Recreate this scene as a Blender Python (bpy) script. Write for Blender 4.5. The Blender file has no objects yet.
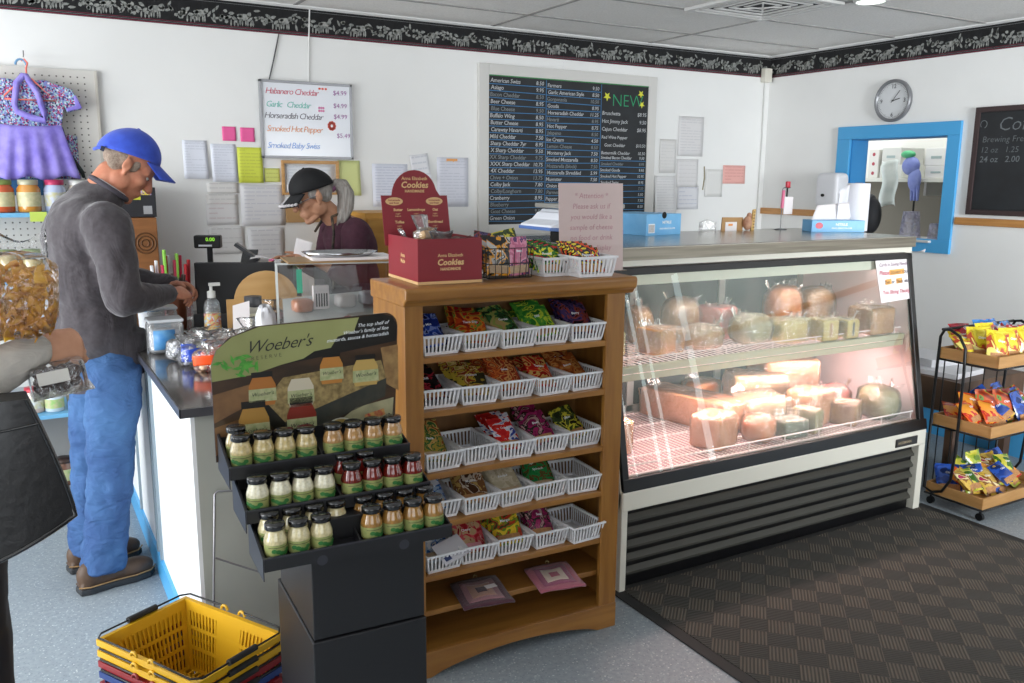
import bpy, math, random
import numpy as np
from mathutils import Vector, Matrix, Euler
from math import radians as rad, sin, cos, pi
S = bpy.context.scene
COL = S.collection
RND = random.Random(7)

# ---------------------------------------------------------------- camera
def cam_axes(p, w, r):
    f = np.array([sin(w)*cos(p), cos(w)*cos(p), -sin(p)])
    rt = np.array([cos(w), -sin(w), 0.0]); up = np.cross(rt, f)
    return cos(r)*rt+sin(r)*up, -sin(r)*rt+cos(r)*up, f
cr, cu, cf = cam_axes(rad(10.7), rad(30.0), rad(0.5))
cam_d = bpy.data.cameras.new('camera'); cam = bpy.data.objects.new('camera', cam_d); COL.objects.link(cam)
cam.matrix_world = Matrix(((cr[0], cu[0], -cf[0], 0), (cr[1], cu[1], -cf[1], 0), (cr[2], cu[2], -cf[2], 1.60), (0, 0, 0, 1)))
cam_d.sensor_width = 36.0; cam_d.lens = 862.0/1024*36.0; cam_d.clip_start = 0.05
S.camera = cam

# ---------------------------------------------------------------- light
S.view_settings.view_transform = 'Standard'; S.view_settings.look = 'None'
S.view_settings.gamma = 1.0; S.view_settings.use_curve_mapping = False
S.view_settings.exposure = 0.05
W = bpy.data.worlds.new('world'); S.world = W; W.use_nodes = True
bg = W.node_tree.nodes['Background']; bg.inputs[0].default_value = (0.88, 0.94, 1.0, 1); bg.inputs[1].default_value = 3.0

def area(name, loc, target, sx, sy, power, color=(1, 1, 1), spread=180):
    l = bpy.data.lights.new(name, 'AREA'); l.shape = 'RECTANGLE'; l.size = sx; l.size_y = sy
    l.energy = power; l.color = color; l.spread = rad(spread)
    o = bpy.data.objects.new(name, l); COL.objects.link(o); o.location = loc
    o.rotation_euler = (Vector(target)-Vector(loc)).to_track_quat('-Z', 'Y').to_euler()
    return o
# daylight entering the shop front windows in the left wall and the wall behind the camera
area('window_daylight_left', (-2.42, 2.6, 1.35), (1.0, 2.75, 1.5), 3.4, 1.7, 140, (0.97, 0.99, 1.0))
area('window_daylight_front', (0.2, -1.95, 1.5), (1.2, 3.0, 1.6), 3.4, 1.3, 11, (0.97, 0.99, 1.0))
area('window_daylight_far', (3.4, -1.95, 1.6), (5.0, 2.9, 1.5), 1.4, 1.1, 52, (0.93, 0.97, 1.0), 80)

# ---------------------------------------------------------------- materials
def lin(h):
    if isinstance(h, str):
        h = h.lstrip('#'); c = [int(h[i:i+2], 16)/255 for i in (0, 2, 4)]
    else:
        c = [v/255 for v in h]
    return tuple((v/12.92 if v <= 0.04045 else ((v+0.055)/1.055)**2.4) for v in c)+(1.0,)
MC = {}
def nmat(name):
    m = bpy.data.materials.new(name); m.use_nodes = True
    nt = m.node_tree; b = nt.nodes['Principled BSDF']
    return m, nt, b
def coords(nt, scale=(1, 1, 1), rot=(0, 0, 0), kind='Object'):
    tc = nt.nodes.new('ShaderNodeTexCoord'); mp = nt.nodes.new('ShaderNodeMapping')
    mp.inputs['Scale'].default_value = scale; mp.inputs['Rotation'].default_value = rot
    nt.links.new(tc.outputs[kind], mp.inputs[0]); return mp.outputs[0]
def ramp(nt, fac, stops, const=False):
    r = nt.nodes.new('ShaderNodeValToRGB'); nt.links.new(fac, r.inputs[0])
    if const: r.color_ramp.interpolation = 'CONSTANT'
    el = r.color_ramp.elements
    while len(el) < len(stops): el.new(0.5)
    for e, (p, c) in zip(el, stops): e.position = p; e.color = lin(c)
    return r.outputs[0]
def noise(nt, v, scale, detail=3, dist=0.0):
    n = nt.nodes.new('ShaderNodeTexNoise'); nt.links.new(v, n.inputs['Vector'])
    n.inputs['Scale'].default_value = scale; n.inputs['Detail'].default_value = detail; n.inputs['Distortion'].default_value = dist
    return n.outputs[0]
def bump(nt, b, h, st=0.3, d=0.01):
    k = nt.nodes.new('ShaderNodeBump'); k.inputs['Strength'].default_value = st; k.inputs['Distance'].default_value = d
    nt.links.new(h, k.inputs['Height']); nt.links.new(k.outputs[0], b.inputs['Normal'])
def mat(name, c, rough=0.5, metal=0.0, c2=None, nscale=8, stretch=(1, 1, 1), bmp=0.0, bscale=60, spec=None, coat=0.0, emit=None, es=1.0, sheen=0.0, alpha=None):
    if name in MC: return MC[name]
    m, nt, b = nmat(name); MC[name] = m
    b.inputs['Base Color'].default_value = lin(c); b.inputs['Roughness'].default_value = rough; b.inputs['Metallic'].default_value = metal
    if spec is not None: b.inputs['Specular IOR Level'].default_value = spec
    if coat: b.inputs['Coat Weight'].default_value = coat; b.inputs['Coat Roughness'].default_value = 0.1
    if sheen: b.inputs['Sheen Weight'].default_value = sheen
    if c2 is not None:
        v = coords(nt, stretch); nt.links.new(ramp(nt, noise(nt, v, nscale), [(0.35, c), (0.65, c2)]), b.inputs['Base Color'])
    if bmp: bump(nt, b, noise(nt, coords(nt, stretch), bscale), bmp)
    if emit is not None: b.inputs['Emission Color'].default_value = lin(emit); b.inputs['Emission Strength'].default_value = es
    if alpha is not None: b.inputs['Alpha'].default_value = alpha
    return m
def glass(name, tint='ffffff', base=0.04, rough=0.02, gcol='ffffff', film=0.0):
    """thin clear sheet: see-through with a fresnel reflection"""
    if name in MC: return MC[name]
    m = bpy.data.materials.new(name); m.use_nodes = True; MC[name] = m
    nt = m.node_tree; nt.nodes.clear(); N = nt.nodes.new
    o = N('ShaderNodeOutputMaterial'); t = N('ShaderNodeBsdfTransparent'); g = N('ShaderNodeBsdfGlossy'); mx = N('ShaderNodeMixShader')
    fr = N('ShaderNodeFresnel'); fr.inputs[0].default_value = 1.5
    ad = N('ShaderNodeMath'); ad.operation = 'ADD'; ad.inputs[1].default_value = base; ad.use_clamp = True
    t.inputs[0].default_value = lin(tint); g.inputs[0].default_value = lin(gcol); g.inputs['Roughness'].default_value = rough
    L = nt.links.new
    if film: bump(nt, g, noise(nt, coords(nt), 32, 3, 1.5), 0.9, 0.012)
    L(fr.outputs[0], ad.inputs[0]); L(ad.outputs[0], mx.inputs[0]); L(t.outputs[0], mx.inputs[1]); L(g.outputs[0], mx.inputs[2])
    out = mx.outputs[0]
    if film:
        d = N('ShaderNodeBsdfDiffuse'); d.inputs[0].default_value = lin(gcol); m2 = N('ShaderNodeMixShader')
        v = coords(nt); 
        fac = nt.nodes.new('ShaderNodeMapRange'); fac.inputs[1].default_value = 0.35; fac.inputs[2].default_value = 0.7
        fac.inputs[3].default_value = film*0.35; fac.inputs[4].default_value = film
        L(noise(nt, v, 25, 4, 1.0), fac.inputs[0]); L(fac.outputs[0], m2.inputs[0])
        L(out, m2.inputs[1]); L(d.outputs[0], m2.inputs[2]); out = m2.outputs[0]
    L(out, o.inputs[0]); return m
def print_mat(name, cols, scale=24, rough=0.25, seed=0, stretch=(1, 1, 1), coat=0.3, dist=1.2):
    """printed foil packet: flat blotches of several inks"""
    if name in MC: return MC[name]
    m, nt, b = nmat(name); MC[name] = m
    tc = nt.nodes.new('ShaderNodeTexCoord'); mp = nt.nodes.new('ShaderNodeMapping'); mp.inputs['Scale'].default_value = stretch
    mp.inputs['Location'].default_value = (seed*3.1, seed*1.7, seed*0.9); nt.links.new(tc.outputs['Object'], mp.inputs[0])
    f = noise(nt, mp.outputs[0], scale, 2, dist)
    n = len(cols); stops = [(0.32+0.36*i/n if i else 0.0, c) for i, c in enumerate(cols)]
    nt.links.new(ramp(nt, f, stops, True), b.inputs['Base Color'])
    b.inputs['Roughness'].default_value = rough; b.inputs['Coat Weight'].default_value = coat
    bump(nt, b, noise(nt, mp.outputs[0], 30, 2), 0.25)
    return m

# ---------------------------------------------------------------- mesh helpers
class MB:
    def __init__(s): s.v = []; s.f = []; s.m = []; s.sm = []; s.X = None
    def add(s, vs, fs, mi=0, smooth=False):
        n = len(s.v)
        for p in vs:
            p = Vector(p)
            if s.X is not None: p = s.X @ p
            s.v.append(p)
        for f in fs: s.f.append([i+n for i in f]); s.m.append(mi); s.sm.append(smooth)
        return s
    def box(s, x0, x1, y0, y1, z0, z1, mi=0):
        if x0 > x1: x0, x1 = x1, x0
        if y0 > y1: y0, y1 = y1, y0
        if z0 > z1: z0, z1 = z1, z0
        v = [(x, y, z) for z in (z0, z1) for y in (y0, y1) for x in (x0, x1)]
        return s.add(v, [(0, 2, 3, 1), (4, 5, 7, 6), (0, 1, 5, 4), (2, 6, 7, 3), (0, 4, 6, 2), (1, 3, 7, 5)], mi)
    def bar(s, a, b, w, h, mi=0, up=(0, 0, 1)):
        a = Vector(a); b = Vector(b); d = (b-a).normalized(); u = Vector(up)
        if abs(d.dot(u)) > 0.99: u = Vector((1, 0, 0))
        x = d.cross(u).normalized()*w/2; y = x.cross(d).normalized()*h/2
        v = [a-x-y, a+x-y, a+x+y, a-x+y, b-x-y, b+x-y, b+x+y, b-x+y]
        return s.add(v, [(0, 1, 2, 3), (7, 6, 5, 4), (0, 4, 5, 1), (1, 5, 6, 2), (2, 6, 7, 3), (3, 7, 4, 0)], mi)
    def tube(s, pts, r, seg=8, mi=0, closed=False, cap=True):
        pts = [Vector(p) for p in pts]; n = len(pts)
        rs = r if isinstance(r, (list, tuple)) else [r]*n
        vs = []; prev = None
        for i, p in enumerate(pts):
            if closed: t = pts[(i+1) % n]-pts[i-1]
            else: t = pts[min(i+1, n-1)]-pts[max(i-1, 0)]
            t.normalize()
            if prev is None:
                u = Vector((0, 0, 1)) if abs(t.z) < 0.9 else Vector((1, 0, 0))
            else: u = prev
            a = t.cross(u)
            if a.length < 1e-6: a = t.orthogonal()
            a.normalize(); b = a.cross(t).normalized(); prev = b
            for k in range(seg):
                q = 2*pi*k/seg; vs.append(p+a*cos(q)*rs[i]+b*sin(q)*rs[i])
        fs = []
        for i in range(n if closed else n-1):
            j = (i+1) % n
            for k in range(seg):
                k2 = (k+1) % seg; fs.append((i*seg+k, i*seg+k2, j*seg+k2, j*seg+k))
        s.add(vs, fs, mi, True)
        if cap and not closed:
            s.add([vs[k] for k in range(seg)][::-1] if s.X is None else vs[:seg][::-1], [tuple(range(seg))], mi)
            s.add(vs[-seg:], [tuple(range(seg))], mi)
        return s
    def cyl(s, a, b, r, r2=None, seg=20, mi=0):
        return s.tube([a, b], [r, r if r2 is None else r2], seg, mi)
    def lathe(s, prof, o=(0, 0, 0), seg=24, mi=0, sx=1, sy=1, caps=True):
        o = Vector(o); vs = []
        for r, z in prof:
            for k in range(seg):
                q = 2*pi*k/seg; vs.append(o+Vector((r*cos(q)*sx, r*sin(q)*sy, z)))
        fs = [(i*seg+k, i*seg+(k+1) % seg, (i+1)*seg+(k+1) % seg, (i+1)*seg+k) for i in range(len(prof)-1) for k in range(seg)]
        s.add(vs, fs, mi, True)
        if not caps: return s
        if prof[0][0] > 1e-5: s.add(vs[:seg][::-1], [tuple(range(seg))], mi)
        if prof[-1][0] > 1e-5: s.add(vs[-seg:], [tuple(range(seg))], mi)
        return s
    def prism(s, pts, a, b, axis='y', mi=0, smooth=False):
        """outline extruded along axis; pts are (x,z) for y, (y,z) for x, (x,y) for z"""
        def P(u, v, w): return {'y': (u, w, v), 'x': (w, u, v), 'z': (u, v, w)}[axis]
        n = len(pts); vs = [P(u, v, a) for u, v in pts]+[P(u, v, b) for u, v in pts]
        area2 = sum(pts[i][0]*pts[(i+1) % n][1]-pts[(i+1) % n][0]*pts[i][1] for i in range(n))
        flip = (area2 > 0) ^ (axis == 'y') ^ (b < a)
        cap1 = tuple(range(n)); cap2 = tuple(range(n, 2*n)); side = [(i, (i+1) % n, n+(i+1) % n, n+i) for i in range(n)]
        if flip: s.add(vs, [cap1[::-1], cap2]+side, mi, smooth)
        else: s.add(vs, [cap1, cap2[::-1]]+[f[::-1] for f in side], mi, smooth)
        return s
    def sheet(s, fn, nu, nv, thick=0.0, mi=0, smooth=True):
        P = [[Vector(fn(i/nu, j/nv)) for j in range(nv+1)] for i in range(nu+1)]
        vs = [p for r in P for p in r]; w = nv+1
        fs = [(i*w+j, (i+1)*w+j, (i+1)*w+j+1, i*w+j+1) for i in range(nu) for j in range(nv)]
        if thick:
            nb = []
            for i in range(nu+1):
                for j in range(nv+1):
                    a = P[min(i+1, nu)][j]-P[max(i-1, 0)][j]; b = P[i][min(j+1, nv)]-P[i][max(j-1, 0)]
                    n = a.cross(b); n.normalize(); nb.append(P[i][j]-n*thick)
            k = len(vs); vs2 = vs+nb; fs2 = fs+[tuple(x+k for x in f[::-1]) for f in fs]
            edge = [i*w for i in range(nu+1)]+[nu*w+j for j in range(1, nv+1)]+[i*w+nv for i in range(nu-1, -1, -1)]+[j for j in range(nv-1, 0, -1)]
            m = len(edge); fs2 += [(edge[q], edge[q]+k, edge[(q+1) % m]+k, edge[(q+1) % m]) for q in range(m)]
            return s.add(vs2, fs2, mi, smooth)
        return s.add(vs, fs, mi, smooth)
    def ell(s, c, r, seg=16, rings=10, mi=0, M=None):
        vs = []; c = Vector(c)
        for i in range(rings+1):
            t = pi*i/rings
            for k in range(seg):
                q = 2*pi*k/seg; p = Vector((r[0]*sin(t)*cos(q), r[1]*sin(t)*sin(q), r[2]*cos(t)))
                if M is not None: p = M @ p
                vs.append(c+p)
        fs = [(i*seg+k, (i+1)*seg+k, (i+1)*seg+(k+1) % seg, i*seg+(k+1) % seg) for i in range(rings) for k in range(seg)]
        return s.add(vs, fs, mi, True)
    def cap(s, a, b, ra, rb, seg=14):
        s.tube([a, b], [ra, rb], seg); s.ell(a, (ra,)*3, seg, 8); s.ell(b, (rb,)*3, seg, 8); return s
    def disc(s, c, r, n, seg=24, mi=0, sx=1.0):
        c = Vector(c); n = Vector(n).normalized(); u = n.orthogonal().normalized() if abs(n.z) > 0.9 else Vector((0, 0, 1)).cross(n).normalized(); v = n.cross(u)
        return s.add([c+u*cos(2*pi*k/seg)*r*sx+v*sin(2*pi*k/seg)*r for k in range(seg)], [tuple(range(seg))], mi)
    def text(s, txt, size, M, shear=0.0, mi=0, align='LEFT', bold=0.0, space=1.0, ext=0.0):
        cu_ = bpy.data.curves.new('t', 'FONT'); cu_.body = txt; cu_.size = size; cu_.shear = shear; cu_.align_x = align
        cu_.resolution_u = 2; cu_.offset = bold; cu_.space_character = space; cu_.extrude = ext
        o = bpy.data.objects.new('t', cu_); me = o.to_mesh()
        vs = [M @ v.co for v in me.vertices]; fs = [tuple(p.vertices) for p in me.polygons]
        o.to_mesh_clear(); bpy.data.objects.remove(o); bpy.data.curves.remove(cu_)
        return s.add(vs, fs, mi)
    def build(s, name, m, parent=None, bevel=0.0, seg=2, sub=0, loc=None, angle=40):
        me = bpy.data.meshes.new(name); me.from_pydata([tuple(v) for v in s.v], [], s.f)
        ms = m if isinstance(m, (list, tuple)) else [m]
        for x in ms: me.materials.append(x)
        me.polygons.foreach_set('material_index', s.m); me.polygons.foreach_set('use_smooth', s.sm)
        if loc is not None:
            me.transform(Matrix.Translation(-Vector(loc)))
        me.validate(); me.update()
        o = bpy.data.objects.new(name, me); COL.objects.link(o)
        if loc is not None: o.location = loc
        if parent is not None: o.parent = parent
        if bevel:
            b = o.modifiers.new('bevel', 'BEVEL'); b.width = bevel; b.segments = seg; b.limit_method = 'ANGLE'; b.angle_limit = rad(angle)
        if sub:
            b = o.modifiers.new('sub', 'SUBSURF'); b.levels = sub; b.render_levels = sub
        return o
def tag(o, label=None, cat=None, group=None, kind=None):
    if label: o['label'] = label
    if cat: o['category'] = cat
    if group: o['group'] = group
    if kind: o['kind'] = kind
    return o
def thing(name, label, cat, loc=(0, 0, 0), rz=0.0, group=None, rot=None):
    o = bpy.data.objects.new(name, None); COL.objects.link(o); o.location = loc; o.rotation_euler = rot if rot else (0, 0, rz)
    o.empty_display_size = 0.1
    return tag(o, label, cat, group)
def struct(o): o['kind'] = 'structure'; return o
def copy_tree(o, parent=None):
    c = o.copy(); COL.objects.link(c); c.parent = parent
    for ch in list(o.children): copy_tree(ch, c)
    return c
def wallM(x, z, y=4.9, d=0.0): # text on a wall facing -Y: glyph x -> +X, glyph y -> +Z
    return Matrix.Translation((x, y-d, z)) @ Matrix.Rotation(pi/2, 4, 'X')
def rightM(y, z, x=5.06, d=0.0): # text on a wall facing -X: glyph x -> -Y
    return Matrix.Translation((x-d, y, z)) @ Matrix.Rotation(-pi/2, 4, 'Z') @ Matrix.Rotation(pi/2, 4, 'X')
def frameM(o, x, y): # local frame: origin o, glyph axes x, y
    x = Vector(x).normalized(); y = Vector(y).normalized(); z = x.cross(y)
    return Matrix(((x.x, y.x, z.x, o[0]), (x.y, y.y, z.y, o[1]), (x.z, y.z, z.z, o[2]), (0, 0, 0, 1)))
def arc(cx, cy, r, a0, a1, n=8): return [(cx+r*cos(rad(a0+(a1-a0)*i/n)), cy+r*sin(rad(a0+(a1-a0)*i/n))) for i in range(n+1)]
def rrect(x0, x1, y0, y1, r, n=4):
    return arc(x1-r, y1-r, r, 0, 90, n)+arc(x0+r, y1-r, r, 90, 180, n)+arc(x0+r, y0+r, r, 180, 270, n)+arc(x1-r, y0+r, r, 270, 360, n)
def blob(mb, name, m, parent, voxel=0.008, smooth=6, disp=0.0, dscale=0.1, keep=None):
    """one continuous skin grown over overlapping volumes"""
    t = mb.build('tmp', m); t.modifiers.clear()
    r = t.modifiers.new('r', 'REMESH'); r.mode = 'VOXEL'; r.voxel_size = voxel; r.use_smooth_shade = True
    if smooth:
        q = t.modifiers.new('s', 'SMOOTH'); q.factor = 0.5; q.iterations = smooth
    if disp:
        tx = bpy.data.textures.new('folds', 'CLOUDS'); tx.noise_scale = dscale; tx.noise_depth = 2
        q = t.modifiers.new('d', 'DISPLACE'); q.texture = tx; q.strength = disp; q.mid_level = 0.5; q.texture_coords = 'LOCAL'
    dg = bpy.context.evaluated_depsgraph_get(); dg.update()
    me = bpy.data.meshes.new_from_object(t.evaluated_get(dg)); me.name = name
    bpy.data.objects.remove(t)
    if not me.materials: me.materials.append(m)
    o = bpy.data.objects.new(name, me); COL.objects.link(o); o.parent = parent
    return o
# ================================================================ SETTING
XW, YW, ZC = 5.06, 4.9, 2.52
XL, YF = -2.5, -2.05
def wall_mat():
    m, nt, b = nmat('painted_wall'); v = coords(nt)
    nt.links.new(ramp(nt, noise(nt, v, 1.3, 4), [(0.3, 'e3e3e1'), (0.7, 'ebebe9')]), b.inputs['Base Color'])
    b.inputs['Roughness'].default_value = 0.55; bump(nt, b, noise(nt, v, 140), 0.05, 0.002); return m
M_WALL = wall_mat()
def floor_mat():
    m, nt, b = nmat('speckled_vinyl'); v = coords(nt); L = nt.links.new
    base = ramp(nt, noise(nt, v, 60, 4), [(0.3, '818a91'), (0.7, '939ca2')])
    def flecks(sc, thr, col, prev):
        vo = nt.nodes.new('ShaderNodeTexVoronoi'); vo.inputs['Scale'].default_value = sc; L(v, vo.inputs['Vector'])
        d = nt.nodes.new('ShaderNodeMath'); d.operation = 'LESS_THAN'; d.inputs[1].default_value = thr; L(vo.outputs['Distance'], d.inputs[0])
        mx = nt.nodes.new('ShaderNodeMix'); mx.data_type = 'RGBA'; L(d.outputs[0], mx.inputs[0]); L(prev, mx.inputs[6]); mx.inputs[7].default_value = lin(col)
        return mx.outputs[2]
    c = flecks(60, 0.21, 'a4adb3', base); c = flecks(85, 0.2, '727c84', c); c = flecks(48, 0.12, 'c6cccd', c)
    L(c, b.inputs['Base Color']); b.inputs['Roughness'].default_value = 0.42
    bump(nt, b, noise(nt, v, 80), 0.04, 0.002); return m
struct(MB().box(XL, XW+0.2, YF-0.2, YW+0.2, -0.12, 0).build('floor', floor_mat()))
def ceil_mat():
    m, nt, b = nmat('ceiling_tile'); v = coords(nt)
    nt.links.new(ramp(nt, noise(nt, v, 90, 4), [(0.3, 'dcdad7'), (0.6, 'e8e6e3')]), b.inputs['Base Color']); b.inputs['Roughness'].default_value = 0.9
    bump(nt, b, noise(nt, v, 150), 0.15, 0.002); return m
M_CEIL = ceil_mat()
struct(MB().box(XL, XW+0.2, YF-0.2, YW+0.2, ZC, ZC+0.1).build('ceiling', M_CEIL))
M_GRID = mat('ceiling_grid', 'cfcdca', 0.6)
# suspended grid: 2 ft x 4 ft tiles
g = MB()
xs = [3.875+1.22*k for k in range(-6, 2)]; ys = [3.32+0.61*k*1 for k in range(-8, 3)]
for x in xs:
    if XL < x < XW: g.box(x-0.012, x+0.012, YF, YW, ZC-0.004, ZC+0.001)
for y in [3.83+0.61*k for k in range(-10, 2)]:
    if YF < y < YW: g.box(XL, XW, y-0.012, y+0.012, ZC-0.005, ZC+0.001)
struct(g.build('ceiling_grid', mat('ceiling_grid_line', '9c9a97', 0.7)))
# walls
struct(MB().box(XL-0.15, XW+0.15, YW, YW+0.15, 0, ZC).build('wall_back', M_WALL))
wy0, wy1, wz0, wz1 = 3.39, 4.11, 1.22, 1.885
w = MB(); y = YF; dl = MB()
RS = [(-1.65, -1.60), (-1.27, -1.20), (-1.10, -1.04), (-0.55, -0.45)]
for a, b_ in RS:   # narrow glazed strips beside the shop door
    dl.box(XW, XW+0.012, y, a, 0, 2.1); dl.box(XW, XW+0.012, a, b_, 0, 0.2); dl.box(XW, XW+0.012, a, b_, 2.0, 2.1); y = b_
dl.box(XW, XW+0.012, y, -0.3, 0, 2.1); struct(dl.build('door_1', mat('door_white', 'd8d6d0', 0.5)))
w.box(XW, XW+0.15, YF, -0.3, 2.1, ZC); w.box(XW, XW+0.15, -0.3, wy0, 0, ZC); w.box(XW, XW+0.15, wy1, YW+0.15, 0, ZC); w.box(XW, XW+0.15, wy0, wy1, 0, wz0); w.box(XW, XW+0.15, wy0, wy1, wz1, ZC)
struct(w.build('wall_right', M_WALL))
# left wall with the shop-front windows, front wall with windows and glazed door
lw = [(-1.2, 0.6, 0.5, 2.2), (1.0, 2.7, 0.5, 2.2), (2.9, 4.4, 0.5, 2.2)]
w = MB(); y = YF-0.15
for a, b_, z0, z1 in lw:
    w.box(XL-0.15, XL, y, a, 0, ZC); w.box(XL-0.15, XL, a, b_, 0, z0); w.box(XL-0.15, XL, a, b_, z1, ZC); y = b_
w.box(XL-0.15, XL, y, YW+0.15, 0, ZC); struct(w.build('wall_left', M_WALL))
FW = [(-1.6, -0.5, 0.75, 2.15), (-0.3, 0.8, 0.75, 2.15), (3.3, 4.7, 0.95, 2.15)]
w = MB(); x = XL-0.15
for a, b_, z0, z1 in FW:
    w.box(x, a, YF-0.15, YF, 0, ZC); w.box(a, b_, YF-0.15, YF, 0, z0); w.box(a, b_, YF-0.15, YF, z1, ZC); x = b_
w.box(x, XW+0.15, YF-0.15, YF, 0, ZC); struct(w.build('wall_front', mat('dark_panelled_wall', '6d6257', 0.6, c2='7a6d5f')))
M_WF = mat('window_frame_white', 'e6e6e4', 0.4)
n = 2
for (a, b_, z0, z1) in lw:
    f = MB(); t = 0.05
    for yy in (a, b_-t, (a+b_)/2-t/2): f.box(XL-0.1, XL-0.04, yy, yy+t, z0, z1)
    for zz in (z0, z1-t): f.box(XL-0.1, XL-0.04, a, b_, zz, zz+t)
    struct(f.build('window_%d' % n, M_WF)); n += 1
for (a, b_, z0, z1) in FW:
    f = MB(); t = 0.03
    for xx in (a, b_-t): f.box(xx, xx+t, YF-0.1, YF-0.04, z0, z1)
    for zz in (z0, z1-t): f.box(a, b_, YF-0.1, YF-0.04, zz, zz+t)
    struct(f.build('window_%d' % n, M_WF)); n += 1
# crown strip and the dark printed border
M_BORD = mat('border_paper_black', '08080a', 0.8, c2='0d0e11', nscale=30)
M_BW = mat('border_print_pale', '9a9b97', 0.7, c2='6f726f', nscale=60)
M_BR = mat('border_line_red', '8a2a44', 0.6)
def border(name, length, M, crown):
    root = MB(); root.X = M; root.box(0, length, 0, 0.004, 2.362, 2.505)
    o = struct(root.build(name, M_BORD))
    p = MB(); p.X = M; R2 = random.Random(3); x = 0.03
    def leaf(cx, cz, a, l, w_):
        u = Vector((cos(a), 0, sin(a))); n_ = Vector((-sin(a), 0, cos(a)))
        pts = [Vector((cx, -0.001, cz))+u*l*1.25*t_+n_*w_*1.4*s_ for t_, s_ in ((-.5, 0), (-.2, .5), (.2, .42), (.5, 0), (.2, -.42), (-.2, -.5))]
        p.add(pts[::-1], [tuple(range(6))])
    while x < length-0.05:   # bunches of pale leaves and fruit, a repeat every 34 cm
        kind = int((x/0.055)) % 4
        if kind == 0:
            for k in range(9): leaf(x+R2.uniform(-.012, .03), 2.40+R2.uniform(0, .055), R2.uniform(0, 3.1), 0.018, 0.012)
        elif kind == 1:
            for k in range(5): leaf(x+k*0.014-0.02, 2.425+0.02*sin(k*1.7), R2.uniform(-.6, .8), 0.026, 0.012)
            for k in range(3): leaf(x+k*0.018-0.01, 2.398, 1.5, 0.03, 0.006)
        elif kind == 2:
            leaf(x, 2.43, 0.2, 0.055, 0.026); leaf(x+0.03, 2.445, 0.9, 0.026, 0.016)
            for q in (-.018, -.006, .012, .022): leaf(x+q, 2.405, 1.55, 0.032, 0.006)
        else:
            for k in range(6): leaf(x+R2.uniform(-.025, .03), 2.42+R2.uniform(-.02, .05), R2.uniform(0, 3.1), 0.03, 0.009)
        x += 0.055
    o2 = p.build('printed_motif', M_BW, o)
    q = MB(); q.X = M; q.box(0, length, -0.0012, 0.0, 2.364, 2.367); q.box(0, length, -0.0012, 0.0, 2.378, 2.3795, 0); q.build('border_line', M_BR, o)
    q = MB(); q.X = M; q.box(0, length, -0.0012, 0, 2.372, 2.3735); q.box(0, length, -0.0012, 0, 2.492, 2.4935); q.build('border_rule', mat('border_rule_grey', '7d7f80', 0.6), o)
    c = MB(); c.X = M; c.prism([(0.0, 2.505), (-0.02, 2.512), (-0.025, 2.519), (0.0, 2.519)], 0, length, 'x'); struct(c.build(crown, M_WF))
border('trim_1', XW-XL, Matrix.Translation((XL, YW-0.005, 0)), 'trim_2')
border('trim_3', YW-YF, Matrix.Translation((XW-0.005, YW, 0)) @ Matrix.Rotation(-pi/2, 4, 'Z'), 'trim_4')
M_RAIL = mat('honey_oak_rail', 'c08a4e', 0.4, c2='b07a40', nscale=6, stretch=(1, 1, 14), coat=0.3)
struct(MB().box(XW-0.018, XW, 4.24, YW, 1.35, 1.396).build('trim_5', M_RAIL, bevel=0.003))
struct(MB().box(XW-0.018, XW, YF, 3.29, 1.345, 1.39).build('trim_6', M_RAIL, bevel=0.003))
M_BLUE = mat('blue_paint', '4aa3da', 0.4, coat=0.2)
struct(MB().box(XW-0.012, XW, YF, YW, 0, 0.2).build('baseboard_right', M_BLUE))
struct(MB().box(XL, XW, YW-0.012, YW, 0, 0.12).build('baseboard_back', M_BLUE))
# pass-through window with a wide blue casing
f = MB()
f.box(XW-0.022, XW+0.0, 3.305, 4.215, 1.885, 1.97); f.box(XW-0.022, XW, 3.305, 4.215, 1.16, 1.245)
f.box(XW-0.02, XW, 3.305, 3.39, 1.245, 1.885); f.box(XW-0.02, XW, 4.11, 4.215, 1.245, 1.885)
win = struct(f.build('window_1', M_BLUE, bevel=0.002))
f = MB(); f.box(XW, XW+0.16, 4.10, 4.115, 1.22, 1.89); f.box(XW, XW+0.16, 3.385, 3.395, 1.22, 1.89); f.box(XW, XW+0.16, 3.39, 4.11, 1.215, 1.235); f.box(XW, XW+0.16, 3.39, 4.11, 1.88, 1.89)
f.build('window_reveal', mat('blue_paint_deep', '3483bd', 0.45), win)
# kitchen behind the opening
k = MB(); k.box(6.35, 6.5, 2.2, 6.2, 1.62, ZC); k.box(6.35, 6.5, 2.2, 6.2, 0, 1.62, 1); k.box(XW, 6.5, 6.2, 6.3, 0, ZC); k.box(XW, 6.5, 2.1, 2.2, 0, ZC); k.box(XW+0.15, 6.5, 2.2, 6.2, ZC, ZC+0.1); k.box(XW+0.15, 6.5, 2.2, 6.2, -0.1, 0)
struct(k.build('wall_kitchen', [mat('kitchen_wall', 'e9e9e4', 0.6), mat('kitchen_panel', '6d675a', 0.6)]))
area('kitchen_ceiling_light', (5.75, 4.2, 2.45), (5.75, 4.2, 0), 0.5, 1.2, 8, (1, 1, 0.97))
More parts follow.
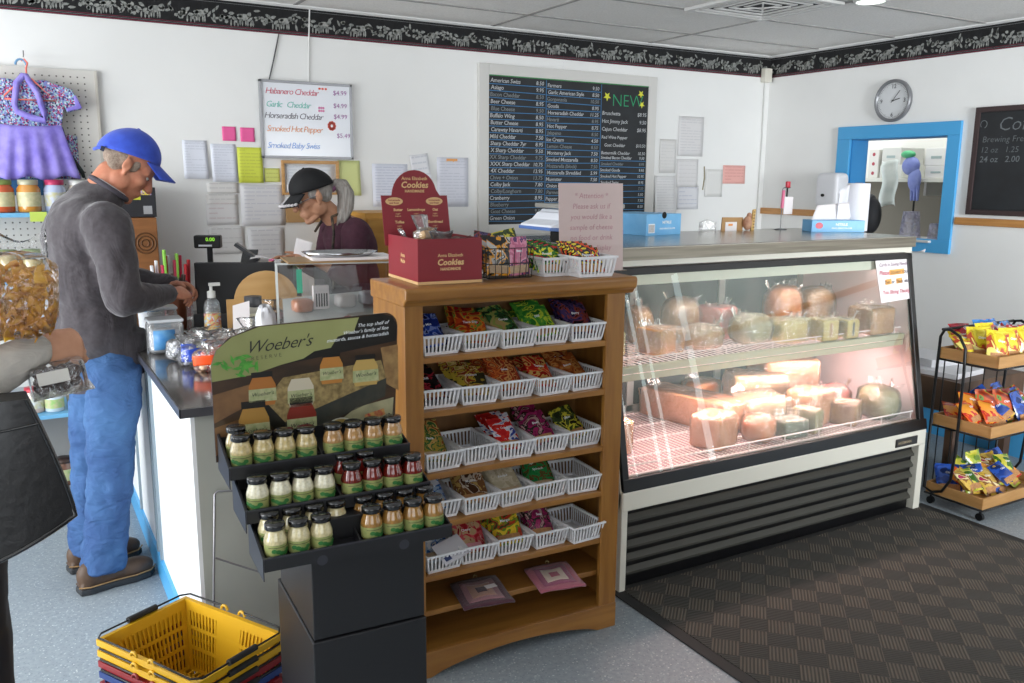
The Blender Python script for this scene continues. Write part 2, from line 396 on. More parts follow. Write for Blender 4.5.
# ceiling diffuser and troffer lights
M_VENT = mat('vent_white_metal', 'c9c8c6', 0.4); M_DARK = mat('vent_dark', '121212', 0.8)
t = thing('ceiling_vent', 'square white air vent with nested louvre rings, set in the ceiling', 'vent', (3.555, 3.525, ZC-0.006))
f = MB()
for i in range(5):
    a = 0.29-i*0.055; b_ = a-(0.035 if i == 0 else 0.016)
    for (x0, x1, y0, y1) in ((-a, a, -a, -b_), (-a, a, b_, a), (-a, -b_, -b_, b_), (b_, a, -b_, b_)): f.box(x0, x1, y0, y1, -0.012+0.002*i, 0.004)
for s1 in (-1, 1):
    f.bar((0, 0, -0.012), (s1*0.1, 0.1, -0.012), 0.01, 0.004); f.bar((0, 0, -0.012), (s1*0.1, -0.1, -0.012), 0.01, 0.004)
f.build('louvre', M_VENT, t); MB().box(-0.28, 0.28, -0.28, 0.28, 0.0, 0.004).build('backing', M_DARK, t)
M_LAMP = mat('lamp_diffuser', 'ffffff', 0.5, emit='eefff4', es=7.0)
t = thing('ceiling_light', 'bright round light fitting flush in the ceiling', 'light', (3.905, 3.125, ZC-0.004))
MB().lathe([(0.085, 0.002), (0.085, -0.012), (0.075, -0.016), (0.07, -0.012), (0.07, 0.002)], seg=32, caps=False).build('frame', M_VENT, t)
MB().lathe([(0.0001, -0.010), (0.05, -0.010), (0.069, -0.006), (0.069, 0.001)], seg=32).build('diffuser', M_LAMP, t)
# small junction box and cable in the corner
t = MB().box(XW-0.10, XW-0.03, YW-0.05, YW-0.005, 2.325, 2.425).build('junction_box', mat('ivory_plastic', 'd8d4c8', 0.4), bevel=0.004, loc=(XW-0.065, YW-0.02, 2.325))
tag(t, 'small ivory junction box in the upper corner where the walls meet', 'junction box')
t = MB().tube([(XW-0.06, YW-0.012, 2.33), (XW-0.055, YW-0.012, 1.9), (XW-0.06, YW-0.012, 1.3), (XW-0.06, YW-0.012, 1.0)], 0.005).build('cable', mat('cable_white', 'd8d8d6', 0.5), loc=(XW-0.06, YW-0.012, 1.0))
tag(t, 'thin white cable running down the corner below the ivory box', 'cable')
# ---- black entrance mat
def mat_mat():
    m, nt, b = nmat('ribbed_mat'); L = nt.links.new
    v = coords(nt, (1, 1, 1), (0, 0, rad(45)))
    ch = nt.nodes.new('ShaderNodeTexChecker'); ch.inputs['Scale'].default_value = 10.5; L(v, ch.inputs['Vector'])
    def wave(d, sc):
        w_ = nt.nodes.new('ShaderNodeTexWave'); w_.bands_direction = d; w_.inputs['Scale'].default_value = sc; w_.inputs['Distortion'].default_value = 0; L(v, w_.inputs['Vector']); return w_.outputs['Fac']
    # pile ribs, one direction per square
    mx = nt.nodes.new('ShaderNodeMix'); mx.data_type = 'FLOAT'; L(ch.outputs['Fac'], mx.inputs[0]); L(wave('X', 26.0), mx.inputs[2]); L(wave('Y', 26.0), mx.inputs[3])
    col = ramp(nt, mx.outputs[0], [(0.25, '3b3833'), (0.8, '5f574d')])
    col2 = ramp(nt, mx.outputs[0], [(0.25, '353431'), (0.9, '413e39')])
    m2 = nt.nodes.new('ShaderNodeMix'); m2.data_type = 'RGBA'; L(ch.outputs['Fac'], m2.inputs[0]); L(col, m2.inputs[6]); L(col2, m2.inputs[7])
    # crumbs and grit
    n_ = noise(nt, coords(nt), 220, 2); cr_ = ramp(nt, n_, [(0.76, '000000'), (0.80, '9a958c')])
    a_ = nt.nodes.new('ShaderNodeMix'); a_.data_type = 'RGBA'; a_.blend_type = 'LIGHTEN'; a_.inputs[0].default_value = 1; L(m2.outputs[2], a_.inputs[6]); L(cr_, a_.inputs[7])
    L(a_.outputs[2], b.inputs['Base Color']); b.inputs['Roughness'].default_value = 0.9
    bump(nt, b, mx.outputs[0], 0.6, 0.004); return m
t = thing('floor_mat', 'large dark ribbed entrance mat on the floor in front of the cheese case', 'mat', (2.9, 1.6, 0))
MB().box(-0.93, 0.92, -1.2, 0.915, 0.0, 0.008).build('pile', mat_mat(), t)
f = MB(); 
for (x0, x1, y0, y1) in ((-0.98, -0.93, -1.25, 0.945), (0.92, 0.97, -1.25, 0.945), (-0.93, 0.92, -1.25, -1.2), (-0.93, 0.92, 0.915, 0.945)): f.box(x0, x1, y0, y1, 0, 0.006)
f.build('rubber_edge', mat('black_rubber', '222222', 0.7), t, bevel=0.002)
# ================================================================ CHEESE CASE
M_CREAM = mat('cream_enamel', 'dcd9cc', 0.35, coat=0.2)
M_BLK = mat('black_frame', '0c0c0e', 0.3)
M_STEEL = mat('brushed_steel', 'b8b4ac', 0.24, 0.9, c2='a8a49c', nscale=4, stretch=(1, 40, 40))
M_CASEIN = mat('case_liner_white', 'd9d4d2', 0.4)
M_LOUV = mat('louvre_grey', '3f3e38', 0.5)
CX0, CX1 = 1.945, 3.80
case = thing('cheese_display_case', 'long white and black refrigerated glass deli case full of wrapped cheese with a steel top', 'display case', (CX0, 2.52, 0))
Lc = CX1-CX0
def cb(): return MB()
# body shell: ends, back, floor pan, bottom box
prof_end = [(0.0, 0.345), (-0.005, 0.40), (0.005, 0.43), (0.165, 1.275), (0.165, 1.29), (0.87, 1.29), (0.87, 0.0), (0.10, 0.0), (0.02, 0.0), (0.02, 0.345)]
b = cb(); b.prism(prof_end, 0.0, 0.035, 'x'); b.prism(prof_end, Lc-0.045, Lc, 'x')
b.box(0.035, Lc-0.045, 0.82, 0.87, 0, 1.29); b.box(0.035, Lc-0.045, 0.03, 0.82, 0.36, 0.40)
b.build('cabinet', M_CREAM, case, bevel=0.004)
b = cb(); b.box(0.0, Lc, -0.012, 0.02, 0.335, 0.415); b.build('front_bumper_rail', M_CREAM, case, bevel=0.008)
for xx in (0.0, Lc-0.046): MB().box(xx, xx+(0.03 if xx == 0 else 0.046), -0.01, 0.03, 0.0, 0.34).build('corner_post', M_CREAM, case, bevel=0.003)
# ventilated black toe panel with louvres
b = cb(); b.box(0.03, Lc-0.03, 0.03, 0.05, 0.0, 0.335); b.build('toe_panel', M_BLK, case)
b = cb()
for i in range(5):
    z = 0.275-i*0.055
    b.prism([(0.030, z+0.030), (0.012, z+0.012), (0.012, z+0.002), (0.03, z+0.002)], 0.031, Lc-0.031, 'x')
b.build('louvre_slat', M_LOUV, case)
# steel top and valance
b = cb(); b.box(-0.01, Lc+0.005, 0.155, 0.90, 1.335, 1.342); b.box(-0.01, Lc+0.005, 0.15, 0.165, 1.29, 1.342); b.box(-0.01, Lc+0.005, 0.89, 0.90, 1.30, 1.342); b.box(-0.008, 0.0, 0.16, 0.89, 1.292, 1.336); b.box(Lc, Lc+0.005, 0.16, 0.89, 1.292, 1.336)
b.build('steel_top', M_STEEL, case, bevel=0.002)
b = cb(); b.box(-0.0105, Lc+0.0055, 0.1485, 0.150, 1.291, 1.338); b.build('front_lip', mat('lip_steel', '8f897d', 0.3, 0.8, c2='7a7468', nscale=3, stretch=(1, 30, 30)), case)
b = cb(); b.box(0.0, Lc, 0.162, 0.87, 1.265, 1.334); b.build('valance', M_CREAM, case, bevel=0.003)
# slanted front pane in its black frame
def gp(z): # front plane of the pane
    return -0.004+(z-0.415)*(0.162/0.85)
b = cb()
zt, zb = 1.262, 0.415
b.prism([(gp(zb)-0.012, zb), (gp(zb+0.05)-0.012, zb+0.05), (gp(zb+0.05)+0.012, zb+0.05), (gp(zb)+0.012, zb)], 0.004, Lc-0.004, 'x')
b.prism([(gp(zt-0.028)-0.010, zt-0.028), (gp(zt)-0.010, zt), (gp(zt)+0.012, zt), (gp(zt-0.028)+0.012, zt-0.028)], 0.018, Lc-0.018, 'x')
for x0, x1 in ((0.004, 0.035), (Lc-0.055, Lc-0.02)):
    b.prism([(gp(zb)-0.010, zb), (gp(zt)-0.010, zt), (gp(zt)+0.010, zt), (gp(zb)+0.010, zb)], x0, x1, 'x')
b.build('pane_frame', M_BLK, case, bevel=0.003)
b = cb(); b.sheet(lambda u, v: (0.035+u*(Lc-0.09), gp(zb+0.05+v*(zt-0.028-zb-0.05)), zb+0.05+v*(zt-0.028-zb-0.05)), 1, 1, smooth=False)
b.build('glass_pane', glass('case_glass', base=0.07, rough=0.0, gcol='f2fff6'), case)
# liner
b = cb(); b.box(0.036, Lc-0.05, 0.80, 0.815, 0.40, 1.26); lp = [(gp(0.42)+0.016, 0.42), (gp(1.26)+0.016, 1.26), (0.80, 1.26), (0.80, 0.42)]; b.prism(lp, Lc-0.052, Lc-0.0455, 'x'); b.prism(lp, 0.0355, 0.042, 'x')
b.box(0.04, Lc-0.05, 0.17, 0.80, 1.235, 1.262); b.build('liner', mat('pink_tinged_liner', 'd8c9cb', 0.35), case)
b = cb()
for k in range(3):   # dark sliding rear doors
    x0 = 0.06+k*(Lc-0.13)/3; b.box(x0+0.01, x0+(Lc-0.13)/3-0.01, 0.785, 0.797, 0.50, 1.18)
b.build('rear_door', mat('smoked_door', '33363a', 0.12, spec=0.8), case)
b = cb()
for k in range(4):
    x0 = 0.06+k*(Lc-0.13)/3; b.box(x0-0.02, x0+0.02, 0.775, 0.80, 0.47, 1.2)
b.box(0.04, Lc-0.05, 0.775, 0.80, 1.18, 1.22); b.box(0.04, Lc-0.05, 0.775, 0.80, 0.46, 0.50)
b.build('rear_door_frame', mat('pale_aluminium', 'a9aca8', 0.4, 0.6), case)
# wire decks
M_WIRE = mat('white_wire', 'e9e2e2', 0.4)
b = cb()
nx = 70
for k in range(nx): x = 0.05+k*(Lc-0.11)/(nx-1); b.bar((x, 0.035, 0.46), (x, 0.775, 0.46), 0.0045, 0.004)
for y in (0.04, 0.05, 0.22, 0.4, 0.58, 0.765): b.bar((0.045, y, 0.457), (Lc-0.055, y, 0.457), 0.006, 0.006)
b.bar((0.045, 0.038, 0.50), (Lc-0.055, 0.038, 0.50), 0.005, 0.005)
for k in range(9): x = 0.06+k*(Lc-0.13)/8; b.bar((x, 0.038, 0.457), (x, 0.038, 0.50), 0.004, 0.004)
b.build('wire_deck', M_WIRE, case)
b = cb(); b.box(0.04, Lc-0.05, 0.03, 0.78, 0.415, 0.425); b.build('drain_pan', mat('pink_pan', 'a98a90', 0.5), case)
b = cb()
for k in range(60): x = 0.05+k*(Lc-0.11)/59; b.bar((x, 0.15, 0.872), (x, 0.66, 0.872), 0.004, 0.004)
for y in (0.15, 0.3, 0.5, 0.66): b.bar((0.045, y, 0.868), (Lc-0.055, y, 0.868), 0.006, 0.006)
b.bar((0.045, 0.148, 0.90), (Lc-0.055, 0.148, 0.90), 0.004, 0.004)
for k in range(7): x = 0.1+k*(Lc-0.2)/6; b.bar((x, 0.148, 0.868), (x, 0.148, 0.90), 0.004, 0.004)
b.build('wire_shelf', M_WIRE, case)
b = cb(); b.box(0.045, Lc-0.055, 0.120, 0.15, 0.845, 0.872); b.box(0.045, Lc-0.055, 0.123, 0.135, 0.815, 0.842); b.build('shelf_edge_rail', mat('shelf_rail', 'b9bda6', 0.35, 0.3), case, bevel=0.003)
# lamps inside: tube under the shelf, tube along the ceiling
M_TUBE = mat('fluorescent_tube', 'ffffff', 0.4, emit='ffd9da', es=3.5)
MB().cyl((0.08, 0.20, 0.835), (Lc-0.09, 0.20, 0.835), 0.012).build('lamp_tube', M_TUBE, case)
MB().cyl((0.08, 0.26, 1.216), (Lc-0.09, 0.26, 1.216), 0.010).build('lamp_tube', mat('dim_tube', 'f0f0e0', 0.4, emit='fff6df', es=1.2), case)
b = cb(); b.box(0.045, Lc-0.055, 0.19, 0.31, 1.228, 1.236); b.box(0.045, Lc-0.055, 0.17, 0.19, 1.19, 1.236); b.build('lamp_canopy', mat('lamp_canopy', 'cfd2c2', 0.4), case)
area('case_lamp_lower', (2.87, 2.74, 0.80), (2.87, 2.83, 0.4), 1.5, 0.05, 11, (1.0, 0.70, 0.64))
area('case_lamp_upper', (2.87, 2.80, 1.20), (2.87, 2.95, 0.5), 1.7, 0.05, 2.2, (1.0, 0.93, 0.85))
b = cb(); b.box(Lc-0.235, Lc-0.075, -0.018, -0.012, 0.352, 0.393); n1 = b.build('name_plate', mat('dark_nameplate', '33302c', 0.35), case, bevel=0.002)
b = cb(); b.text('HUSSMANN', 0.018, frameM((Lc-0.22, -0.0185, 0.366), (1, 0, 0), (0, 0, 1)), bold=0.0003); b.build('lettering', mat('plate_letters', 'a89878', 0.4), n1)
# hand written sign taped on the pane
t = thing('taped_paper_sign', 'white hand lettered paper sign taped inside the top right corner of the case glass', 'sign', (CX0, 2.52, 0))
def onp(x, z, d=0.004): return (x, gp(z)-d, z)
gup = Vector((0, 0.162/0.85, 1)).normalized()
b = MB(); q = [(Lc-0.285, 1.235), (Lc-0.055, 1.238), (Lc-0.05, 1.045), (Lc-0.265, 1.035)]
b.add([onp(*p) for p in q]+[onp(p[0], p[1], 0.003) for p in q], [(3, 2, 1, 0), (4, 5, 6, 7), (0, 1, 5, 4), (1, 2, 6, 5), (2, 3, 7, 6), (3, 0, 4, 7)]); b.build('paper', mat('paper_white', 'ece6e6', 0.6), t)
b = MB()
for (x, z, w_, mi) in ((Lc-0.19, 1.162, 0.11, 0), (Lc-0.225, 1.118, 0.045, 0), (Lc-0.145, 1.12, 0.045, 0)):
    b.add([onp(x, z, .0045), onp(x+w_, z+0.003, .0045), onp(x+w_, z+0.028, .0045), onp(x, z+0.025, .0045)], [(0, 1, 2, 3)])
b.build('highlighter', mat('highlighter_orange', 'f4b25c', 0.6), t)
M_RED = mat('ink_red', 'c8566a', 0.6); M_PUR = mat('ink_purple', '7a4a6e', 0.6); M_DKI = mat('ink_dark', '4a4048', 0.6)
def gl(x, z): return frameM(onp(x, z, 0.005), (1, 0, 0.01), gup)
b = MB(); b.text('Cards in Saving Needed', 0.023, gl(Lc-0.262, 1.205), 0.2); b.build('lettering', M_PUR, t)
b = MB(); b.text('Please', 0.03, gl(Lc-0.265, 1.165), 0.2, bold=.0004); b.text('You Slicing Thickly!', 0.026, gl(Lc-0.25, 1.075), 0.2, bold=.0003); b.build('lettering', M_RED, t)
b = MB(); b.text("DO NOT TOUCH", 0.019, gl(Lc-0.183, 1.167), 0.1, bold=.0004); b.text('.  Thin  or  Thick  slices', 0.022, gl(Lc-0.25, 1.123), 0.15, bold=.0004); b.build('lettering', M_DKI, t)

# ---- cheeses
M_WRAP = glass('cling_wrap', base=0.10, rough=0.10, film=0.05)
def cheese_mat(name, a, b_): return mat(name, a, 0.45, c2=b_, nscale=14, bmp=0.15, bscale=18)
CH = {'cream': cheese_mat('cheese_cream', 'e6b48a', 'd89a6c'), 'pale': cheese_mat('cheese_pale', 'e6cbaa', 'dcb88c'), 'orange': cheese_mat('cheese_orange', 'dc8440', 'e09a52'),
      'yellow': cheese_mat('cheese_yellow', 'cdbd70', 'c0a450'), 'green': cheese_mat('cheese_herb', '5d7048', '3f5236'), 'rind': cheese_mat('cheese_rind', 'b88a50', '9c6c38'), 'red': cheese_mat('cheese_red_wax', 'c55a50', 'd98478'),
      'olive': cheese_mat('cheese_olive', 'a9a474', '8f8656'), 'amber': cheese_mat('cheese_amber', 'cc9038', 'b87626')}
def superbox(sx, sy, sz, e=0.35, nu=28, nv=14, wob=0.0, seed=0):
    def se(c, p): return math.copysign(abs(c)**p, c)
    R_ = random.Random(seed); ph = [R_.uniform(0, 6) for _ in range(6)]
    b = MB(); vs = []
    for i in range(nv+1):
        t_ = -pi/2+pi*i/nv
        for k in range(nu):
            q = 2*pi*k/nu; x = se(cos(t_), e)*se(cos(q), e); y = se(cos(t_), e)*se(sin(q), e); z = se(sin(t_), e)
            d = 1+wob*(sin(7*q+ph[0]+3*t_)+sin(11*q+ph[1]-5*t_)+0.7*sin(5*t_*2+ph[2]+q*4))
            vs.append((x*sx/2*d, y*sy/2*d, z*sz/2*d))
    b.add(vs, [(i*nu+k, i*nu+(k+1) % nu, (i+1)*nu+(k+1) % nu, (i+1)*nu+k) for i in range(nv) for k in range(nu)], 0, True); return b
def wheel_mesh(r, h):
    b = MB(); p = [(0.0001, -h/2), (r*0.9, -h/2), (r*0.98, -h/2+0.01), (r, 0), (r*0.98, h/2-0.01), (r*0.9, h/2), (0.0001, h/2)]
    return b.lathe(p, seg=32)
def cheese(x, y, z, size, col, rz=0, rot=(0, 0), shape='block', label='', wrap=True, group=None, band=None, seed=0):
    sx, sy, sz = size
    t = thing('wrapped_cheese', label, 'cheese', (x, y, z), 0, group, rot=(rad(rot[0]), rad(rot[1]), rad(rz)))
    if shape == 'block': b = superbox(sx, sy, sz, 0.16, wob=0.004, seed=seed)
    elif shape == 'log': b = superbox(sx, sy, sz, 0.55, wob=0.006, seed=seed)
    elif shape == 'round': b = superbox(sx, sy, sz, 0.8, wob=0.006, seed=seed)
    elif shape == 'wheel': b = wheel_mesh(sx/2, sz)
    elif shape == 'wedge':
        b = MB(); b.prism([(-sx/2, -sy/2), (sx/2, -sy/2*0.3), (sx/2, sy/2*0.3), (-sx/2, sy/2)], -sz/2, sz/2, 'z')
    off = Matrix.Translation((0, 0, sz/2))
    for i, v in enumerate(b.v): b.v[i] = off @ v
    c = b.build('cheese_block', CH[col], t, bevel=0.006 if shape == 'wedge' else 0)
    if band:
        w_ = superbox(sx*0.30, sy*1.012, sz*1.012, 0.3)
        for i, v in enumerate(w_.v): w_.v[i] = off @ v
        w_.build('paper_band', CH[band] if band in CH else mat('label_'+band, band, 0.5), t)
    if wrap:
        w_ = superbox(sx*1.07, sy*1.07, sz*1.05, 0.28 if shape != 'round' else 0.7, 44, 26, 0.017, seed+5)
        R_ = random.Random(seed+9)
        for q in range(3):   # loose crinkled flaps of film
            a_ = R_.uniform(0, 6.28); l_ = sx*R_.uniform(.25, .5); hh = R_.uniform(0.02, 0.045); f0, f1 = R_.uniform(5, 9), R_.uniform(0, 6)
            cx, cy = sx*0.42*cos(a_), sy*0.42*sin(a_)
            w_.sheet(lambda u, v: (cx+(u-.5)*l_*cos(a_+1.2)+0.5*hh*v*cos(a_)+0.006*sin(f0*u*2+f1)*v, cy+(u-.5)*l_*sin(a_+1.2)+0.5*hh*v*sin(a_)+0.006*cos(f0*u*2+f1)*v, sz*0.42+hh*v+0.006*sin(f0*u+f1)), 12, 4)
        w_.ell((sx*0.52, 0, sz*0.05), (sx*0.06, sy*0.3, sz*0.16), 10, 6)   # gathered end of the wrap
        for i, v in enumerate(w_.v): w_.v[i] = off @ v
        w_.build('plastic_wrap', M_WRAP, t)
    return t
DZ, SZ_ = 0.4625, 0.8745
g1 = None
# lower deck: x, y, size, colour, rotation, label
low = [
 (2.10, 2.86, (0.20, 0.18, 0.15), 'cream', -8, 'block', 'cream cheese block standing alone on the wire deck at the far left of the case'),
 (2.745, 3.03, (0.17, 0.50, 0.145), 'cream', 14, 'block', 'long cream coloured cheese loaf lying lengthwise, leftmost of the heap on the lower deck'),
 (2.575, 2.695, (0.165, 0.15, 0.145), 'cream', 20, 'block', 'square cut cream cheese block in front of the long loaf, nearest the glass'),
 (2.80, 2.65, (0.145, 0.14, 0.12), 'orange', 30, 'round', 'orange tan wrapped cheese round close to the glass, between square block and dark green cheese'),
 (2.98, 3.22, (0.17, 0.13, 0.14), 'orange', 8, 'log', 'smooth orange cheese at the back left of the heap on the lower deck'),
 (2.985, 2.645, (0.14, 0.11, 0.08), 'green', -5, 'block', 'dark green herb coated cheese in clear wrap near the glass'),
 (3.115, 2.655, (0.07, 0.12, 0.11), 'olive', 12, 'block', 'narrow olive cheese standing beside the dark green one'),
 (2.985, 2.84, (0.24, 0.20, 0.15), 'pale', -12, 'log', 'whitish crumpled wrapped cheese in the middle of the heap'),
 (3.16, 3.03, (0.28, 0.17, 0.20), 'pale', -22, 'block', 'pale wrapped cheese log slanting behind the whitish crumpled one'),
 (3.385, 2.66, (0.12, 0.12, 0.11), 'rind', 25, 'block', 'brown edged cheese block near the glass at the right of the heap'),
 (3.25, 2.76, (0.17, 0.17, 0.16), 'cream', 15, 'block', 'peach coloured cheese block in the middle right of the heap'),
 (3.50, 2.83, (0.14, 0.15, 0.14), 'red', 10, 'round', 'red waxed cheese in clear wrap at the right of the heap'),
 (3.61, 2.655, (0.16, 0.19, 0.16), 'olive', -10, 'round', 'large olive yellow cheese chunk in loose wrap at the right end of the lower deck'),
 (3.60, 3.14, (0.18, 0.16, 0.22), 'amber', 0, 'round', 'amber cheese round at the back right of the lower deck'),
]
for i, (x, y, s_, c, rz, shp, lab) in enumerate(low):
    cheese(x, y, DZ, s_, c, rz, (0, 0), shp, lab, seed=i)
cheese(3.38, 3.06, DZ+0.105, (0.29, 0.24, 0.15), 'cream', -20, (0, 0), 'block', 'big peach cream cheese block raised on top at the back centre of the lower deck', seed=31)
cheese(3.40, 3.06, DZ, (0.22, 0.22, 0.10), 'pale', -24, (0, 0), 'block', 'flat pale cheese slab underneath the big raised block', seed=32, wrap=False)
cheese(3.47, 3.27, DZ, (0.16, 0.14, 0.24), 'pale', 10, (0, 0), 'round', 'tall pale cheese in bubbled wrap behind the red waxed cheese', seed=33)
# upper shelf
up = [
 (2.12, 2.90, (0.14, 0.13, 0.10), 'yellow', 0, 'block', 'dull yellow cheese piece at the left end of the upper shelf'),
 (2.36, 2.82, (0.16, 0.14, 0.11), 'amber', 10, 'wedge', 'amber cheese wedge on the upper shelf in front of the small rounded amber one'),
 (2.40, 3.02, (0.10, 0.13, 0.17), 'amber', -8, 'round', 'small rounded amber cheese standing at the back left of the upper shelf'),
 (2.57, 2.80, (0.18, 0.16, 0.11), 'rind', 5, 'round', 'brown rinded round cheese in clear wrap, left centre of the upper shelf'),
 (2.66, 3.04, (0.20, 0.14, 0.19), 'rind', 15, 'round', 'tall dim brown cheese in loose wrap behind the brown rinded round'),
 (2.83, 2.98, (0.13, 0.14, 0.15), 'red', 12, 'block', 'reddish cheese block at the back of the upper shelf'),
 (2.86, 2.79, (0.185, 0.15, 0.135), 'olive', 0, 'round', 'olive yellow cheese round in the centre of the upper shelf'),
 (3.05, 2.75, (0.18, 0.12, 0.11), 'yellow', 3, 'log', 'green tinted yellow cheese log in the centre right of the upper shelf'),
 (3.24, 2.96, (0.18, 0.15, 0.22), 'orange', 0, 'round', 'tall orange cheese round standing behind the yellow log'),
 (3.235, 2.71, (0.10, 0.11, 0.10), 'yellow', -4, 'block', 'small square yellow cheese with a brown end, right of the yellow log'),
 (3.375, 2.705, (0.09, 0.11, 0.09), 'yellow', 4, 'block', 'small dark labelled cheese block, second from the right end of the upper shelf'),
 (3.60, 2.73, (0.17, 0.15, 0.13), 'rind', 0, 'block', 'tan brown cheese block at the right end of the upper shelf'),
 (3.50, 2.99, (0.22, 0.15, 0.20), 'rind', 8, 'round', 'brown cheese behind the small blocks at the right of the upper shelf'),
]
for i, (x, y, s_, c, rz, shp, lab) in enumerate(up):
    cheese(x, y, SZ_, s_, c, rz, (0, 0), shp, lab, seed=50+i, band={9: 'rind', 10: '2e3a3a'}.get(i))

# ================================================================ ON THE CASE TOP
ZT = 1.342
M_GBOX = mat('glove_box_blue', '6aaee0', 0.45, c2='7cbce8', nscale=9)
M_PW = mat('white_print', 'eef2f6', 0.5); M_PAPER = mat('paper_white', 'ece6e6', 0.6)
def glove_box(x, y, rz, w_, d, h, lab, kind):
    t = thing('glove_box', lab, 'box', (x, y, ZT), rad(rz))
    MB().box(-w_/2, w_/2, -d/2, d/2, 0, h).build('carton', M_GBOX, t, bevel=0.002)
    p = MB()
    p.text('NITRILE', 0.018, frameM((-w_*0.05, -d/2-0.0006, h*0.55), (1, 0, 0), (0, 0, 1)), bold=0.0006); p.text('FOOD SERVICE GLOVES', 0.010, frameM((-w_*0.12, -d/2-0.0006, h*0.28), (1, 0, 0), (0, 0, 1)), bold=0.0003)
    if kind == 1: p.box(-w_*0.44, -w_*0.26, -d/2-0.0005, -d/2, h*0.12, h*0.55)
    p.build('lettering', M_PW, t)
    if kind == 1:
        q = MB(); 
        for i in range(7): q.box(-w_*0.43+i*w_*0.024, -w_*0.43+i*w_*0.024+0.002, -d/2-0.001, -d/2-0.0004, h*0.16, h*0.5)
        q.build('bar_code', mat('barcode_brown', '6b5a4a', 0.6), t)
        q = MB(); q.disc((0, -d/2-0.0006, h-0.006), 0.016, (0, -1, 0)); q.build('finger_hole', M_DARK, t)
    else:
        q = MB(); q.disc((-w_*0.36, -d/2-0.0006, h*0.55), 0.016, (0, -1, 0), sx=1.25); q.build('brand_spot', mat('spot_red', 'd46070', 0.5), t)
        q = MB(); q.box(w_/2+0.0002, w_/2+0.0008, -d*0.35, -d*0.1, h*0.15, h*0.75); q.build('end_label', mat('end_label_tan', 'b9a27c', 0.6), t)
    return t
g1 = glove_box(2.66, 3.36, 8, 0.24, 0.30, 0.10, 'light blue glove carton with a bar code, behind the upright paper sign', 1)
glove_box(3.735, 3.11, -27, 0.28, 0.13, 0.06, 'light blue dispenser carton with a white sheet sticking out, beside the paper towel roll', 2)
t = MB().sheet(lambda u, v: (3.635+0.20*u+0.04*v, 3.17-0.08*u+0.01*sin(u*3), 1.40+0.075*v+0.02*u*v), 8, 6, 0.001).build('paper_sheet', M_PAPER, loc=(3.70, 3.15, 1.40))
tag(t, 'white wax sheet pulled up out of the blue dispenser carton', 'paper')
t = thing('paper_towel_roll', 'tall white paper towel roll standing on the steel case top', 'paper towel', (3.90, 3.10, ZT))
MB().lathe([(0.02, 0), (0.056, 0), (0.058, 0.004), (0.058, 0.246), (0.055, 0.25), (0.02, 0.25), (0.02, 0)], seg=32).build('roll', mat('towel_white', 'e4e4ea', 0.8, bmp=0.2, bscale=120), t)
MB().sheet(lambda u, v: (-0.058-0.07*u, 0.02+0.03*sin(u*3)-0.01*v, 0.003+v*0.24-0.05*u*v), 8, 8, 0.001).build('loose_sheet', mat('towel_white', 'e4e4ea'), t)
MB().cyl((0, 0, 0.001), (0, 0, 0.252), 0.0195).build('core', mat('cardboard', 'b08a5c', 0.7), t)
t = MB().sheet(lambda u, v: (4.0+0.09*(u-.5)+0.01*sin(9*v), 3.05+0.05*(v-.5), 1.345+0.02*sin(3*u)*sin(3*v)+0.004), 10, 10, 0.001).build('crumpled_towel', M_PAPER)
bpy.data.objects.remove(t)
# printer stand with red cap and hanging cup
t = thing('tag_holder', 'thin metal stand on the case top holding a pink marker, red clip and white card', 'holder', (3.585, 3.33, ZT)); t.scale = (1.1, 1.1, 1.35)
b = MB(); b.tube([(0, 0, 0.004), (0, 0, 0.16), (0.006, 0, 0.165), (0.05, 0, 0.165)], 0.0022, 8); b.lathe([(0.03, 0), (0.03, 0.003), (0.004, 0.006)]); b.build('rod', mat('grey_metal', '77787a', 0.35, 0.7), t)
MB().cyl((-0.004, -0.005, 0.085), (0.001, -0.005, 0.155), 0.0075).build('pink_marker', mat('pink_marker', 'd9688c', 0.4), t)
MB().box(0.022, 0.044, -0.008, 0.008, 0.165, 0.19).build('red_clip', mat('clip_red', 'c2263c', 0.4), t, bevel=0.004)
MB().box(0.012, 0.072, -0.004, 0.004, 0.06, 0.13).build('white_card', M_PAPER, t, bevel=0.003)
MB().tube([(0.03, 0, 0.166), (0.03, 0, 0.13)], 0.004).build('clip_stem', M_DARK, t)
# cardboard scraps and carved pieces leaning by the back of the case top
t = thing('cardboard_flap', 'tan cardboard piece with an orange sticker on the case top near the back wall', 'cardboard', (3.27, 3.37, ZT))
MB().prism([(-0.075, 0), (0.075, 0), (0.075, 0.068), (-0.07, 0.07)], -0.003, 0.003, 'y').build('card', mat('cardboard', 'b08a5c'), t)
MB().box(-0.05, 0.03, -0.005, -0.0035, 0.0, 0.045).build('white_label', M_PAPER, t); MB().box(-0.03, 0.0, -0.0062, -0.0052, 0.025, 0.036).build('sticker', mat('sticker_orange', 'e89a4c', 0.5), t)
t = thing('bread_roll', 'pinkish brown bagged roll beside the cardboard flap', 'bread', (3.36, 3.35, ZT))
MB().ell((0, 0, 0.038), (0.026, 0.024, 0.037)).build('crust', mat('crust_tan', 'c39a7c', 0.6, c2='a9745c', nscale=40), t)
MB().ell((0.016, 0.005, 0.075), (0.014, 0.014, 0.018)).build('top_knot', mat('crust_tan', 'c39a7c'), t)
t = thing('wooden_tally_stick', 'yellow tan notched strip standing upright beside the bread roll', 'stick', (3.405, 3.36, ZT))
b = MB(); b.prism([(-0.01, 0), (0.012, 0), (0.018, 0.11), (0.0, 0.108)], -0.004, 0.004, 'y'); b.build('strip', mat('strip_tan', 'd2ad6a', 0.6), t)
b = MB()
for i in range(6): b.box(0.002, 0.012, -0.0055, -0.0042, 0.012+i*0.016, 0.018+i*0.016)
b.build('notch', mat('notch_brown', '6b4c30', 0.6), t)
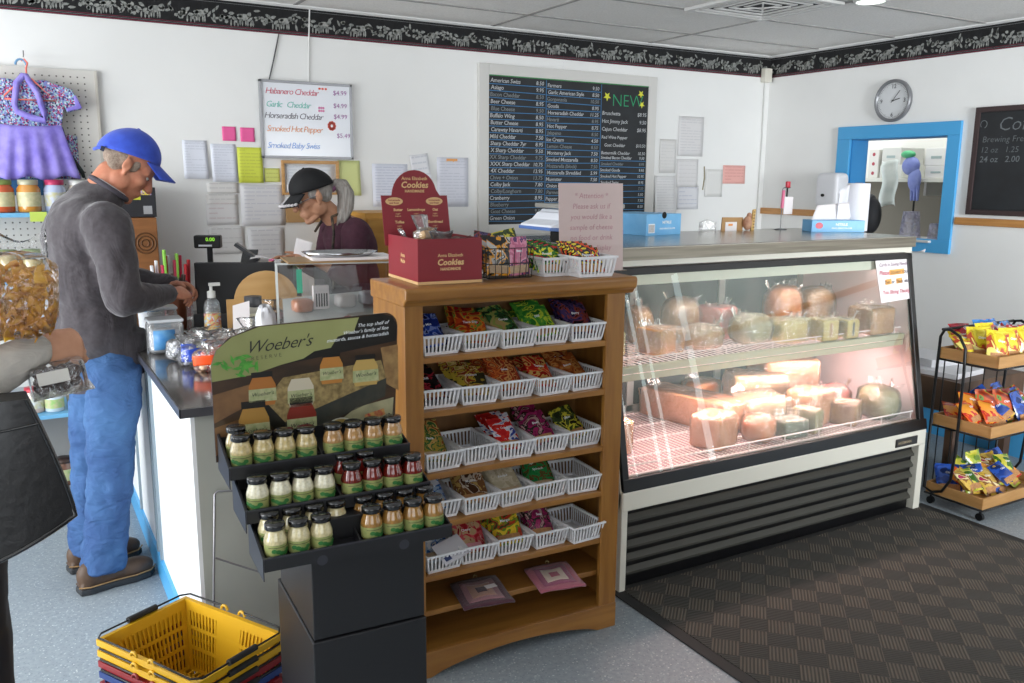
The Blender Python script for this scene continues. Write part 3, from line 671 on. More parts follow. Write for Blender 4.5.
t = MB().sheet(lambda u, v: (3.07+0.11*u, 3.40+0.01*sin(5*u), ZT+0.002+0.055*v*(1-0.5*abs(u-.5))), 10, 6, 0.001).build('plastic_bag', glass('clear_bag', base=0.12, rough=0.2, film=0.3), loc=(3.12, 3.40, ZT))
tag(t, 'small clear plastic bag lying between the blue carton and the cardboard flap', 'bag')
# deli scale
t = thing('deli_scale', 'white and blue electronic deli scale behind the paper sign, with a yellow sticker', 'scale', (2.003, 3.02, ZT))
M_SCW = mat('scale_white', 'e9ecf4', 0.35); M_SCB = mat('scale_blue', '5577b8', 0.4)
b = MB(); b.prism([(-0.16, 0.055), (-0.155, 0.075), (-0.10, 0.095), (-0.075, 0.12), (-0.06, 0.125), (-0.05, 0.135), (0.20, 0.125), (0.20, 0.04)], -0.12, 0.12, 'y'); b.build('housing', M_SCW, t, bevel=0.005)
b = MB(); b.prism([(-0.162, 0.055), (-0.162, 0.068), (0.202, 0.052), (0.202, 0.030)], -0.122, 0.122, 'y'); b.build('blue_band', M_SCB, t, bevel=0.002)
b = MB(); b.box(-0.08, 0.20, -0.13, 0.13, 0.140, 0.158); b.build('weighing_plate', mat('plate_grey', 'a3a29c', 0.4, 0.5), t, bevel=0.004)
b = MB(); b.box(-0.02, 0.18, -0.10, 0.10, 0.0, 0.04); b.build('foot', M_DARK, t, bevel=0.004)
b = MB(); b.box(-0.105, -0.083, -0.1225, -0.12, 0.068, 0.092); b.box(-0.098, -0.070, -0.1225, -0.12, 0.088, 0.098); b.build('yellow_sticker', mat('sticker_yellow', 'f0cf35', 0.5), t)
b = MB(); b.box(-0.035, 0.015, -0.1225, -0.12, 0.072, 0.09); b.build('display', mat('display_grey', '8d8f94', 0.4), t)
# ================================================================ OAK BOOKCASE
M_OAK = mat('oak', '9a6a2e', 0.42, c2='865824', nscale=5, stretch=(6, 6, 0.7), coat=0.2)
M_OAKH = mat('oak_shelf', '9d6c30', 0.42, c2='885a26', nscale=5, stretch=(0.7, 6, 6), coat=0.2)
M_OAKB = mat('oak_back', '7c5528', 0.5, c2='6a4720', nscale=5, stretch=(5, 5, 0.6))
BK = (0.985, 2.345, 0.0); BR = rad(-1.5)
bk = thing('bookcase', 'open oak bookcase full of white baskets between the mustard stand and the cheese case', 'bookcase', BK, BR)
BW, BD, BH = 0.80, 0.275, 1.245
for x0 in (0.0, BW-0.018):
    MB().box(x0, x0+0.018, 0.018, BD, 0, BH).build('side_panel', M_OAK, bk)
MB().box(0.018, BW-0.018, BD-0.006, BD, 0.04, BH).build('back_panel', M_OAKB, bk)
for x0 in (0.0, BW-0.072):
    MB().box(x0, x0+(0.06 if x0 == 0 else 0.072), 0.0, 0.02, 0, BH).build('stile', M_OAK, bk, bevel=0.002)
b = MB(); b.prism([(-0.004, 1.222), (-0.014, 1.236), (-0.026, 1.244), (-0.028, 1.272), (-0.022, 1.28), (BD+0.01, 1.28), (BD+0.01, 1.222)], -0.006, BW+0.03, 'x'); b.build('top_board', M_OAKH, bk, bevel=0.005)
for z in (1.063, 0.892, 0.69, 0.525, 0.35, 0.217):
    MB().box(0.018, BW-0.018, 0.004 if z > 0.22 else 0.03, BD-0.006, z-0.019, z).build('shelf', M_OAKH, bk, bevel=0.002)
MB().box(0.018, BW-0.018, 0.004, BD-0.006, 0.074, 0.093).build('shelf', M_OAKH, bk, bevel=0.002)
pts = [(0.0, 0.092), (0.0, 0.0), (0.075, 0.0)]+[(0.075+0.65*i/16, 0.045*sin(pi*i/16)**0.7 if 0 < i < 16 else 0.0) for i in range(1, 16)]+[(0.725, 0.0), (BW, 0.0), (BW, 0.092)]
MB().prism(pts, -0.004, 0.018, 'y').build('arched_apron', M_OAKH, bk, bevel=0.002)
bkM = Matrix.Translation(BK) @ Matrix.Rotation(BR, 4, 'Z')
def onbk(x, y, z): return tuple(bkM @ Vector((x, y, z)))

# ---- slotted baskets
M_PLW = mat('basket_plastic', 'e4e4e6', 0.35)
def basket_mesh(w, d, h):
    b = MB(); fl_ = 0.86
    def corner(t): # outline at height fraction t, with flare
        k = fl_+(1-fl_)*t; return w/2*k, d/2*k
    def ring(t0, t1, th):
        (a0, b0), (a1, b1) = corner(t0), corner(t1); z0, z1 = h*t0, h*t1
        for s_ in (-1, 1):
            b.add([(-a0, s_*b0, z0), (a0, s_*b0, z0), (a1, s_*b1, z1), (-a1, s_*b1, z1), (-a0, s_*(b0-th), z0), (a0, s_*(b0-th), z0), (a1, s_*(b1-th), z1), (-a1, s_*(b1-th), z1)],
                  [(0, 1, 2, 3), (5, 4, 7, 6), (3, 2, 6, 7), (1, 0, 4, 5)])
            b.add([(s_*a0, -b0, z0), (s_*a0, b0, z0), (s_*a1, b1, z1), (s_*a1, -b1, z1), (s_*(a0-th), -b0, z0), (s_*(a0-th), b0, z0), (s_*(a1-th), b1, z1), (s_*(a1-th), -b1, z1)],
                  [(0, 1, 2, 3), (5, 4, 7, 6), (3, 2, 6, 7), (1, 0, 4, 5)])
    ring(0.0, 0.16, 0.002); ring(0.86, 1.0, 0.0025)
    # rolled rim
    a1, b1 = corner(1.0); e = 0.004
    for (x0, x1, y0, y1) in ((-a1-e, a1+e, -b1-e, -b1), (-a1-e, a1+e, b1, b1+e), (-a1-e, -a1, -b1, b1), (a1, a1+e, -b1, b1)): b.box(x0, x1, y0, y1, h-0.006, h)
    a0, b0 = corner(0.0); b.box(-a0, a0, -b0, b0, 0.0, 0.002)
    (al, bl), (ah, bh) = corner(0.14), corner(0.88); z0, z1 = h*0.14, h*0.88
    n = 9
    for i in range(n+1):
        u = -1+2*i/n; ww = 0.0062
        for s_ in (-1, 1): b.bar((u*al*0.98, s_*(bl-0.001), z0), (u*ah*0.98, s_*(bh-0.001), z1), ww, 0.002, up=(0, 1, 0))
    n = 15
    for i in range(n+1):
        u = -1+2*i/n
        for s_ in (-1, 1): b.bar((s_*(al-0.001), u*bl*0.98, z0), (s_*(ah-0.001), u*bh*0.98, z1), 0.002, 0.0052, up=(0, 1, 0))
    return b
bproto = basket_mesh(0.131, 0.195, 0.064).build('slotted_basket', M_PLW)
first_basket = [True]
def basket(x, y, z, rz, label, group='slotted white baskets in the bookcase', tilt=0.0):
    if first_basket[0]: o = bproto; first_basket[0] = False
    else: o = bproto.copy(); COL.objects.link(o)
    o.location = onbk(x, y, z); o.rotation_euler = (tilt, 0, BR+rad(rz)); tag(o, label, 'basket', group); return o

# ---- foil seed and soup mix packets
PM = {}
def pk_mat(key, cols, **k):
    PM[key] = print_mat('print_'+key, cols, **k); return PM[key]
pk_mat('blue', ['1d2f78', '2f4aa8', '7f93cf', '16204f'], seed=1)
pk_mat('redorange', ['8c2a1e', 'c1431f', 'd9822e', '6b8f3a', 'b52a22'], seed=2)
pk_mat('darkgreen', ['1c4026', '2c5a34', '8a9a4c', 'a58c5a'], seed=3)
pk_mat('limegreen', ['2f7a30', '4f9a38', 'b8cf3f', '2a6a2a'], seed=4, stretch=(1, 3, 1))
pk_mat('purple', ['2a2440', '4a3a66', '8a3f3a', '1c1a28'], seed=5)
pk_mat('blackred', ['17151a', '26222a', '8f2430', '121014'], seed=6)
pk_mat('yellowcream', ['b8a14e', 'd8c07a', '8a3a2a', 'c2a83e', '3a3a2a'], seed=7)
pk_mat('orange', ['c2542a', 'e07a3a', 'a8402a', 'd99a5a', '8c3a24'], seed=8)
pk_mat('red', ['b0221f', 'cf3a28', 'c9a35a', '96201c'], seed=9)
pk_mat('brownorange', ['8a4a24', 'b8622e', 'c98a4a', '7a2f1e'], seed=10)
pk_mat('pasta', ['6b7a3a', 'a8923e', '3f6a3a', 'c2a05a', '8a4a2a'], seed=11)
pk_mat('redwhite', ['c2262a', 'd8382f', 'd9d9e2', '3a4a9a'], seed=12)
pk_mat('magenta', ['7a1f4a', '9c2a5f', '2a2a26', 'b08a8a', '521633'], seed=13)
pk_mat('blackyellow', ['24301c', '3a4a24', 'c2b83a', '1c2418'], seed=14)
pk_mat('brownwhite', ['4a2f20', 'cdbfae', '7a5234', 'b99a5a'], seed=15)
pk_mat('kraft', ['cbbfa2', 'd8cdb4', 'c2b496'], seed=16)
pk_mat('emerald', ['1f7a3f', '2a8f4c', '6a4a2c', '17602f'], seed=17)
pk_mat('fruit', ['e0b52c', 'e8c838', '6a8f2c', 'b8402a', '3a4a2a'], seed=18)
pk_mat('pinkred', ['a8242e', 'c8525a', 'c2a07a', '8a1c24'], seed=19)
pk_mat('wave', ['c8ccd4', '2f5a9a', '9fb4cc', 'd8dade'], seed=20)
pk_mat('snack', ['17171a', '24221f', 'e09a2c', 'c2c2c0', '4a3a20'], seed=21)
pk_mat('pinksnack', ['c26a8a', 'd88aa4', '5a3a6a', 'b05a7a'], seed=22)
pk_mat('yellowgreen', ['d0c022', 'e0d434', '3a7a2c', '1f3a1c', 'b82a28'], seed=23)
pk_mat('yellowred', ['e0b42c', 'd04a22', '2a2224', 'e8d03a', '6a2f7a'], seed=24)
M_PKBACK = mat('packet_back', 'b9a48c', 0.35)
M_WINDOW = {'pale': mat('mix_pale', 'b99d80', 0.6, c2='c9b190', nscale=120), 'pink': mat('mix_pink', 'd0808c', 0.6, c2='dc98a0', nscale=120), 'tan': mat('mix_tan', 'c08c58', 0.6, c2='a87444', nscale=120)}
def packet_proto(key, w, h, t, win='tan', title='Mix'):
    """flat sealed pouch standing in its local xz plane, printed side to -y, crimped top"""
    root = bpy.data.objects.new('seasoning_packet', None); COL.objects.link(root); root.empty_display_size = 0.03
    R_ = random.Random(hash(key) % 1000 if False else sum(map(ord, key)))
    ph = R_.uniform(0, 6)
    def th(u, v): return t*0.5*(max(0.0, sin(pi*min(max((v-0.03)/0.90, 0), 1)))**0.5)*(max(0.0, sin(pi*min(max(u, 0.0), 1)))**0.6)*(1+0.12*sin(9*u+ph)*sin(8*v))
    b = MB()
    b.sheet(lambda u, v: ((u-.5)*w, -th(u, v)-0.0004+0.002*sin(5*u+ph), v*h), 12, 14)
    b.sheet(lambda u, v: ((.5-u)*w, th(1-u, v)+0.0004+0.002*sin(5*(1-u)+ph), v*h), 12, 14)
    b.build('pouch', PM[key], root)
    c = MB(); c.sheet(lambda u, v: ((u-.5)*w*0.80, -th(0.1+u*.8, 0.06+v*.2)-0.0014+0.002*sin(5*(0.1+u*.8)+ph), (0.06+v*0.2)*h), 8, 4); c.build('contents_window', M_WINDOW[win], root)
    c = MB(); zz = 0.60
    y0 = -th(0.5, zz)-0.0022+0.002*sin(2.5+ph)-0.0012
    c.text(title, w*0.13, frameM((0, y0, zz*h), (1, 0, 0), (0, 0, 1)), 0.1, align='CENTER', bold=0.0003); c.build('lettering', M_PW, root)
    return root
PROTO = {}
def packet(loc, rot, key, label, group, w=0.10, h=0.135, t=0.012, win='tan', title='Soup Mix', cat='packet'):
    pk = (key, w, h)
    if pk not in PROTO: PROTO[pk] = packet_proto(key, w, h, t, win, title); o = PROTO[pk]
    else: o = copy_tree(PROTO[pk])
    o.location = loc; o.rotation_euler = Euler(rot, 'XYZ'); tag(o, label, cat, group); return o
ORD = ['first', 'second', 'third', 'fourth', 'fifth']
SHN = ['top shelf', 'second shelf', 'third shelf', 'fourth shelf', 'fifth shelf']
rows = [
 (1.063, [0.135]*5, [('blue', 'royal blue foil', 2, 'pale', 'Dip Mix'), ('redorange', 'red and orange printed', 3, 'pale', 'Taco Dip'), ('darkgreen', 'dark green printed', 3, 'pale', 'Garden'), ('limegreen', 'green and lime striped', 4, 'tan', 'Dill'), ('purple', 'dark purple', 3, 'tan', 'Berry')]),
 (0.892, None, [('blackred', 'black and red', 3, 'tan', 'Chili'), ('yellowcream', 'cream and yellow', 3, 'pale', 'Cheese'), ('orange', 'orange printed', 3, 'tan', 'Salsa'), ('red', 'bright red', 3, 'tan', 'Tomato'), ('brownorange', 'rust orange', 3, 'tan', 'Bacon')]),
 (0.69, None, [('pasta', 'green and amber', 2, 'pale', 'Pasta'), None, ('redwhite', 'red white and blue', 3, 'tan', 'Onion'), ('magenta', 'magenta and black', 3, 'tan', 'Beet'), ('blackyellow', 'dark green and yellow', 1, 'tan', 'Olive')]),
 (0.525, None, [('wave', 'blue and white', 1, 'pale', 'Crackers'), ('brownwhite', 'brown and white', 2, 'tan', 'Mocha'), ('kraft', 'kraft cream', 2, 'pale', 'Recipe'), ('emerald', 'emerald green', 2, 'pale', 'Spinach'), None]),
 (0.35, None, [('wave', 'blue wave patterned', 1, 'pale', 'Ranch'), ('pinkred', 'dark red with pink filling', 3, 'pink', 'Cherry'), ('fruit', 'yellow fruit printed', 3, 'tan', 'Mango'), ('magenta', 'raspberry pink', 2, 'pink', 'Rasp'), None]),
]
PN = ['front', 'middle', 'back', 'rearmost']
for ri, (z, _, items) in enumerate(rows):
    for ci, it in enumerate(items):
        x = 0.129+0.1345*ci; dy = [0.0, 0.004, -0.004, 0.006, -0.006][(ci+ri) % 5]; rz = [2, -3, 4, -2, 3][(ci*2+ri) % 5]
        y = 0.112+dy; zz = z; tl = 0.0
        if ri == 4 and ci == 4: y -= 0.03
        w_ = 'empty' if it is None else 'holding %s packets' % it[1]
        basket(x, y, zz+0.0008, rz, 'white basket, %s from left on the %s, %s' % (ORD[ci], SHN[ri], w_), tilt=tl)
        if it is None: continue
        key, cname, n, win, title = it
        for k in range(n):
            # packets lean back on one another, the front one lowest
            lean = rad(-46-3*k+2*((ci+k) % 2)); yy = y-0.052+0.034*k; z0 = zz+0.020+0.006*k
            if z == 0.892 or z == 0.525: lean -= rad(6)
            packet(onbk(x+0.003*((k*7+ci) % 3-1), yy, z0), (lean+rad(RND.uniform(-9, 3)), rad(RND.uniform(-9, 9)), BR+rad(RND.uniform(-12, 12))), key,
                   '%s packet, %s one in the %s basket of the %s' % (cname, PN[k] if n > 1 else 'only', ORD[ci], SHN[ri]), 'packets in the bookcase baskets', win=win, title=title)
# white recipe card lying over the first fifth-shelf basket
t = thing('recipe_card', 'white card with a small navy square lying over the leftmost basket of the fifth shelf', 'card', onbk(0.165, 0.035, 0.412), rot=(rad(32), rad(-8), rad(14)))
MB().box(-0.055, 0.055, -0.04, 0.04, -0.0008, 0.0008).build('card', mat('card_grey_white', 'b9b7bc', 0.5), t)
MB().box(-0.045, -0.02, -0.03, -0.014, 0.0009, 0.0013).build('navy_square', mat('navy_ink', '28345c', 0.5), t)
# quilted pot holders hanging over the sixth shelf
def potholder(P4, cols, lab):
    p = [Vector(q) for q in P4]; c = sum(p, Vector())/4
    t = thing('quilted_potholder', lab, 'potholder', tuple(c))
    def S_(u, v):
        q = p[0].lerp(p[1], u).lerp(p[3].lerp(p[2], u), v); q = q-c; q.z += 0.003*sin(u*9)*sin(v*7)+0.004*sin(pi*u); return q
    mm = [mat('quilt_'+x, x, 0.85, bmp=0.3, bscale=200, sheen=0.3) for x in cols]
    names = ['border_cloth', 'log_cabin_cloth', 'inner_cloth', 'centre_patch']
    ext = [0.5, 0.36, 0.24, 0.10]
    for i, e in enumerate(ext):
        b = MB(); b.sheet(lambda u, v: S_(0.5+(u-.5)*2*e, 0.5+(v-.5)*2*e)+Vector((0, 0, 0.0 if i == 0 else 0.0072+0.0012*i)), 10, 10, 0.007 if i == 0 else 0.0008); b.build(names[i], mm[i], t)
    b = MB(); m_ = S_(0.5, 0.0); b.tube([m_, m_+Vector((0.01, 0.01, 0.012)), m_+Vector((0.022, 0.012, 0.006)), m_+Vector((0.015, 0.0, 0.003))], 0.0022, 6, closed=True); b.build('hanging_loop', mat('loop_tan', 'a89468', 0.8), t)
    return t, S_
t, S_ = potholder([(1.197, 2.485, .226), (1.365, 2.47, .226), (1.345, 2.295, .212), (1.172, 2.325, .212)], ['4a2230', '8c6066', 'a07868', '3c1c28'], 'dark maroon quilted potholder on the low shelf, left of the pink one')
b = MB(); b.box(-0.02, 0.02, -0.012, 0.012, 0, 0.001); 
for i, v in enumerate(b.v): b.v[i] = S_(0.72, 0.45)+Vector((v.x, v.y, v.z+0.013))
b.build('price_tag', M_PAPER, t)
potholder([(1.478, 2.46, .226), (1.645, 2.445, .226), (1.618, 2.275, .212), (1.454, 2.305, .212)], ['a85c6c', '94506a', 'c8b4a4', '9c4458'], 'rose pink quilted potholder on the low shelf, right of the maroon one')

# ---- on top of the bookcase
M_CRIM = mat('crimson_card', '7e2029', 0.45, c2='86242e', nscale=4); M_GOLD = mat('gold_print', 'd8b27e', 0.5); M_CRIMP = mat('crimson_card_side', '8a2631', 0.4)
t = thing('cookie_display_box', 'open crimson cardboard counter box with an arched header, full of small clear bags', 'display box', (1.048, 2.385, 1.281), rad(-3))
b = MB(); w_, d_, h_ = 0.212, 0.27, 0.138; e = 0.003
b.box(0, w_, 0, e, 0, h_); b.box(0, w_, d_-e, d_, 0, h_); b.box(0, e, e, d_-e, 0, h_); b.box(w_-e, w_, e, d_-e, 0, h_); b.box(e, w_-e, e, d_-e, 0, e)
b.build('tray', M_CRIM, t)
b = MB(); b.box(-0.0005, w_+0.0005, -0.0008, 0, 0.0, 0.009); b.box(-0.0008, 0, 0, d_, 0.0, 0.009); b.build('gold_edge', M_GOLD, t)
b = MB()
out = [(-0.01, 0.10), (w_+0.012, 0.10), (w_-0.004, 0.262), (w_-0.03, 0.262)]+[(0.093+0.078*cos(a), 0.262+0.082*sin(a)) for a in [pi*i/14 for i in range(1, 14)]]+[(0.014, 0.262), (-0.022, 0.262)]
b.prism(out, d_, d_+0.003, 'y'); b.build('header_card', M_CRIM, t)
F = lambda x, z, y=-0.0012: frameM((x, y, z), (1, 0, 0), (0, 0, 1))
yb = d_-0.0012
b = MB(); b.text('Anna Elizabeth', 0.014, F(w_/2, 0.083), align='CENTER', bold=.0002); b.text('Cookies', 0.026, F(w_/2, 0.058), 0.15, align='CENTER', bold=.0008); b.text('HANDMADE', 0.012, F(w_/2, 0.042), align='CENTER', bold=.0004)
b.build('lettering', M_GOLD, t)
b = MB(); q = 0.093
b.text('Anna Elizabeth', 0.015, F(q, 0.312, yb), align='CENTER', bold=.0002); b.text('Cookies', 0.028, F(q, 0.287, yb), 0.15, align='CENTER', bold=.0008); b.text('HANDMADE', 0.012, F(q, 0.272, yb), align='CENTER', bold=.0004)
for (x, z, s_) in ((0.035, 0.212, 'Butter'), (0.098, 0.212, 'Lemondrops'), (0.165, 0.212, 'Oat'), (0.040, 0.172, 'Toffee'), (0.165, 0.172, 'Shortbread')):
    b.text(s_, 0.012, F(x, z, yb), align='CENTER', bold=.0005); b.text('sugar\nbaked', 0.008, F(x, z-0.011, yb), align='CENTER')
b.build('lettering', M_GOLD, t)
for cx in (0.022, 0.162):
    b = MB(); b.disc((cx, yb, 0.243), 0.013, (0, -1, 0), sx=2.3); o = b.build('oval_badge', M_GOLD, t)
    b = MB(); b.text('homemade\nand fresh', 0.009, F(cx, 0.244, yb-0.0006), align='CENTER', bold=.0002); b.build('lettering', M_CRIMP, o)
b = MB(); b.text('Anna\nMade', 0.018, frameM((-0.0012, 0.13, 0.075), (0, -1, 0), (0, 0, 1)), align='CENTER', bold=.0004); b.build('lettering', M_GOLD, t)
M_CBAG = glass('cello_bag', base=0.08, rough=0.12, film=0.07)
M_COOK = mat('cookie', 'd0a86a', 0.7, c2='b98a4c', nscale=60)
ckr = bpy.data.objects.new('bagged_cookies', None); COL.objects.link(ckr)
b = MB()
for i in range(5): b.tube([(-0.02+0.004*i, -0.012+0.006*i, 0.0), (0.02+0.004*i, -0.010+0.006*i, 0.004)], 0.012, 10)
b.build('cookies', M_COOK, ckr)
b = superbox(0.065, 0.05, 0.045, 0.45, wob=0.03, seed=3); b.sheet(lambda u, v: ((u-.5)*0.05*(1+v*.5), 0.004*sin(8*u), 0.018+0.05*v), 8, 5, 0.0006); b.build('clear_bag', M_CBAG, ckr)
bags = [(0.055, 0.08, 0.115, 20, -20, 'standing tall at the left rear'), (0.10, 0.05, 0.108, -30, 40, 'at the front centre'), (0.15, 0.06, 0.106, 60, -50, 'at the front right'), (0.165, 0.13, 0.104, 10, 60, 'at the back right'), (0.10, 0.13, 0.106, -60, 30, 'in the middle'), (0.04, 0.16, 0.10, 80, -30, 'at the back left'), (0.10, 0.19, 0.10, 15, 45, 'against the header')]
boxM = Matrix.Translation((1.048, 2.385, 1.281)) @ Matrix.Rotation(rad(-3), 4, 'Z')
for i, (x, y, z, rz, rx, w2) in enumerate(bags):
    o = ckr if i == 0 else copy_tree(ckr)
    o.location = boxM @ Vector((x, y, z+(0.028 if i == 0 else 0))); o.rotation_euler = (rad(rx), 0, rad(rz)); tag(o, 'small clear bag of cookies in the crimson box, ' + w2, 'cookies', 'cookie bags in the crimson box')
# black wire basket
t = thing('wire_basket', 'black wire basket of snack bags on the bookcase top, right of the crimson box', 'basket', (1.385, 2.47, 1.281), rad(-3))
b = MB(); a, c, h_ = 0.082, 0.07, 0.10
for z, k in ((0.004, 0.92), (0.05, 0.96), (0.10, 1.0)):
    b.tube([(-a*k, -c*k, z), (a*k, -c*k, z), (a*k, c*k, z), (-a*k, c*k, z)], 0.0016 if z else 0.0022, 6, closed=True)
for i in range(8):
    x = -1+2*i/7
    for s_ in (-1, 1): b.tube([(x*a*.92, s_*c*.92, 0.004), (x*a, s_*c, 0.10)], 0.0012, 6)
for i in range(7):
    y = -1+2*i/6
    for s_ in (-1, 1): b.tube([(s_*a*.92, y*c*.92, 0.004), (s_*a, y*c, 0.10)], 0.0012, 6)
for i in range(6): b.tube([(-a*.92, (-1+2*i/5)*c*.92, 0.004), (a*.92, (-1+2*i/5)*c*.92, 0.004)], 0.0012, 6)
b.build('wire_grid', mat('black_wire', '1b1a1a', 0.4, 0.4), t)
def topbag(x, y, z, rx, ry, rz, key, lab, w_=0.085, h_=0.125, th=0.022, win='tan', title='Bites'):
    packet((x, y, z), (rad(rx), rad(ry), rad(rz)), key, lab, 'bags on top of the bookcase', w=w_, h=h_, t=th, win=win, title=title)
topbag(1.348, 2.425, 1.292, -8, 3, -4, 'snack', 'black and orange snack bag at the front left of the black wire basket', win='pale')
topbag(1.425, 2.425, 1.290, -8, -3, 2, 'pinksnack', 'pink snack bag at the front right of the black wire basket', win='pale')
topbag(1.355, 2.465, 1.295, -14, 2, -3, 'snack', 'black and orange snack bag behind the front one in the wire basket', win='pale')
topbag(1.43, 2.47, 1.315, -18, -12, -6, 'blackyellow', 'dark green bag sticking highest out of the wire basket', win='pale')
topbag(1.33, 2.50, 1.305, -12, 10, -5, 'purple', 'purple and brown bag at the back left of the wire basket')
bk2 = basket(0, 0, 0, 0, 'white slotted basket on the bookcase top, next to the black wire basket', 'baskets on the bookcase top'); bk2.location = (1.567, 2.475, 1.281); bk2.rotation_euler = (0, 0, rad(-2)); bk2.scale = (0.94, 0.8, 1.0)
bk3 = basket(0, 0, 0, 0, 'white slotted basket on the bookcase top, in front of the upright paper sign', 'baskets on the bookcase top'); bk3.location = (1.672, 2.395, 1.281); bk3.rotation_euler = (0, 0, rad(-2)); bk3.scale = (1.12, 0.72, 1.08)
for k in range(4):
    topbag(1.552-0.004*k, 2.435+0.022*k, 1.292+0.006*k, -32-2*k, 0, -6+k, 'yellowgreen', 'yellow and green bag, %s one in the basket next to the wire basket' % PN[k], 0.095, 0.105, 0.012, title='Pretzel')
for k in range(4):
    topbag(1.665-0.004*k, 2.352+0.02*k, 1.296+0.008*k, -38-2*k, 0, -4+k, 'yellowred', 'yellow and red bag, %s one in the basket before the paper sign' % PN[k], 0.105, 0.098, 0.012, title='Peppers')
t = thing('standing_paper_sign', 'pinkish hand written paper standing upright at the back right of the bookcase top', 'sign', (1.748, 2.475, 1.281), rad(-1), rot=(rad(-3), 0, rad(-1)))
MB().box(-0.132, 0.135, -0.001, 0.001, 0.002, 0.306).build('paper', mat('sign_pinkish', 'c9b4b0', 0.55), t)
b = MB(); 
for i, s_ in enumerate(['* Attention *', 'Please ask us if', 'you would like a', 'sample of cheese', 'no food or drink', 'near the display', 'thank you']):
    b.text(s_, 0.026, F(0.0, 0.255-0.036*i, -0.0016), 0.15, align='CENTER', bold=.0001)
b.build('lettering', mat('faded_red_ink', 'b88c92', 0.6), t)
MB().box(-0.128, 0.131, 0.0015, 0.0035, 0.002, 0.302).build('acrylic_back', glass('acrylic_clear', base=0.04, rough=0.03), t)
b = MB(); b.box(-0.135, 0.138, -0.02, 0.03, 0.0, 0.002); b.build('acrylic_foot', MC['acrylic_clear'], t)
# ================================================================ MUSTARD COUNTER DISPLAY
M_CBLK = mat('display_black_card', '17171a', 0.45); M_CGR = mat('display_edge_grey', '2f2f36', 0.35)
SR = rad(-2.5); SP = (0.372, 1.61, 0.0)
st = thing('mustard_display_stand', 'tall black cardboard display stand with tiered trays and a printed header card', 'display stand', SP, SR)
stM = Matrix.Translation(SP) @ Matrix.Rotation(SR, 4, 'Z')
# tiers: (x offset, y front, z floor)
TW, TD = 0.40, 0.135
TI = [(0.0, 0.0, 0.835), (-0.014, 0.088, 0.905), (-0.028, 0.176, 0.972)]
TN = ['lowest', 'middle', 'top']
slope = 0.10   # trays tip slightly forward
def tray(i):
    x0, y0, z0 = TI[i]; e = 0.003; b = MB(); lip = 0.026; back = 0.052
    w = TW
    b.prism([(0, 0.010), (TD, 0.010+TD*slope), (TD, 0.010+TD*slope+e), (0, 0.010+e)], 0, w, 'x')                      # floor
    b.box(0, w, -e, 0, 0, lip)                                                                       # front lip
    b.box(0, w, TD, TD+e, TD*slope, TD*slope+back-0.01)
    for xx in (0, w-e, w/2-e/2-0.002):
        b.prism([(0, 0), (TD, TD*slope), (TD, TD*slope+back), (0, lip)], xx, xx+e, 'x')
    for k, v in enumerate(b.v): b.v[k] = Vector((v.x+x0, v.y+y0, v.z+z0))
    return b
for i in range(3):
    tr = tray(i).build('tray', M_CBLK, st)
    x0, y0, z0 = TI[i]
    b = MB(); b.prism([(0.0, -0.02), (TD+0.01, -0.02), (TD+0.01, TD*slope+0.052), (0, 0.026)], -0.0022, -0.0002, 'x')
    for k, v in enumerate(b.v): b.v[k] = Vector((v.x+x0, v.y+y0, v.z+z0))
    b.build('side_wall', M_CGR, tr)
    b = MB(); b.bar((x0, y0-0.002, z0+0.0275), (x0+TW, y0-0.002, z0+0.0275), 0.006, 0.003); b.build('lip_edge', M_CGR, tr)
for cx in (0.115, 0.29):
    b = MB(); b.disc((cx, -0.0035, 0.838), 0.011, (0, -1, 0)); b.build('tray_tab', M_CGR, st)
# pedestal
b = MB(); b.box(0.105, 0.355, 0.05, 0.36, 0.635, 0.90); b.prism([(0.11, 0.90), (0.355, 0.90), (0.355, 1.0), (0.11, 1.0)], 0.20, 0.36, 'y'); b.build('upper_pedestal', M_CBLK, st, bevel=0.002)
b = MB(); b.box(0.102, 0.358, 0.046, 0.385, 0.0, 0.632); b.build('lower_pedestal', M_CBLK, st, bevel=0.003)
# header card
hy = 0.315; hb = 0.97
HX0, HX1 = -0.035, 0.397
M_HB = mat('header_black', '1b1a18', 0.28, coat=0.3); M_HG = mat('header_olive', '8c8f58', 0.3, c2='9a9c66', nscale=5, coat=0.3)
M_DK = mat('header_photo_dark', '30241a', 0.28, c2='4a3423', nscale=9, stretch=(1, 1, 3), coat=0.3)
hd = MB(); out = [(HX0, hb), (HX1-0.012, hb), (HX1, 1.235)]+arc(HX1-0.032, 1.252, 0.032, 0, 80, 6)+[(HX0+0.10, 1.272)]+[(HX0+0.04, 1.25), (HX0+0.012, 1.222), (HX0, 1.19)]
hd.prism(out, hy, hy+0.004, 'y'); hd = hd.build('header_card', M_DK, st)
def HP(pts, m, name, d=0.0012, par=None):
    b = MB(); n_ = len(pts); y = hy-d
    ar = sum(pts[i][0]*pts[(i+1) % n_][1]-pts[(i+1) % n_][0]*pts[i][1] for i in range(n_))
    if ar < 0: pts = pts[::-1]
    b.add([(x, y, z) for x, z in pts], [tuple(range(n_))]); return b.build(name, m, par or hd)
X = lambda u: HX0+u*(HX1-HX0)
HP([(X(0), 1.155), (X(0.2), 1.163), (X(0.35), 1.180), (X(0.47), 1.19), (X(0.53), 1.205), (X(0.62), 1.21), (X(0.66), 1.235), (X(0.75), 1.245), (X(0.78), 1.277), (X(0.25), 1.271), (X(0.11), 1.252), (X(0.03), 1.225), (X(0.0), 1.19)], M_HG, 'olive_banner', 0.0018)
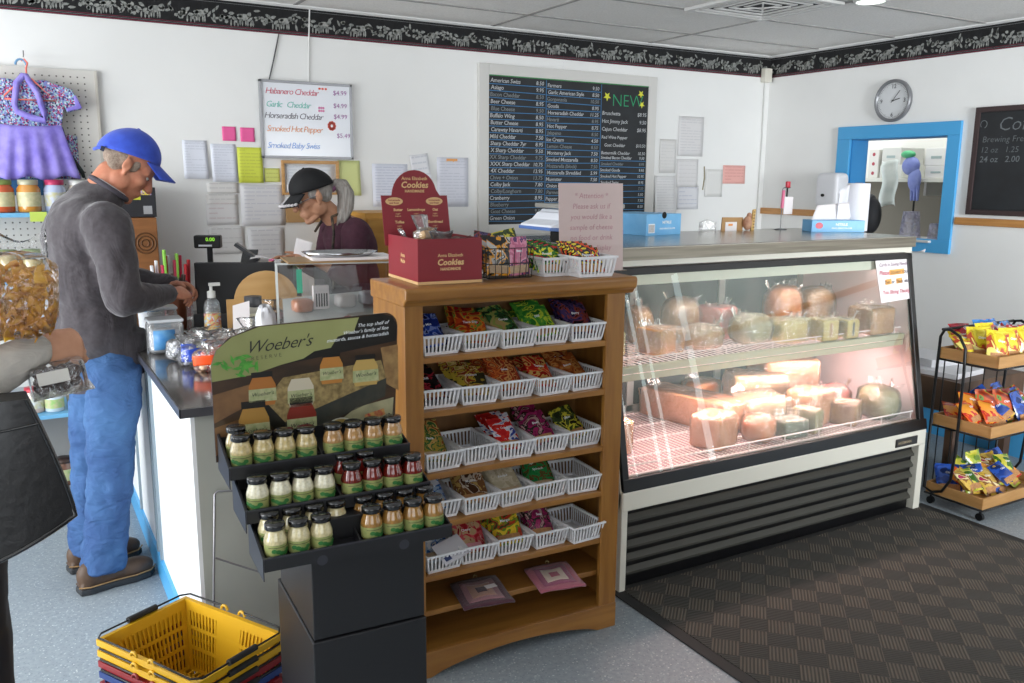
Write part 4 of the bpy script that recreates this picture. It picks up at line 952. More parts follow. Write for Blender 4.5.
HP([(X(0.35), 1.180), (X(0.5), 1.187), (X(0.99), 1.214), (X(1.0), 1.25), (X(0.97), 1.274), (X(0.9), 1.283), (X(0.78), 1.277), (X(0.75), 1.245), (X(0.66), 1.235), (X(0.62), 1.21), (X(0.53), 1.205), (X(0.47), 1.19)], M_HB, 'black_banner', 0.0014)
F2 = lambda x, z, d=0.0026: frameM((x, hy-d, z), (1, 0, 0.05), (-0.05, 0, 1))
b = MB(); b.text("Woeber's", 0.040, F2(X(0.17), 1.212), 0.5, bold=-0.0002, space=0.92); b.text('R E S E R V E', 0.0125, F2(X(0.20), 1.196), 0.0, bold=-0.0002); b.build('lettering', mat('ink_black', '1d1d1a', 0.5), hd)
b = MB(); 
for i, s_ in enumerate(['The top shelf of', "Woeber's family of fine", 'mustards, sauces & horseradish']): b.text(s_, 0.0118, F2(X(0.945), 1.2575-0.0135*i), 0.35, align='RIGHT')
b.build('lettering', M_PW, hd)
b = MB(); R5 = random.Random(5)
for i in range(26):
    a = R5.uniform(0, 6.3); c_ = Vector((X(0.15)+R5.gauss(0, .022), 0, 1.190+R5.gauss(0, .011))); u = Vector((cos(a), 0, sin(a)))*0.013; n_ = Vector((-sin(a), 0, cos(a)))*0.004
    b.add([(q.x, hy-0.003-0.0001*i, q.z) for q in (c_-u, c_+n_*-1, c_+u, c_+n_)], [(0, 1, 2, 3)])
b.build('leaf_print', mat('leaf_green', '3f8a2f', 0.5, c2='5aa83c', nscale=90), hd)
# printed still life: wooden table, crate, jars
HP([(X(0), 1.06), (X(0.28), 1.115), (X(0.28), 1.15), (X(0), 1.125)], mat('photo_table', '7d5a38', 0.35, c2='60432a', nscale=20), 'table_print')
HP([(X(0), 0.985), (X(0.0), 1.05), (X(0.18), 1.07), (X(0.18), 1.03)], MC['photo_table'], 'table_print')
HP([(X(0.26), 1.10), (X(0.36), 1.045), (X(0.93), 1.125), (X(0.9), 1.17), (X(0.36), 1.15)], mat('photo_straw', 'a08a58', 0.5, c2='6d5a34', nscale=70), 'straw_print', 0.0013)
HP([(X(0.26), 1.10), (X(0.36), 1.045), (X(0.36), 1.0), (X(0.27), 1.05)], M_HB, 'crate_print', 0.0014)
HP([(X(0.36), 1.045), (X(0.93), 1.125), (X(0.92), 1.08), (X(0.36), 1.0)], mat('photo_crate', '2c2f2a', 0.4, c2='3c3a30', nscale=30), 'crate_print', 0.0014)
HP([(X(0.93), 1.11), (X(1.0), 1.09), (X(1.0), 1.205), (X(0.90), 1.20)], mat('photo_bread', '9a7a4a', 0.5, c2='7a5a34', nscale=40), 'bread_print', 0.0014)
HP([(X(0.62), 0.98), (X(0.6), 1.015), (X(0.75), 1.06), (X(0.97), 1.075), (X(0.95), 0.98)], mat('photo_cloth', '8d8a6a', 0.5, c2='a7a07c', nscale=30), 'cloth_print', 0.0014)
HP([(X(0.80), 1.02), (X(0.92), 1.035), (X(0.91), 1.05), (X(0.80), 1.04)], mat('photo_tomato', 'b03038', 0.5, c2='c8a058', nscale=80), 'sandwich_print', 0.0018)
jm = {}
def pjar(u, z, w, h, col, lab, lid=True):
    x = X(u); p = [(x-w*.42, z), (x+w*.42, z), (x+w*.5, z+h*.25), (x+w*.48, z+h*.6), (x+w*.33, z+h*.85), (x-w*.33, z+h*.85), (x-w*.48, z+h*.6), (x-w*.5, z+h*.25)]
    k = HP(p, mat('print_jar_'+col, col, 0.3), 'jar_print', 0.0020)
    HP([(x-w*.5, z+h*.12), (x+w*.5, z+h*.12), (x+w*.49, z+h*.5), (x-w*.49, z+h*.5)], mat('print_label', 'b5b489', 0.4, c2='97a070', nscale=90), 'label_print', 0.0024)
    b = MB(); b.text("Woeber's", w*.2, F2(x, z+h*.3, 0.0028), 0.3, align='CENTER'); b.build('lettering', MC['ink_black'], hd)
    if lid: HP([(x-w*.38, z+h*.84), (x+w*.38, z+h*.84), (x+w*.38, z+h), (x-w*.38, z+h)], M_HB, 'lid_print', 0.0024)
pjar(0.25, 1.090, 0.062, 0.078, 'a86a30', 0); pjar(0.45, 1.078, 0.062, 0.078, 'c9bfa8', 0, False); pjar(0.62, 1.125, 0.056, 0.075, 'b57a38', 0); pjar(0.81, 1.112, 0.064, 0.075, 'b89a58', 0)
pjar(0.20, 0.998, 0.070, 0.105, 'a87f3e', 0); pjar(0.45, 1.0, 0.070, 0.10, '7c2a1e', 0)
def HE(u, z, rx, rz, m, d): return HP([(X(u)+rx*cos(a), z+rz*sin(a)) for a in [2*pi*i/20 for i in range(20)]], m, 'bowl_print', d)
HE(0.66, 1.022, 0.030, 0.018, mat('bowl_white', 'c9c7b8', 0.3), 0.0022); HE(0.66, 1.024, 0.024, 0.013, mat('bowl_mustard', 'a88f4c', 0.4), 0.0026)
HE(0.33, 0.975, 0.032, 0.014, MC['bowl_white'], 0.0022); HE(0.33, 0.973, 0.026, 0.010, MC['print_jar_7c2a1e'], 0.0026)
# ---- the jars
M_LID = mat('jar_lid_black', '121214', 0.22, coat=0.6)
JC = {'dijon': ('c9b47c', 'pale yellow mustard'), 'cream': ('d9d2b4', 'creamy white sauce'), 'red': ('6e1a12', 'dark red sauce'), 'honey': ('9c7136', 'amber brown mustard'), 'tan': ('b58a56', 'tan grainy mustard'), 'straw': ('cfc294', 'straw coloured mustard')}
M_LBL = mat('jar_label', '9c9c60', 0.4, c2='7f8c50', nscale=60, stretch=(1, 1, 1)); M_LBL2 = mat('jar_label_leaf', '2a6a30', 0.45)
def jar_proto(k):
    col, _ = JC[k]; root = bpy.data.objects.new('mustard_jar', None); COL.objects.link(root); root.empty_display_size = 0.03
    m, nt, b_ = nmat('jar_'+k); v = coords(nt); nt.links.new(ramp(nt, noise(nt, v, 200, 2), [(0.35, col), (0.75, '%02x%02x%02x' % tuple(max(0, int(int(col[i:i+2], 16)*0.86)) for i in (0, 2, 4)))]), b_.inputs['Base Color'])
    b_.inputs['Roughness'].default_value = 0.12; b_.inputs['Coat Weight'].default_value = 0.8; b_.inputs['Coat Roughness'].default_value = 0.04
    s_ = 0.94
    prof = [(0.0, 0.0), (0.0205, 0.0), (0.0225, 0.003), (0.0232, 0.012), (0.0245, 0.032), (0.0250, 0.037), (0.0235, 0.043), (0.0205, 0.052), (0.0185, 0.058), (0.0185, 0.066)]
    MB().lathe([(max(r*s_, 0.0001), z*s_) for r, z in prof], seg=24).build('glass_jar', m, root)
    MB().lathe([(0.0195, 0.058), (0.0205, 0.059), (0.0208, 0.068), (0.0195, 0.0705), (0.0001, 0.0705)], seg=24).build('lid', M_LID, root)
    l = MB().lathe([(0.0222, 0.006), (0.0231, 0.030)], seg=24, caps=False)
    lo = l.build('label', M_LBL, root)
    b = MB(); 
    for a0, zz in ((-95, 0.013), (-110, 0.016), (-75, 0.012), (-130, 0.018), (-60, 0.017)):
        a = rad(a0); c = Vector((cos(a)*0.0238, sin(a)*0.0238, zz)); b.disc(c, 0.0045, (cos(a), sin(a), 0), 8, sx=1.3)
    b.build('leaf_print', M_LBL2, lo)
    b = MB(); b.tube([(cos(rad(a))*0.0236, sin(rad(a))*0.0236, 0.0245) for a in range(-160, -19, 20)], 0.0005, 4); b.build('label_line', MC['ink_black'], lo)
    return root
JP = {}
def jar(ti, half, k, kind, row, n):
    x0, y0, z0 = TI[ti]
    x = x0+(0.030 if half == 0 else TW/2+0.030)+k*0.0465; y = y0+0.030+row*0.052
    z = z0+0.0145+(y-y0)*slope
    if kind not in JP: JP[kind] = jar_proto(kind); o = JP[kind]
    else: o = copy_tree(JP[kind])
    o.location = stM @ Vector((x, y, z)); o.rotation_euler = (0, 0, rad(RND.uniform(-35, 35)))
    rowname = 'front' if row == 0 else 'back'
    tag(o, 'jar of %s, %s row of the %s tray, %s from the %s' % (JC[kind][1], rowname, TN[ti], ['first', 'second', 'third', 'fourth'][k], 'stand\'s left' if half == 0 else 'tray divider'), 'jar', 'jars on the mustard display')
plan = {(0, 0): ('straw', (3, 4)), (0, 1): ('honey', (4, 4)), (1, 0): ('cream', (4, 0)), (1, 1): ('red', (4, 2)), (2, 0): ('dijon', (4, 1)), (2, 1): ('tan', (4, 0))}
for (ti, half), (kind, (nf, nb)) in plan.items():
    for k in range(nf): jar(ti, half, k, kind, 0, nf)
    for k in range(nb): jar(ti, half, k, kind, 1, nb)

# ================================================================ COUNTER
M_CW = mat('counter_white', 'e6e8ea', 0.45); M_CG = mat('counter_grey_panel', 'a9aba3', 0.5, c2='a0a29a', nscale=3)
KX0, KX1, KY0, KY1, KZ = 0.41, 1.05, 2.62, 4.55, 0.93
ct = thing('counter', 'white fronted checkout counter with a grey end panel and dark steel edged top', 'counter', (KX0, KY0, 0))
MB().box(0.012, 0.62, 0.0, 1.93, 0, 0.90).build('body', M_CG, ct)
MB().box(0.0, 0.012, 0.0, 1.93, 0.0, 0.90).build('front_panel', M_CW, ct)
for yy in (0.84, 0.93, 1.45): MB().box(-0.010, 0.0, yy, yy+0.022, 0.10, 0.90).build('batten', mat('batten_bluegrey', '8a9aa4', 0.5), ct)
MB().box(-0.012, 0.0, 0.0, 1.93, 0.0, 0.10).build('blue_kickboard', M_BLUE, ct)
b = MB(); b.box(-0.03, 0.65, -0.03, 1.93, 0.90, 0.93); b.build('worktop', mat('worktop_dark', '57534f', 0.12, c2='4c4845', nscale=12, spec=0.7), ct, bevel=0.004)
b = MB(); b.box(-0.034, 0.65, -0.034, -0.03, 0.902, 0.929); b.box(-0.034, -0.03, -0.034, 1.93, 0.902, 0.929); b.build('steel_edge', mat('edge_steel', '77757a', 0.3, 0.8), ct)
# bent wire easel leaning on the counter end
t = thing('wire_easel', 'thin bent wire frame leaning against the grey counter end', 'wire frame', (0.45, 2.56, 0))
b = MB(); b.tube([(-0.035, -0.02, 0.01), (-0.01, 0.0, 0.40), (0.012, 0.03, 0.655), (0.02, 0.03, 0.662), (0.075, 0.03, 0.655)], 0.0035, 8); b.tube([(0.0, 0.008, 0.46), (0.05, 0.008, 0.43), (0.13, -0.01, 0.39)], 0.003, 8); b.build('wire_rod', mat('wire_grey', '8c8c90', 0.35, 0.6), t)
# ================================================================ BACK WALL: boards and papers
# ---- menu chalkboard with pale frame
t = thing('menu_chalkboard', 'large wall chalkboard with a cheese price list in blue ruled rows and NEW in green', 'chalkboard', (0, 0, 0))
M_FRW = mat('frame_offwhite', 'cfcdc9', 0.5); M_SLATE = mat('slate', '17191c', 0.6, c2='202327', nscale=7)
M_CHALK = mat('chalk_white', 'b9bbbd', 0.8); M_CHB = mat('chalk_blue', '3f78a8', 0.8); M_CHG = mat('chalk_green', '2f9a6a', 0.8); M_CHY = mat('chalk_yellow', 'd4d440', 0.8); M_CHD = mat('chalk_dim', '7f8386', 0.8)
bx0, bx1, bz0, bz1 = 2.635, 3.89, 1.31, 2.233
f = MB(); fx0, fx1, fz0, fz1 = 2.565, 3.96, 1.24, 2.297
for (x0, x1, z0, z1) in ((fx0, bx0, fz0, fz1), (bx1, fx1, fz0, fz1), (bx0, bx1, bz1, fz1), (bx0, bx1, fz0, bz0)): f.box(x0, x1, YW-0.026, YW, z0, z1)
f.build('frame', M_FRW, t, bevel=0.002)
MB().box(bx0, bx1, YW-0.018, YW, bz0, bz1).build('slate', M_SLATE, t)
MB().box(bx0, bx1, YW-0.0195, YW-0.018, bz1-0.006, bz1).build('green_edge', mat('edge_green', '3f8a4c', 0.6), t)
Yc = YW-0.0195
col1 = [('American Swiss', '8.50'), ('Asiago', '9.95'), ('Bacon Cheddar', '8.50'), ('Beer Cheese', '8.95'), ('Blue Cheese', '9.50'), ('Buffalo Wing', '8.50'), ('Butter Cheese', '8.95'), ('Caraway Havarti', '8.95'), ('Mild Cheddar', '7.50'), ('Sharp Cheddar 7yr', '8.95'), ('X Sharp Cheddar', '9.50'), ('XX Sharp Cheddar', '9.75'), ('XXX Sharp Cheddar', '10.75'), ('4X Cheddar', '13.95'), ('Chive + Onion', '13.75'), ('Colby Jack', '7.80'), ('Colby/Longhorn', '7.80'), ('Cranberry', '8.95'), ('Blueberry', '8.95'), ('Goat Cheese', '9.95'), ('Green Onion', '8.50')]
col2 = [('Farmers', '9.50'), ('Garlic American Style', '8.50'), ('Gorgonzola', '10.50'), ('Gouda', '8.95'), ('Horseradish Cheddar', '11.25'), ('Havarti', '8.95'), ('Hot Pepper', '8.75'), ('Jalapeno', '8.50'), ('Ice Cream', '4.50'), ('Lemon Cheese', '8.50'), ('Monterey Jack', '7.50'), ('Smoked Mozzarella', '8.50'), ('Mozzarella (block)', '7.50'), ('Mozzarella Shredded', '5.99'), ('Muenster', '7.50'), ('Onion Cheddar', '8.50'), ('Parmesan', '9.95'), ('Pepper Jack', '8.50'), ('Provolone', '7.50'), ('Queso', '8.50'), ('Ricotta', '5.50')]
col3 = [('Smoked Bacon Cheddar', '9.50'), ('Smoked Cheddar', '8.95'), ('Smoked Gouda', '9.95'), ('Smoked Hot Pepper', '10.95'), ('Smoked Swiss', '8.95'), ('String Cheese', '7.50'), ('Swiss Baby', '5.50'), ('Swiss Lacy', '7.50'), ('Tomato Basil', '8.50'), ('Vegetable', '8.50'), ('Yogurt', '4.50')]
dz = 0.0425; c1x, c2x, c3x = bx0+0.012, bx0+0.425, bx0+0.86
tb = MB(); td = MB(); ln = MB()
def colrows(rows, x0, x1, z0, step, size):
    for i, (a, p) in enumerate(rows):
        z = z0-i*step
        if z < bz0+0.01: break
        dst = tb if (i*7+len(a)) % 3 else td
        dst.text(a, size, wallM(x0+0.004*sin(i*2.1), z+0.004, Yc), 0.1, bold=0.0003, space=0.95)
        dst.text(p, size*0.95, wallM(x1-0.012, z+0.004, Yc), 0.1, align='RIGHT', bold=0.0003)
        ln.bar((x0-0.008, Yc, z-0.006+0.003*sin(i)), (x1, Yc, z-0.006-0.003*sin(i)), 0.0045, 0.001, up=(0, 1, 0))
colrows(col1, c1x, c2x-0.01, bz1-0.048, dz, 0.036)
colrows(col2, c2x+0.005, c3x-0.01, bz1-0.055, dz, 0.034)
colrows(col3, c3x+0.005, bx1-0.005, bz1-0.50, 0.0415, 0.028)
for x in (c2x-0.003, c3x-0.003): ln.bar((x, Yc, bz0+0.01), (x, Yc, bz1-0.01), 0.004, 0.001, up=(0, 1, 0))
new = [('Bruschetta', '$8.95', .035), ('Hot Jimmy Jack', '9.50', .035), ('Cajun Cheddar', '$8.95', .035), ('Red Wine Pepper', '', .03), ('Goat Cheddar', '$10.50', .03), ('Buttermilk Cheddar', '10.50', .03)]
zz = bz1-0.205
for i, (a, p, s_) in enumerate(new):
    tb.text(a, s_, wallM(c3x+(0.03 if i == 4 else 0.006), zz, Yc), 0.12, bold=0.0003); tb.text(p, s_, wallM(bx1-0.012, zz, Yc), 0.12, align='RIGHT', bold=0.0002); zz -= 0.052
tb.build('chalk_lettering', M_CHALK, t); td.build('chalk_lettering', M_CHD, t); ln.build('ruled_line', M_CHB, t)
g_ = MB(); g_.text('NEW', 0.115, wallM(c3x+0.085, bz1-0.145, Yc), 0.0, bold=-0.002); g_.build('green_lettering', M_CHG, t)
for (x, z, r) in ((c3x+0.045, bz1-0.085, 0.032), (bx1-0.065, bz1-0.055, 0.028), (bx1-0.055, bz1-0.125, 0.026)):
    b = MB(); n_ = 10; b.add([(x+(r if k % 2 else r*.42)*sin(2*pi*k/n_), Yc, z+(r if k % 2 else r*.42)*cos(2*pi*k/n_)) for k in range(n_)][::-1], [tuple(range(n_))]); b.build('star', M_CHY, t)

# ---- whiteboard
t = thing('whiteboard', 'small whiteboard with coloured marker cheese specials hanging above the clerk', 'whiteboard', (0, 0, 0))
b = MB(); wx0, wx1, wz0, wz1 = 1.222, 1.745, 1.70, 2.118
MB().box(wx0+0.01, wx1-0.01, YW-0.022, YW-0.008, wz0+0.01, wz1-0.01).build('board', mat('whiteboard_white', 'dfe2e8', 0.25, coat=0.3), t)
for (x0, x1, z0, z1) in ((wx0, wx0+0.014, wz0, wz1), (wx1-0.014, wx1, wz0, wz1), (wx0, wx1, wz1-0.014, wz1), (wx0, wx1, wz0, wz0+0.014)): b.box(x0, x1, YW-0.030, YW-0.004, z0, z1)
b.build('frame', mat('frame_grey', '9d9ea2', 0.4, 0.3), t, bevel=0.002)
Yw = YW-0.0235
for (s_, z, x, c, p) in (('Habanero Cheddar', 2.055, .03, 'c8405a', '$4.99'), ('Garlic   Cheddar', 1.985, .03, '5fc0b0', '$4.99'), ('Horseradish Cheddar', 1.925, .02, '5a5560', '$4.99'), ('Smoked Hot Pepper', 1.855, .03, 'e8955a', '$5.49'), ('Smoked Baby Swiss', 1.765, .03, '6f9ce0', '')):
    b = MB(); b.text(s_, 0.046, wallM(wx0+x, z-0.01, Yw), 0.25, bold=-0.0003, space=0.82); b.build('marker_lettering', mat('marker_'+c, c, 0.5), t)
    if p:
        b = MB(); b.text(p, 0.036, wallM(wx1-(0.03 if c != 'e8955a' else 0.015), z-(0 if c != 'e8955a' else 0.035), Yw), 0.0, align='RIGHT'); b.build('marker_lettering', mat('marker_violet', '9a5a9a', 0.5), t)
b = MB()
for k in range(9):
    a = k*0.7; b.disc((wx0+0.40+0.016*cos(a), Yw, 1.885+0.018*sin(a)), 0.010, (0, -1, 0), 7)
b.build('pepper_drawing', mat('marker_red', 'dc5a48', 0.5), t)
b = MB(); 
for k in range(3): b.disc((wx0+0.335+0.018*k, Yw, 2.085), 0.006, (0, -1, 0), 8, sx=1.3)
b.build('pepper_drawing', mat('marker_red', 'dc5a48'), t)
b = MB()
for k in range(6): b.disc((wx0+0.33+0.012*(k % 3), Yw, 1.965+0.016*(k//3)), 0.007, (0, -1, 0), 7)
b.build('pepper_drawing', mat('marker_pink', 'd88ab0', 0.5), t)
t = MB().tube([(1.28+0.00, YW-0.008, 2.11), (1.31, YW-0.008, 2.22), (1.345, YW-0.008, 2.36)], 0.0035).build('cord', mat('cord_dark', '4a4a4c', 0.6), loc=(1.31, YW-0.008, 2.11)); tag(t, 'dark cord the whiteboard hangs from, slanting up to the border', 'cord')
t = MB().tube([(1.50, YW-0.008, 2.11), (1.505, YW-0.008, 2.25), (1.52, YW-0.008, 2.505)], 0.004).build('cord', mat('cable_white', 'd8d8d6'), loc=(1.50, YW-0.008, 2.11)); tag(t, 'white cord running straight up from the whiteboard to the ceiling', 'cord')

# ---- papers pinned to the wall
def paper(x0, z1, w_, h_, col, lab, lines=8, wall='b', ink='b4b8c4', rz=0.0, curl=0.0015, head=None, name='wall_paper', cat='paper', depth=0.0):
    t = thing(name, lab, cat, (x0+w_/2, YW-0.003-depth, z1-h_/2), 0)
    if wall == 'b': t.rotation_euler = (0, rad(rz), 0)
    m = mat('paper_'+col, col, 0.65)
    ink = '%02x%02x%02x' % tuple((int(ink[i:i+2], 16)*2+int(col[i:i+2], 16)*3)//5 for i in (0, 2, 4))
    MB().sheet(lambda u, v: ((u-.5)*w_, -0.0012-curl*(1-v)**2-curl*0.6*(2*u-1)**2*(1-v), (v-.5)*h_), 6, 6, 0.0006).build('sheet', m, t)
    if lines:
        b = MB(); R_ = random.Random(int(x0*1000+z1*77)); st_ = h_*0.84/lines
        for i in range(lines):
            z = h_*0.42-st_*i; a = -w_*0.42; v = z/h_+.5
            yy = -0.0024-curl*(1-v)**2-curl*0.6*(1-v)
            while a < w_*0.36:
                l_ = R_.uniform(0.1, 0.3)*w_
                e_ = min(a+l_, w_*0.42); b.box(a, e_, yy-0.0004, yy, z-st_*0.16, z+st_*0.10); a = e_+w_*0.03
                if R_.random() < 0.12: break
        b.build('written_lines', mat('ink_'+ink, ink, 0.7), t)
    if head:
        b = MB(); b.box(-w_*0.2, w_*0.15, -0.0026, -0.0022, h_*0.41, h_*0.475); b.build('coloured_heading', mat('heading_'+head, head, 0.6), t)
    return t
paper(1.02, 1.862, 0.072, 0.075, 'e8609c', 'pink square sticky note, the left of two beside the whiteboard', 0, name='sticky_note', cat='note')
paper(1.115, 1.86, 0.076, 0.075, 'e8609c', 'pink square sticky note, the right of two beside the whiteboard', 0, name='sticky_note', cat='note')
paper(0.812, 1.785, 0.125, 0.20, 'dde0ea', 'bluish white letter sheet, highest and leftmost of the wall papers left of the whiteboard', 12, curl=0.010)
paper(0.955, 1.77, 0.13, 0.20, 'dcdfe9', 'bluish white letter sheet beside the bright yellow sheet', 12, curl=0.012)
paper(1.092, 1.755, 0.135, 0.19, 'd4dc50', 'bright yellow sheet with faint writing below the pink notes', 9, ink='a8a850', curl=0.006, depth=0.004)
paper(1.235, 1.645, 0.085, 0.075, 'd3d878', 'small dull yellow slip right of the bright yellow sheet', 3, ink='a8a850')
paper(0.925, 1.565, 0.165, 0.055, 'e0dedb', 'thin white strip of paper under the two letter sheets', 2, ink='b8b8b8')
paper(0.92, 1.505, 0.165, 0.055, 'dedcd9', 'second white strip under the first strip', 2, ink='b8b8b8')
paper(0.915, 1.465, 0.168, 0.125, 'dfdddd', 'white note with a faint red line below the strips', 4, ink='c8b0b0')
paper(1.10, 1.555, 0.24, 0.225, 'dcdbdd', 'large white grid calendar sheet below the yellow sheet', 9, ink='b4b6c4')
paper(0.92, 1.33, 0.19, 0.15, 'dad9d8', 'pale sheet low on the wall left of the calendar sheet', 5, ink='bcbcbc')
paper(1.13, 1.32, 0.20, 0.19, 'dad9da', 'pale sheet low on the wall below the calendar sheet', 6, ink='bababf')
paper(1.655, 1.695, 0.135, 0.20, 'd2d894', 'pale green yellow sheet at the right of the clerk\'s ponytail', 0, curl=0.010)
paper(1.865, 1.68, 0.225, 0.25, 'dcdfea', 'large bluish white sheet with writing behind the crimson box header', 13, curl=0.006, ink='a4aac0')
paper(2.115, 1.74, 0.12, 0.17, 'e2e2e6', 'tilted white sheet right of the large bluish one', 4, curl=0.014, rz=-8)
paper(2.285, 1.725, 0.215, 0.30, 'd9dae4', 'white form with an orange heading, nearest the left of the menu chalkboard', 14, ink='b0b2c0', head='e8a45c')
paper(1.345, 1.668, 0.29, 0.16, 'dfe2e6', 'white notice inside the wooden frame above the clerk', 8)
paper(4.185, 2.05, 0.235, 0.28, 'd6d4d4', 'grey white sheet highest on the wall right of the menu chalkboard', 12, ink='b2b2b8')
paper(4.02, 1.885, 0.15, 0.235, 'd6d4d2', 'narrow pale sheet beside the chalkboard frame', 9, ink='c0c0c0')
paper(4.185, 1.75, 0.20, 0.20, 'd8d6d6', 'pale sheet below the highest sheet right of the chalkboard', 6, ink='c4c4c4')
paper(3.985, 1.63, 0.19, 0.29, 'e0dfdf', 'white curling page with typed lines beside the chalkboard\'s lower right', 13, curl=0.018, ink='c0c0c2')
paper(4.20, 1.56, 0.20, 0.17, 'd8d8dc', 'small chart sheet with a dark bottom line right of the curling page', 5, ink='a8acc0')
paper(4.46, 1.68, 0.17, 0.20, 'd9d8d5', 'blank white card with brown taped corners left of the pink note', 0)
paper(4.63, 1.712, 0.225, 0.135, 'e0a8a0', 'salmon pink notice near the corner of the room', 5, ink='b88080')
# wooden picture frame and cardboard behind the clerk
t = thing('notice_board', 'thin light wood frame on the wall under the whiteboard', 'frame', (0, 0, 0))
b = MB()
for (x0, x1, z0, z1) in ((1.33, 1.66, 1.672, 1.69), (1.33, 1.345, 1.50, 1.672), (1.645, 1.66, 1.50, 1.672), (1.345, 1.645, 1.50, 1.512)): b.box(x0, x1, YW-0.02, YW, z0, z1)
b.build('moulding', mat('pale_wood', 'c79a62', 0.5, c2='b98a52', nscale=10, stretch=(1, 1, 6)), t, bevel=0.002)
t = thing('cardboard_pocket', 'brown cardboard pocket on the wall right behind the clerk\'s chin', 'cardboard', (0, 0, 0))
MB().box(1.345, 1.60, YW-0.02, YW-0.002, 1.345, 1.46).build('card', mat('cardboard', 'b08a5c'), t)
# tall light wood cabinet behind the clerk
t = thing('wood_cabinet', 'light yellow wooden cabinet standing against the wall behind the clerk', 'cabinet', (1.66, 4.45, 0))
MB().box(0, 0.30, 0.02, 0.42, 0, 1.41).build('carcass', mat('yellow_pine', 'cf9a44', 0.5, c2='bf8836', nscale=5, stretch=(1, 1, 5)), t, bevel=0.003)
MB().box(0.01, 0.29, 0.0, 0.02, 0.05, 1.38).build('cabinet_door', MC['yellow_pine'], t, bevel=0.003)
# small wall marks: brown scar lines next to blank card
for i, (x, z0, z1) in enumerate(((4.445, 1.53, 1.70),)):
    t = MB().tube([(x-0.006, YW-0.004, z0), (x+0.006, YW-0.004, (z0+z1)/2), (x, YW-0.004, z1)], 0.004, 6).build('tape_strip', mat('tape_brown', '8a8062', 0.6), loc=(x, YW-0.004, z0)); tag(t, 'brown curled tape strip on the wall left of the blank card', 'tape')

# ================================================================ RIGHT WALL
t = thing('wall_clock', 'round grey rimmed wall clock above the blue framed window', 'clock', (XW, 3.80, 2.12), -pi/2)
# local: x -> -Y world, y -> +X world
MB().lathe([(0.0001, 0.0), (0.128, 0.0), (0.135, 0.006), (0.135, 0.026), (0.128, 0.034), (0.118, 0.030), (0.114, 0.018)], seg=48, caps=False).build('case_rim', mat('clock_rim', '86878a', 0.35, 0.5), t).rotation_euler = (pi/2, 0, 0)
MB().disc((0, -0.017, 0), 0.116, (0, -1, 0), 48).build('dial', mat('dial_white', 'd0d2d4', 0.5), t)
b = MB()
for s_, x, z in (('12', 0, 0.078), ('3', 0.086, -0.012), ('6', 0, -0.1), ('9', -0.086, -0.012)): b.text(s_, 0.036, F(x, z, -0.0185), align='CENTER', bold=0.0006)
b.build('numeral', mat('numeral_grey', '5a5c60', 0.5), t)
b = MB()
for k in range(60):
    a = 2*pi*k/60; r0 = 0.098 if k % 5 == 0 else 0.103
    if k % 15: b.bar((r0*sin(a), -0.018, r0*cos(a)), (0.110*sin(a), -0.018, 0.110*cos(a)), 0.002, 0.0006, up=(0, 1, 0))
b.build('minute_mark', mat('numeral_grey', '5a5c60'), t)
MB().bar((0, -0.020, 0), (0.052, -0.020, 0.012), 0.005, 0.001, up=(0, 1, 0)).build('hour_hand', M_DARK, t)
MB().bar((-0.01, -0.022, -0.012), (0.050, -0.022, 0.062), 0.0035, 0.001, up=(0, 1, 0)).build('minute_hand', M_DARK, t)
MB().cyl((0, -0.018, 0), (0, -0.024, 0), 0.005).build('hub', M_DARK, t)
# coffee blackboard
t = thing('coffee_blackboard', 'dark framed blackboard on the right wall reading Coffee, cut by the picture edge', 'blackboard', (XW, 3.222, 1.41), -pi/2)
b = MB(); Lb = 0.95
b.box(0, 0.03, -0.022, 0, 0, 0.63); b.box(Lb-0.03, Lb, -0.022, 0, 0, 0.63); b.box(0.03, Lb-0.03, -0.022, 0, 0, 0.03); b.box(0.03, Lb-0.03, -0.022, 0, 0.60, 0.63)
b.build('frame', mat('walnut_dark', '3a2a2a', 0.5), t, bevel=0.002)
MB().box(0.03, Lb-0.03, -0.012, 0, 0.03, 0.60).build('slate', M_SLATE, t)
b = MB(); b.text('Coffee', 0.11, F(0.14, 0.49, -0.014), 0.2, bold=-0.001); b.text('Brewing Fresh Daily', 0.05, F(0.055, 0.425, -0.014), 0.1, bold=-0.0005); b.text('12 oz   1.25', 0.048, F(0.05, 0.365, -0.014), 0.1, bold=-0.0005); b.text('24 oz   2.00', 0.05, F(0.05, 0.31, -0.014), 0.1, bold=0.0004)
b.tube([(0.055+0.02*cos(a), -0.014, 0.53+0.022*sin(a)) for a in [pi*k/8-1.2 for k in range(14)]], 0.002, 4); b.build('chalk_lettering', mat('chalk_grey', '6d7174', 0.8), t)
# soap dispenser between corner and window
t = thing('towel_dispenser', 'white rounded plastic dispenser on the right wall beside the blue frame', 'dispenser', (XW-0.022, 4.175, 1.395), -pi/2)
b = superbox(0.19, 0.13, 0.245, 0.32, 32, 20)
for i, v in enumerate(b.v): b.v[i] = Vector((v.x, v.y-0.066, v.z+0.1425))
b.build('cover', mat('dispenser_white', 'dadade', 0.35), t)
MB().box(-0.07, 0.07, -0.10, -0.03, 0.004, 0.03).build('outlet', mat('outlet_brown', '6d4a3a', 0.5), t, bevel=0.004)
MB().disc((-0.02, -0.1325, 0.11), 0.011, (0, -1, 0), 16, sx=1.5).build('sensor', M_DARK, t)
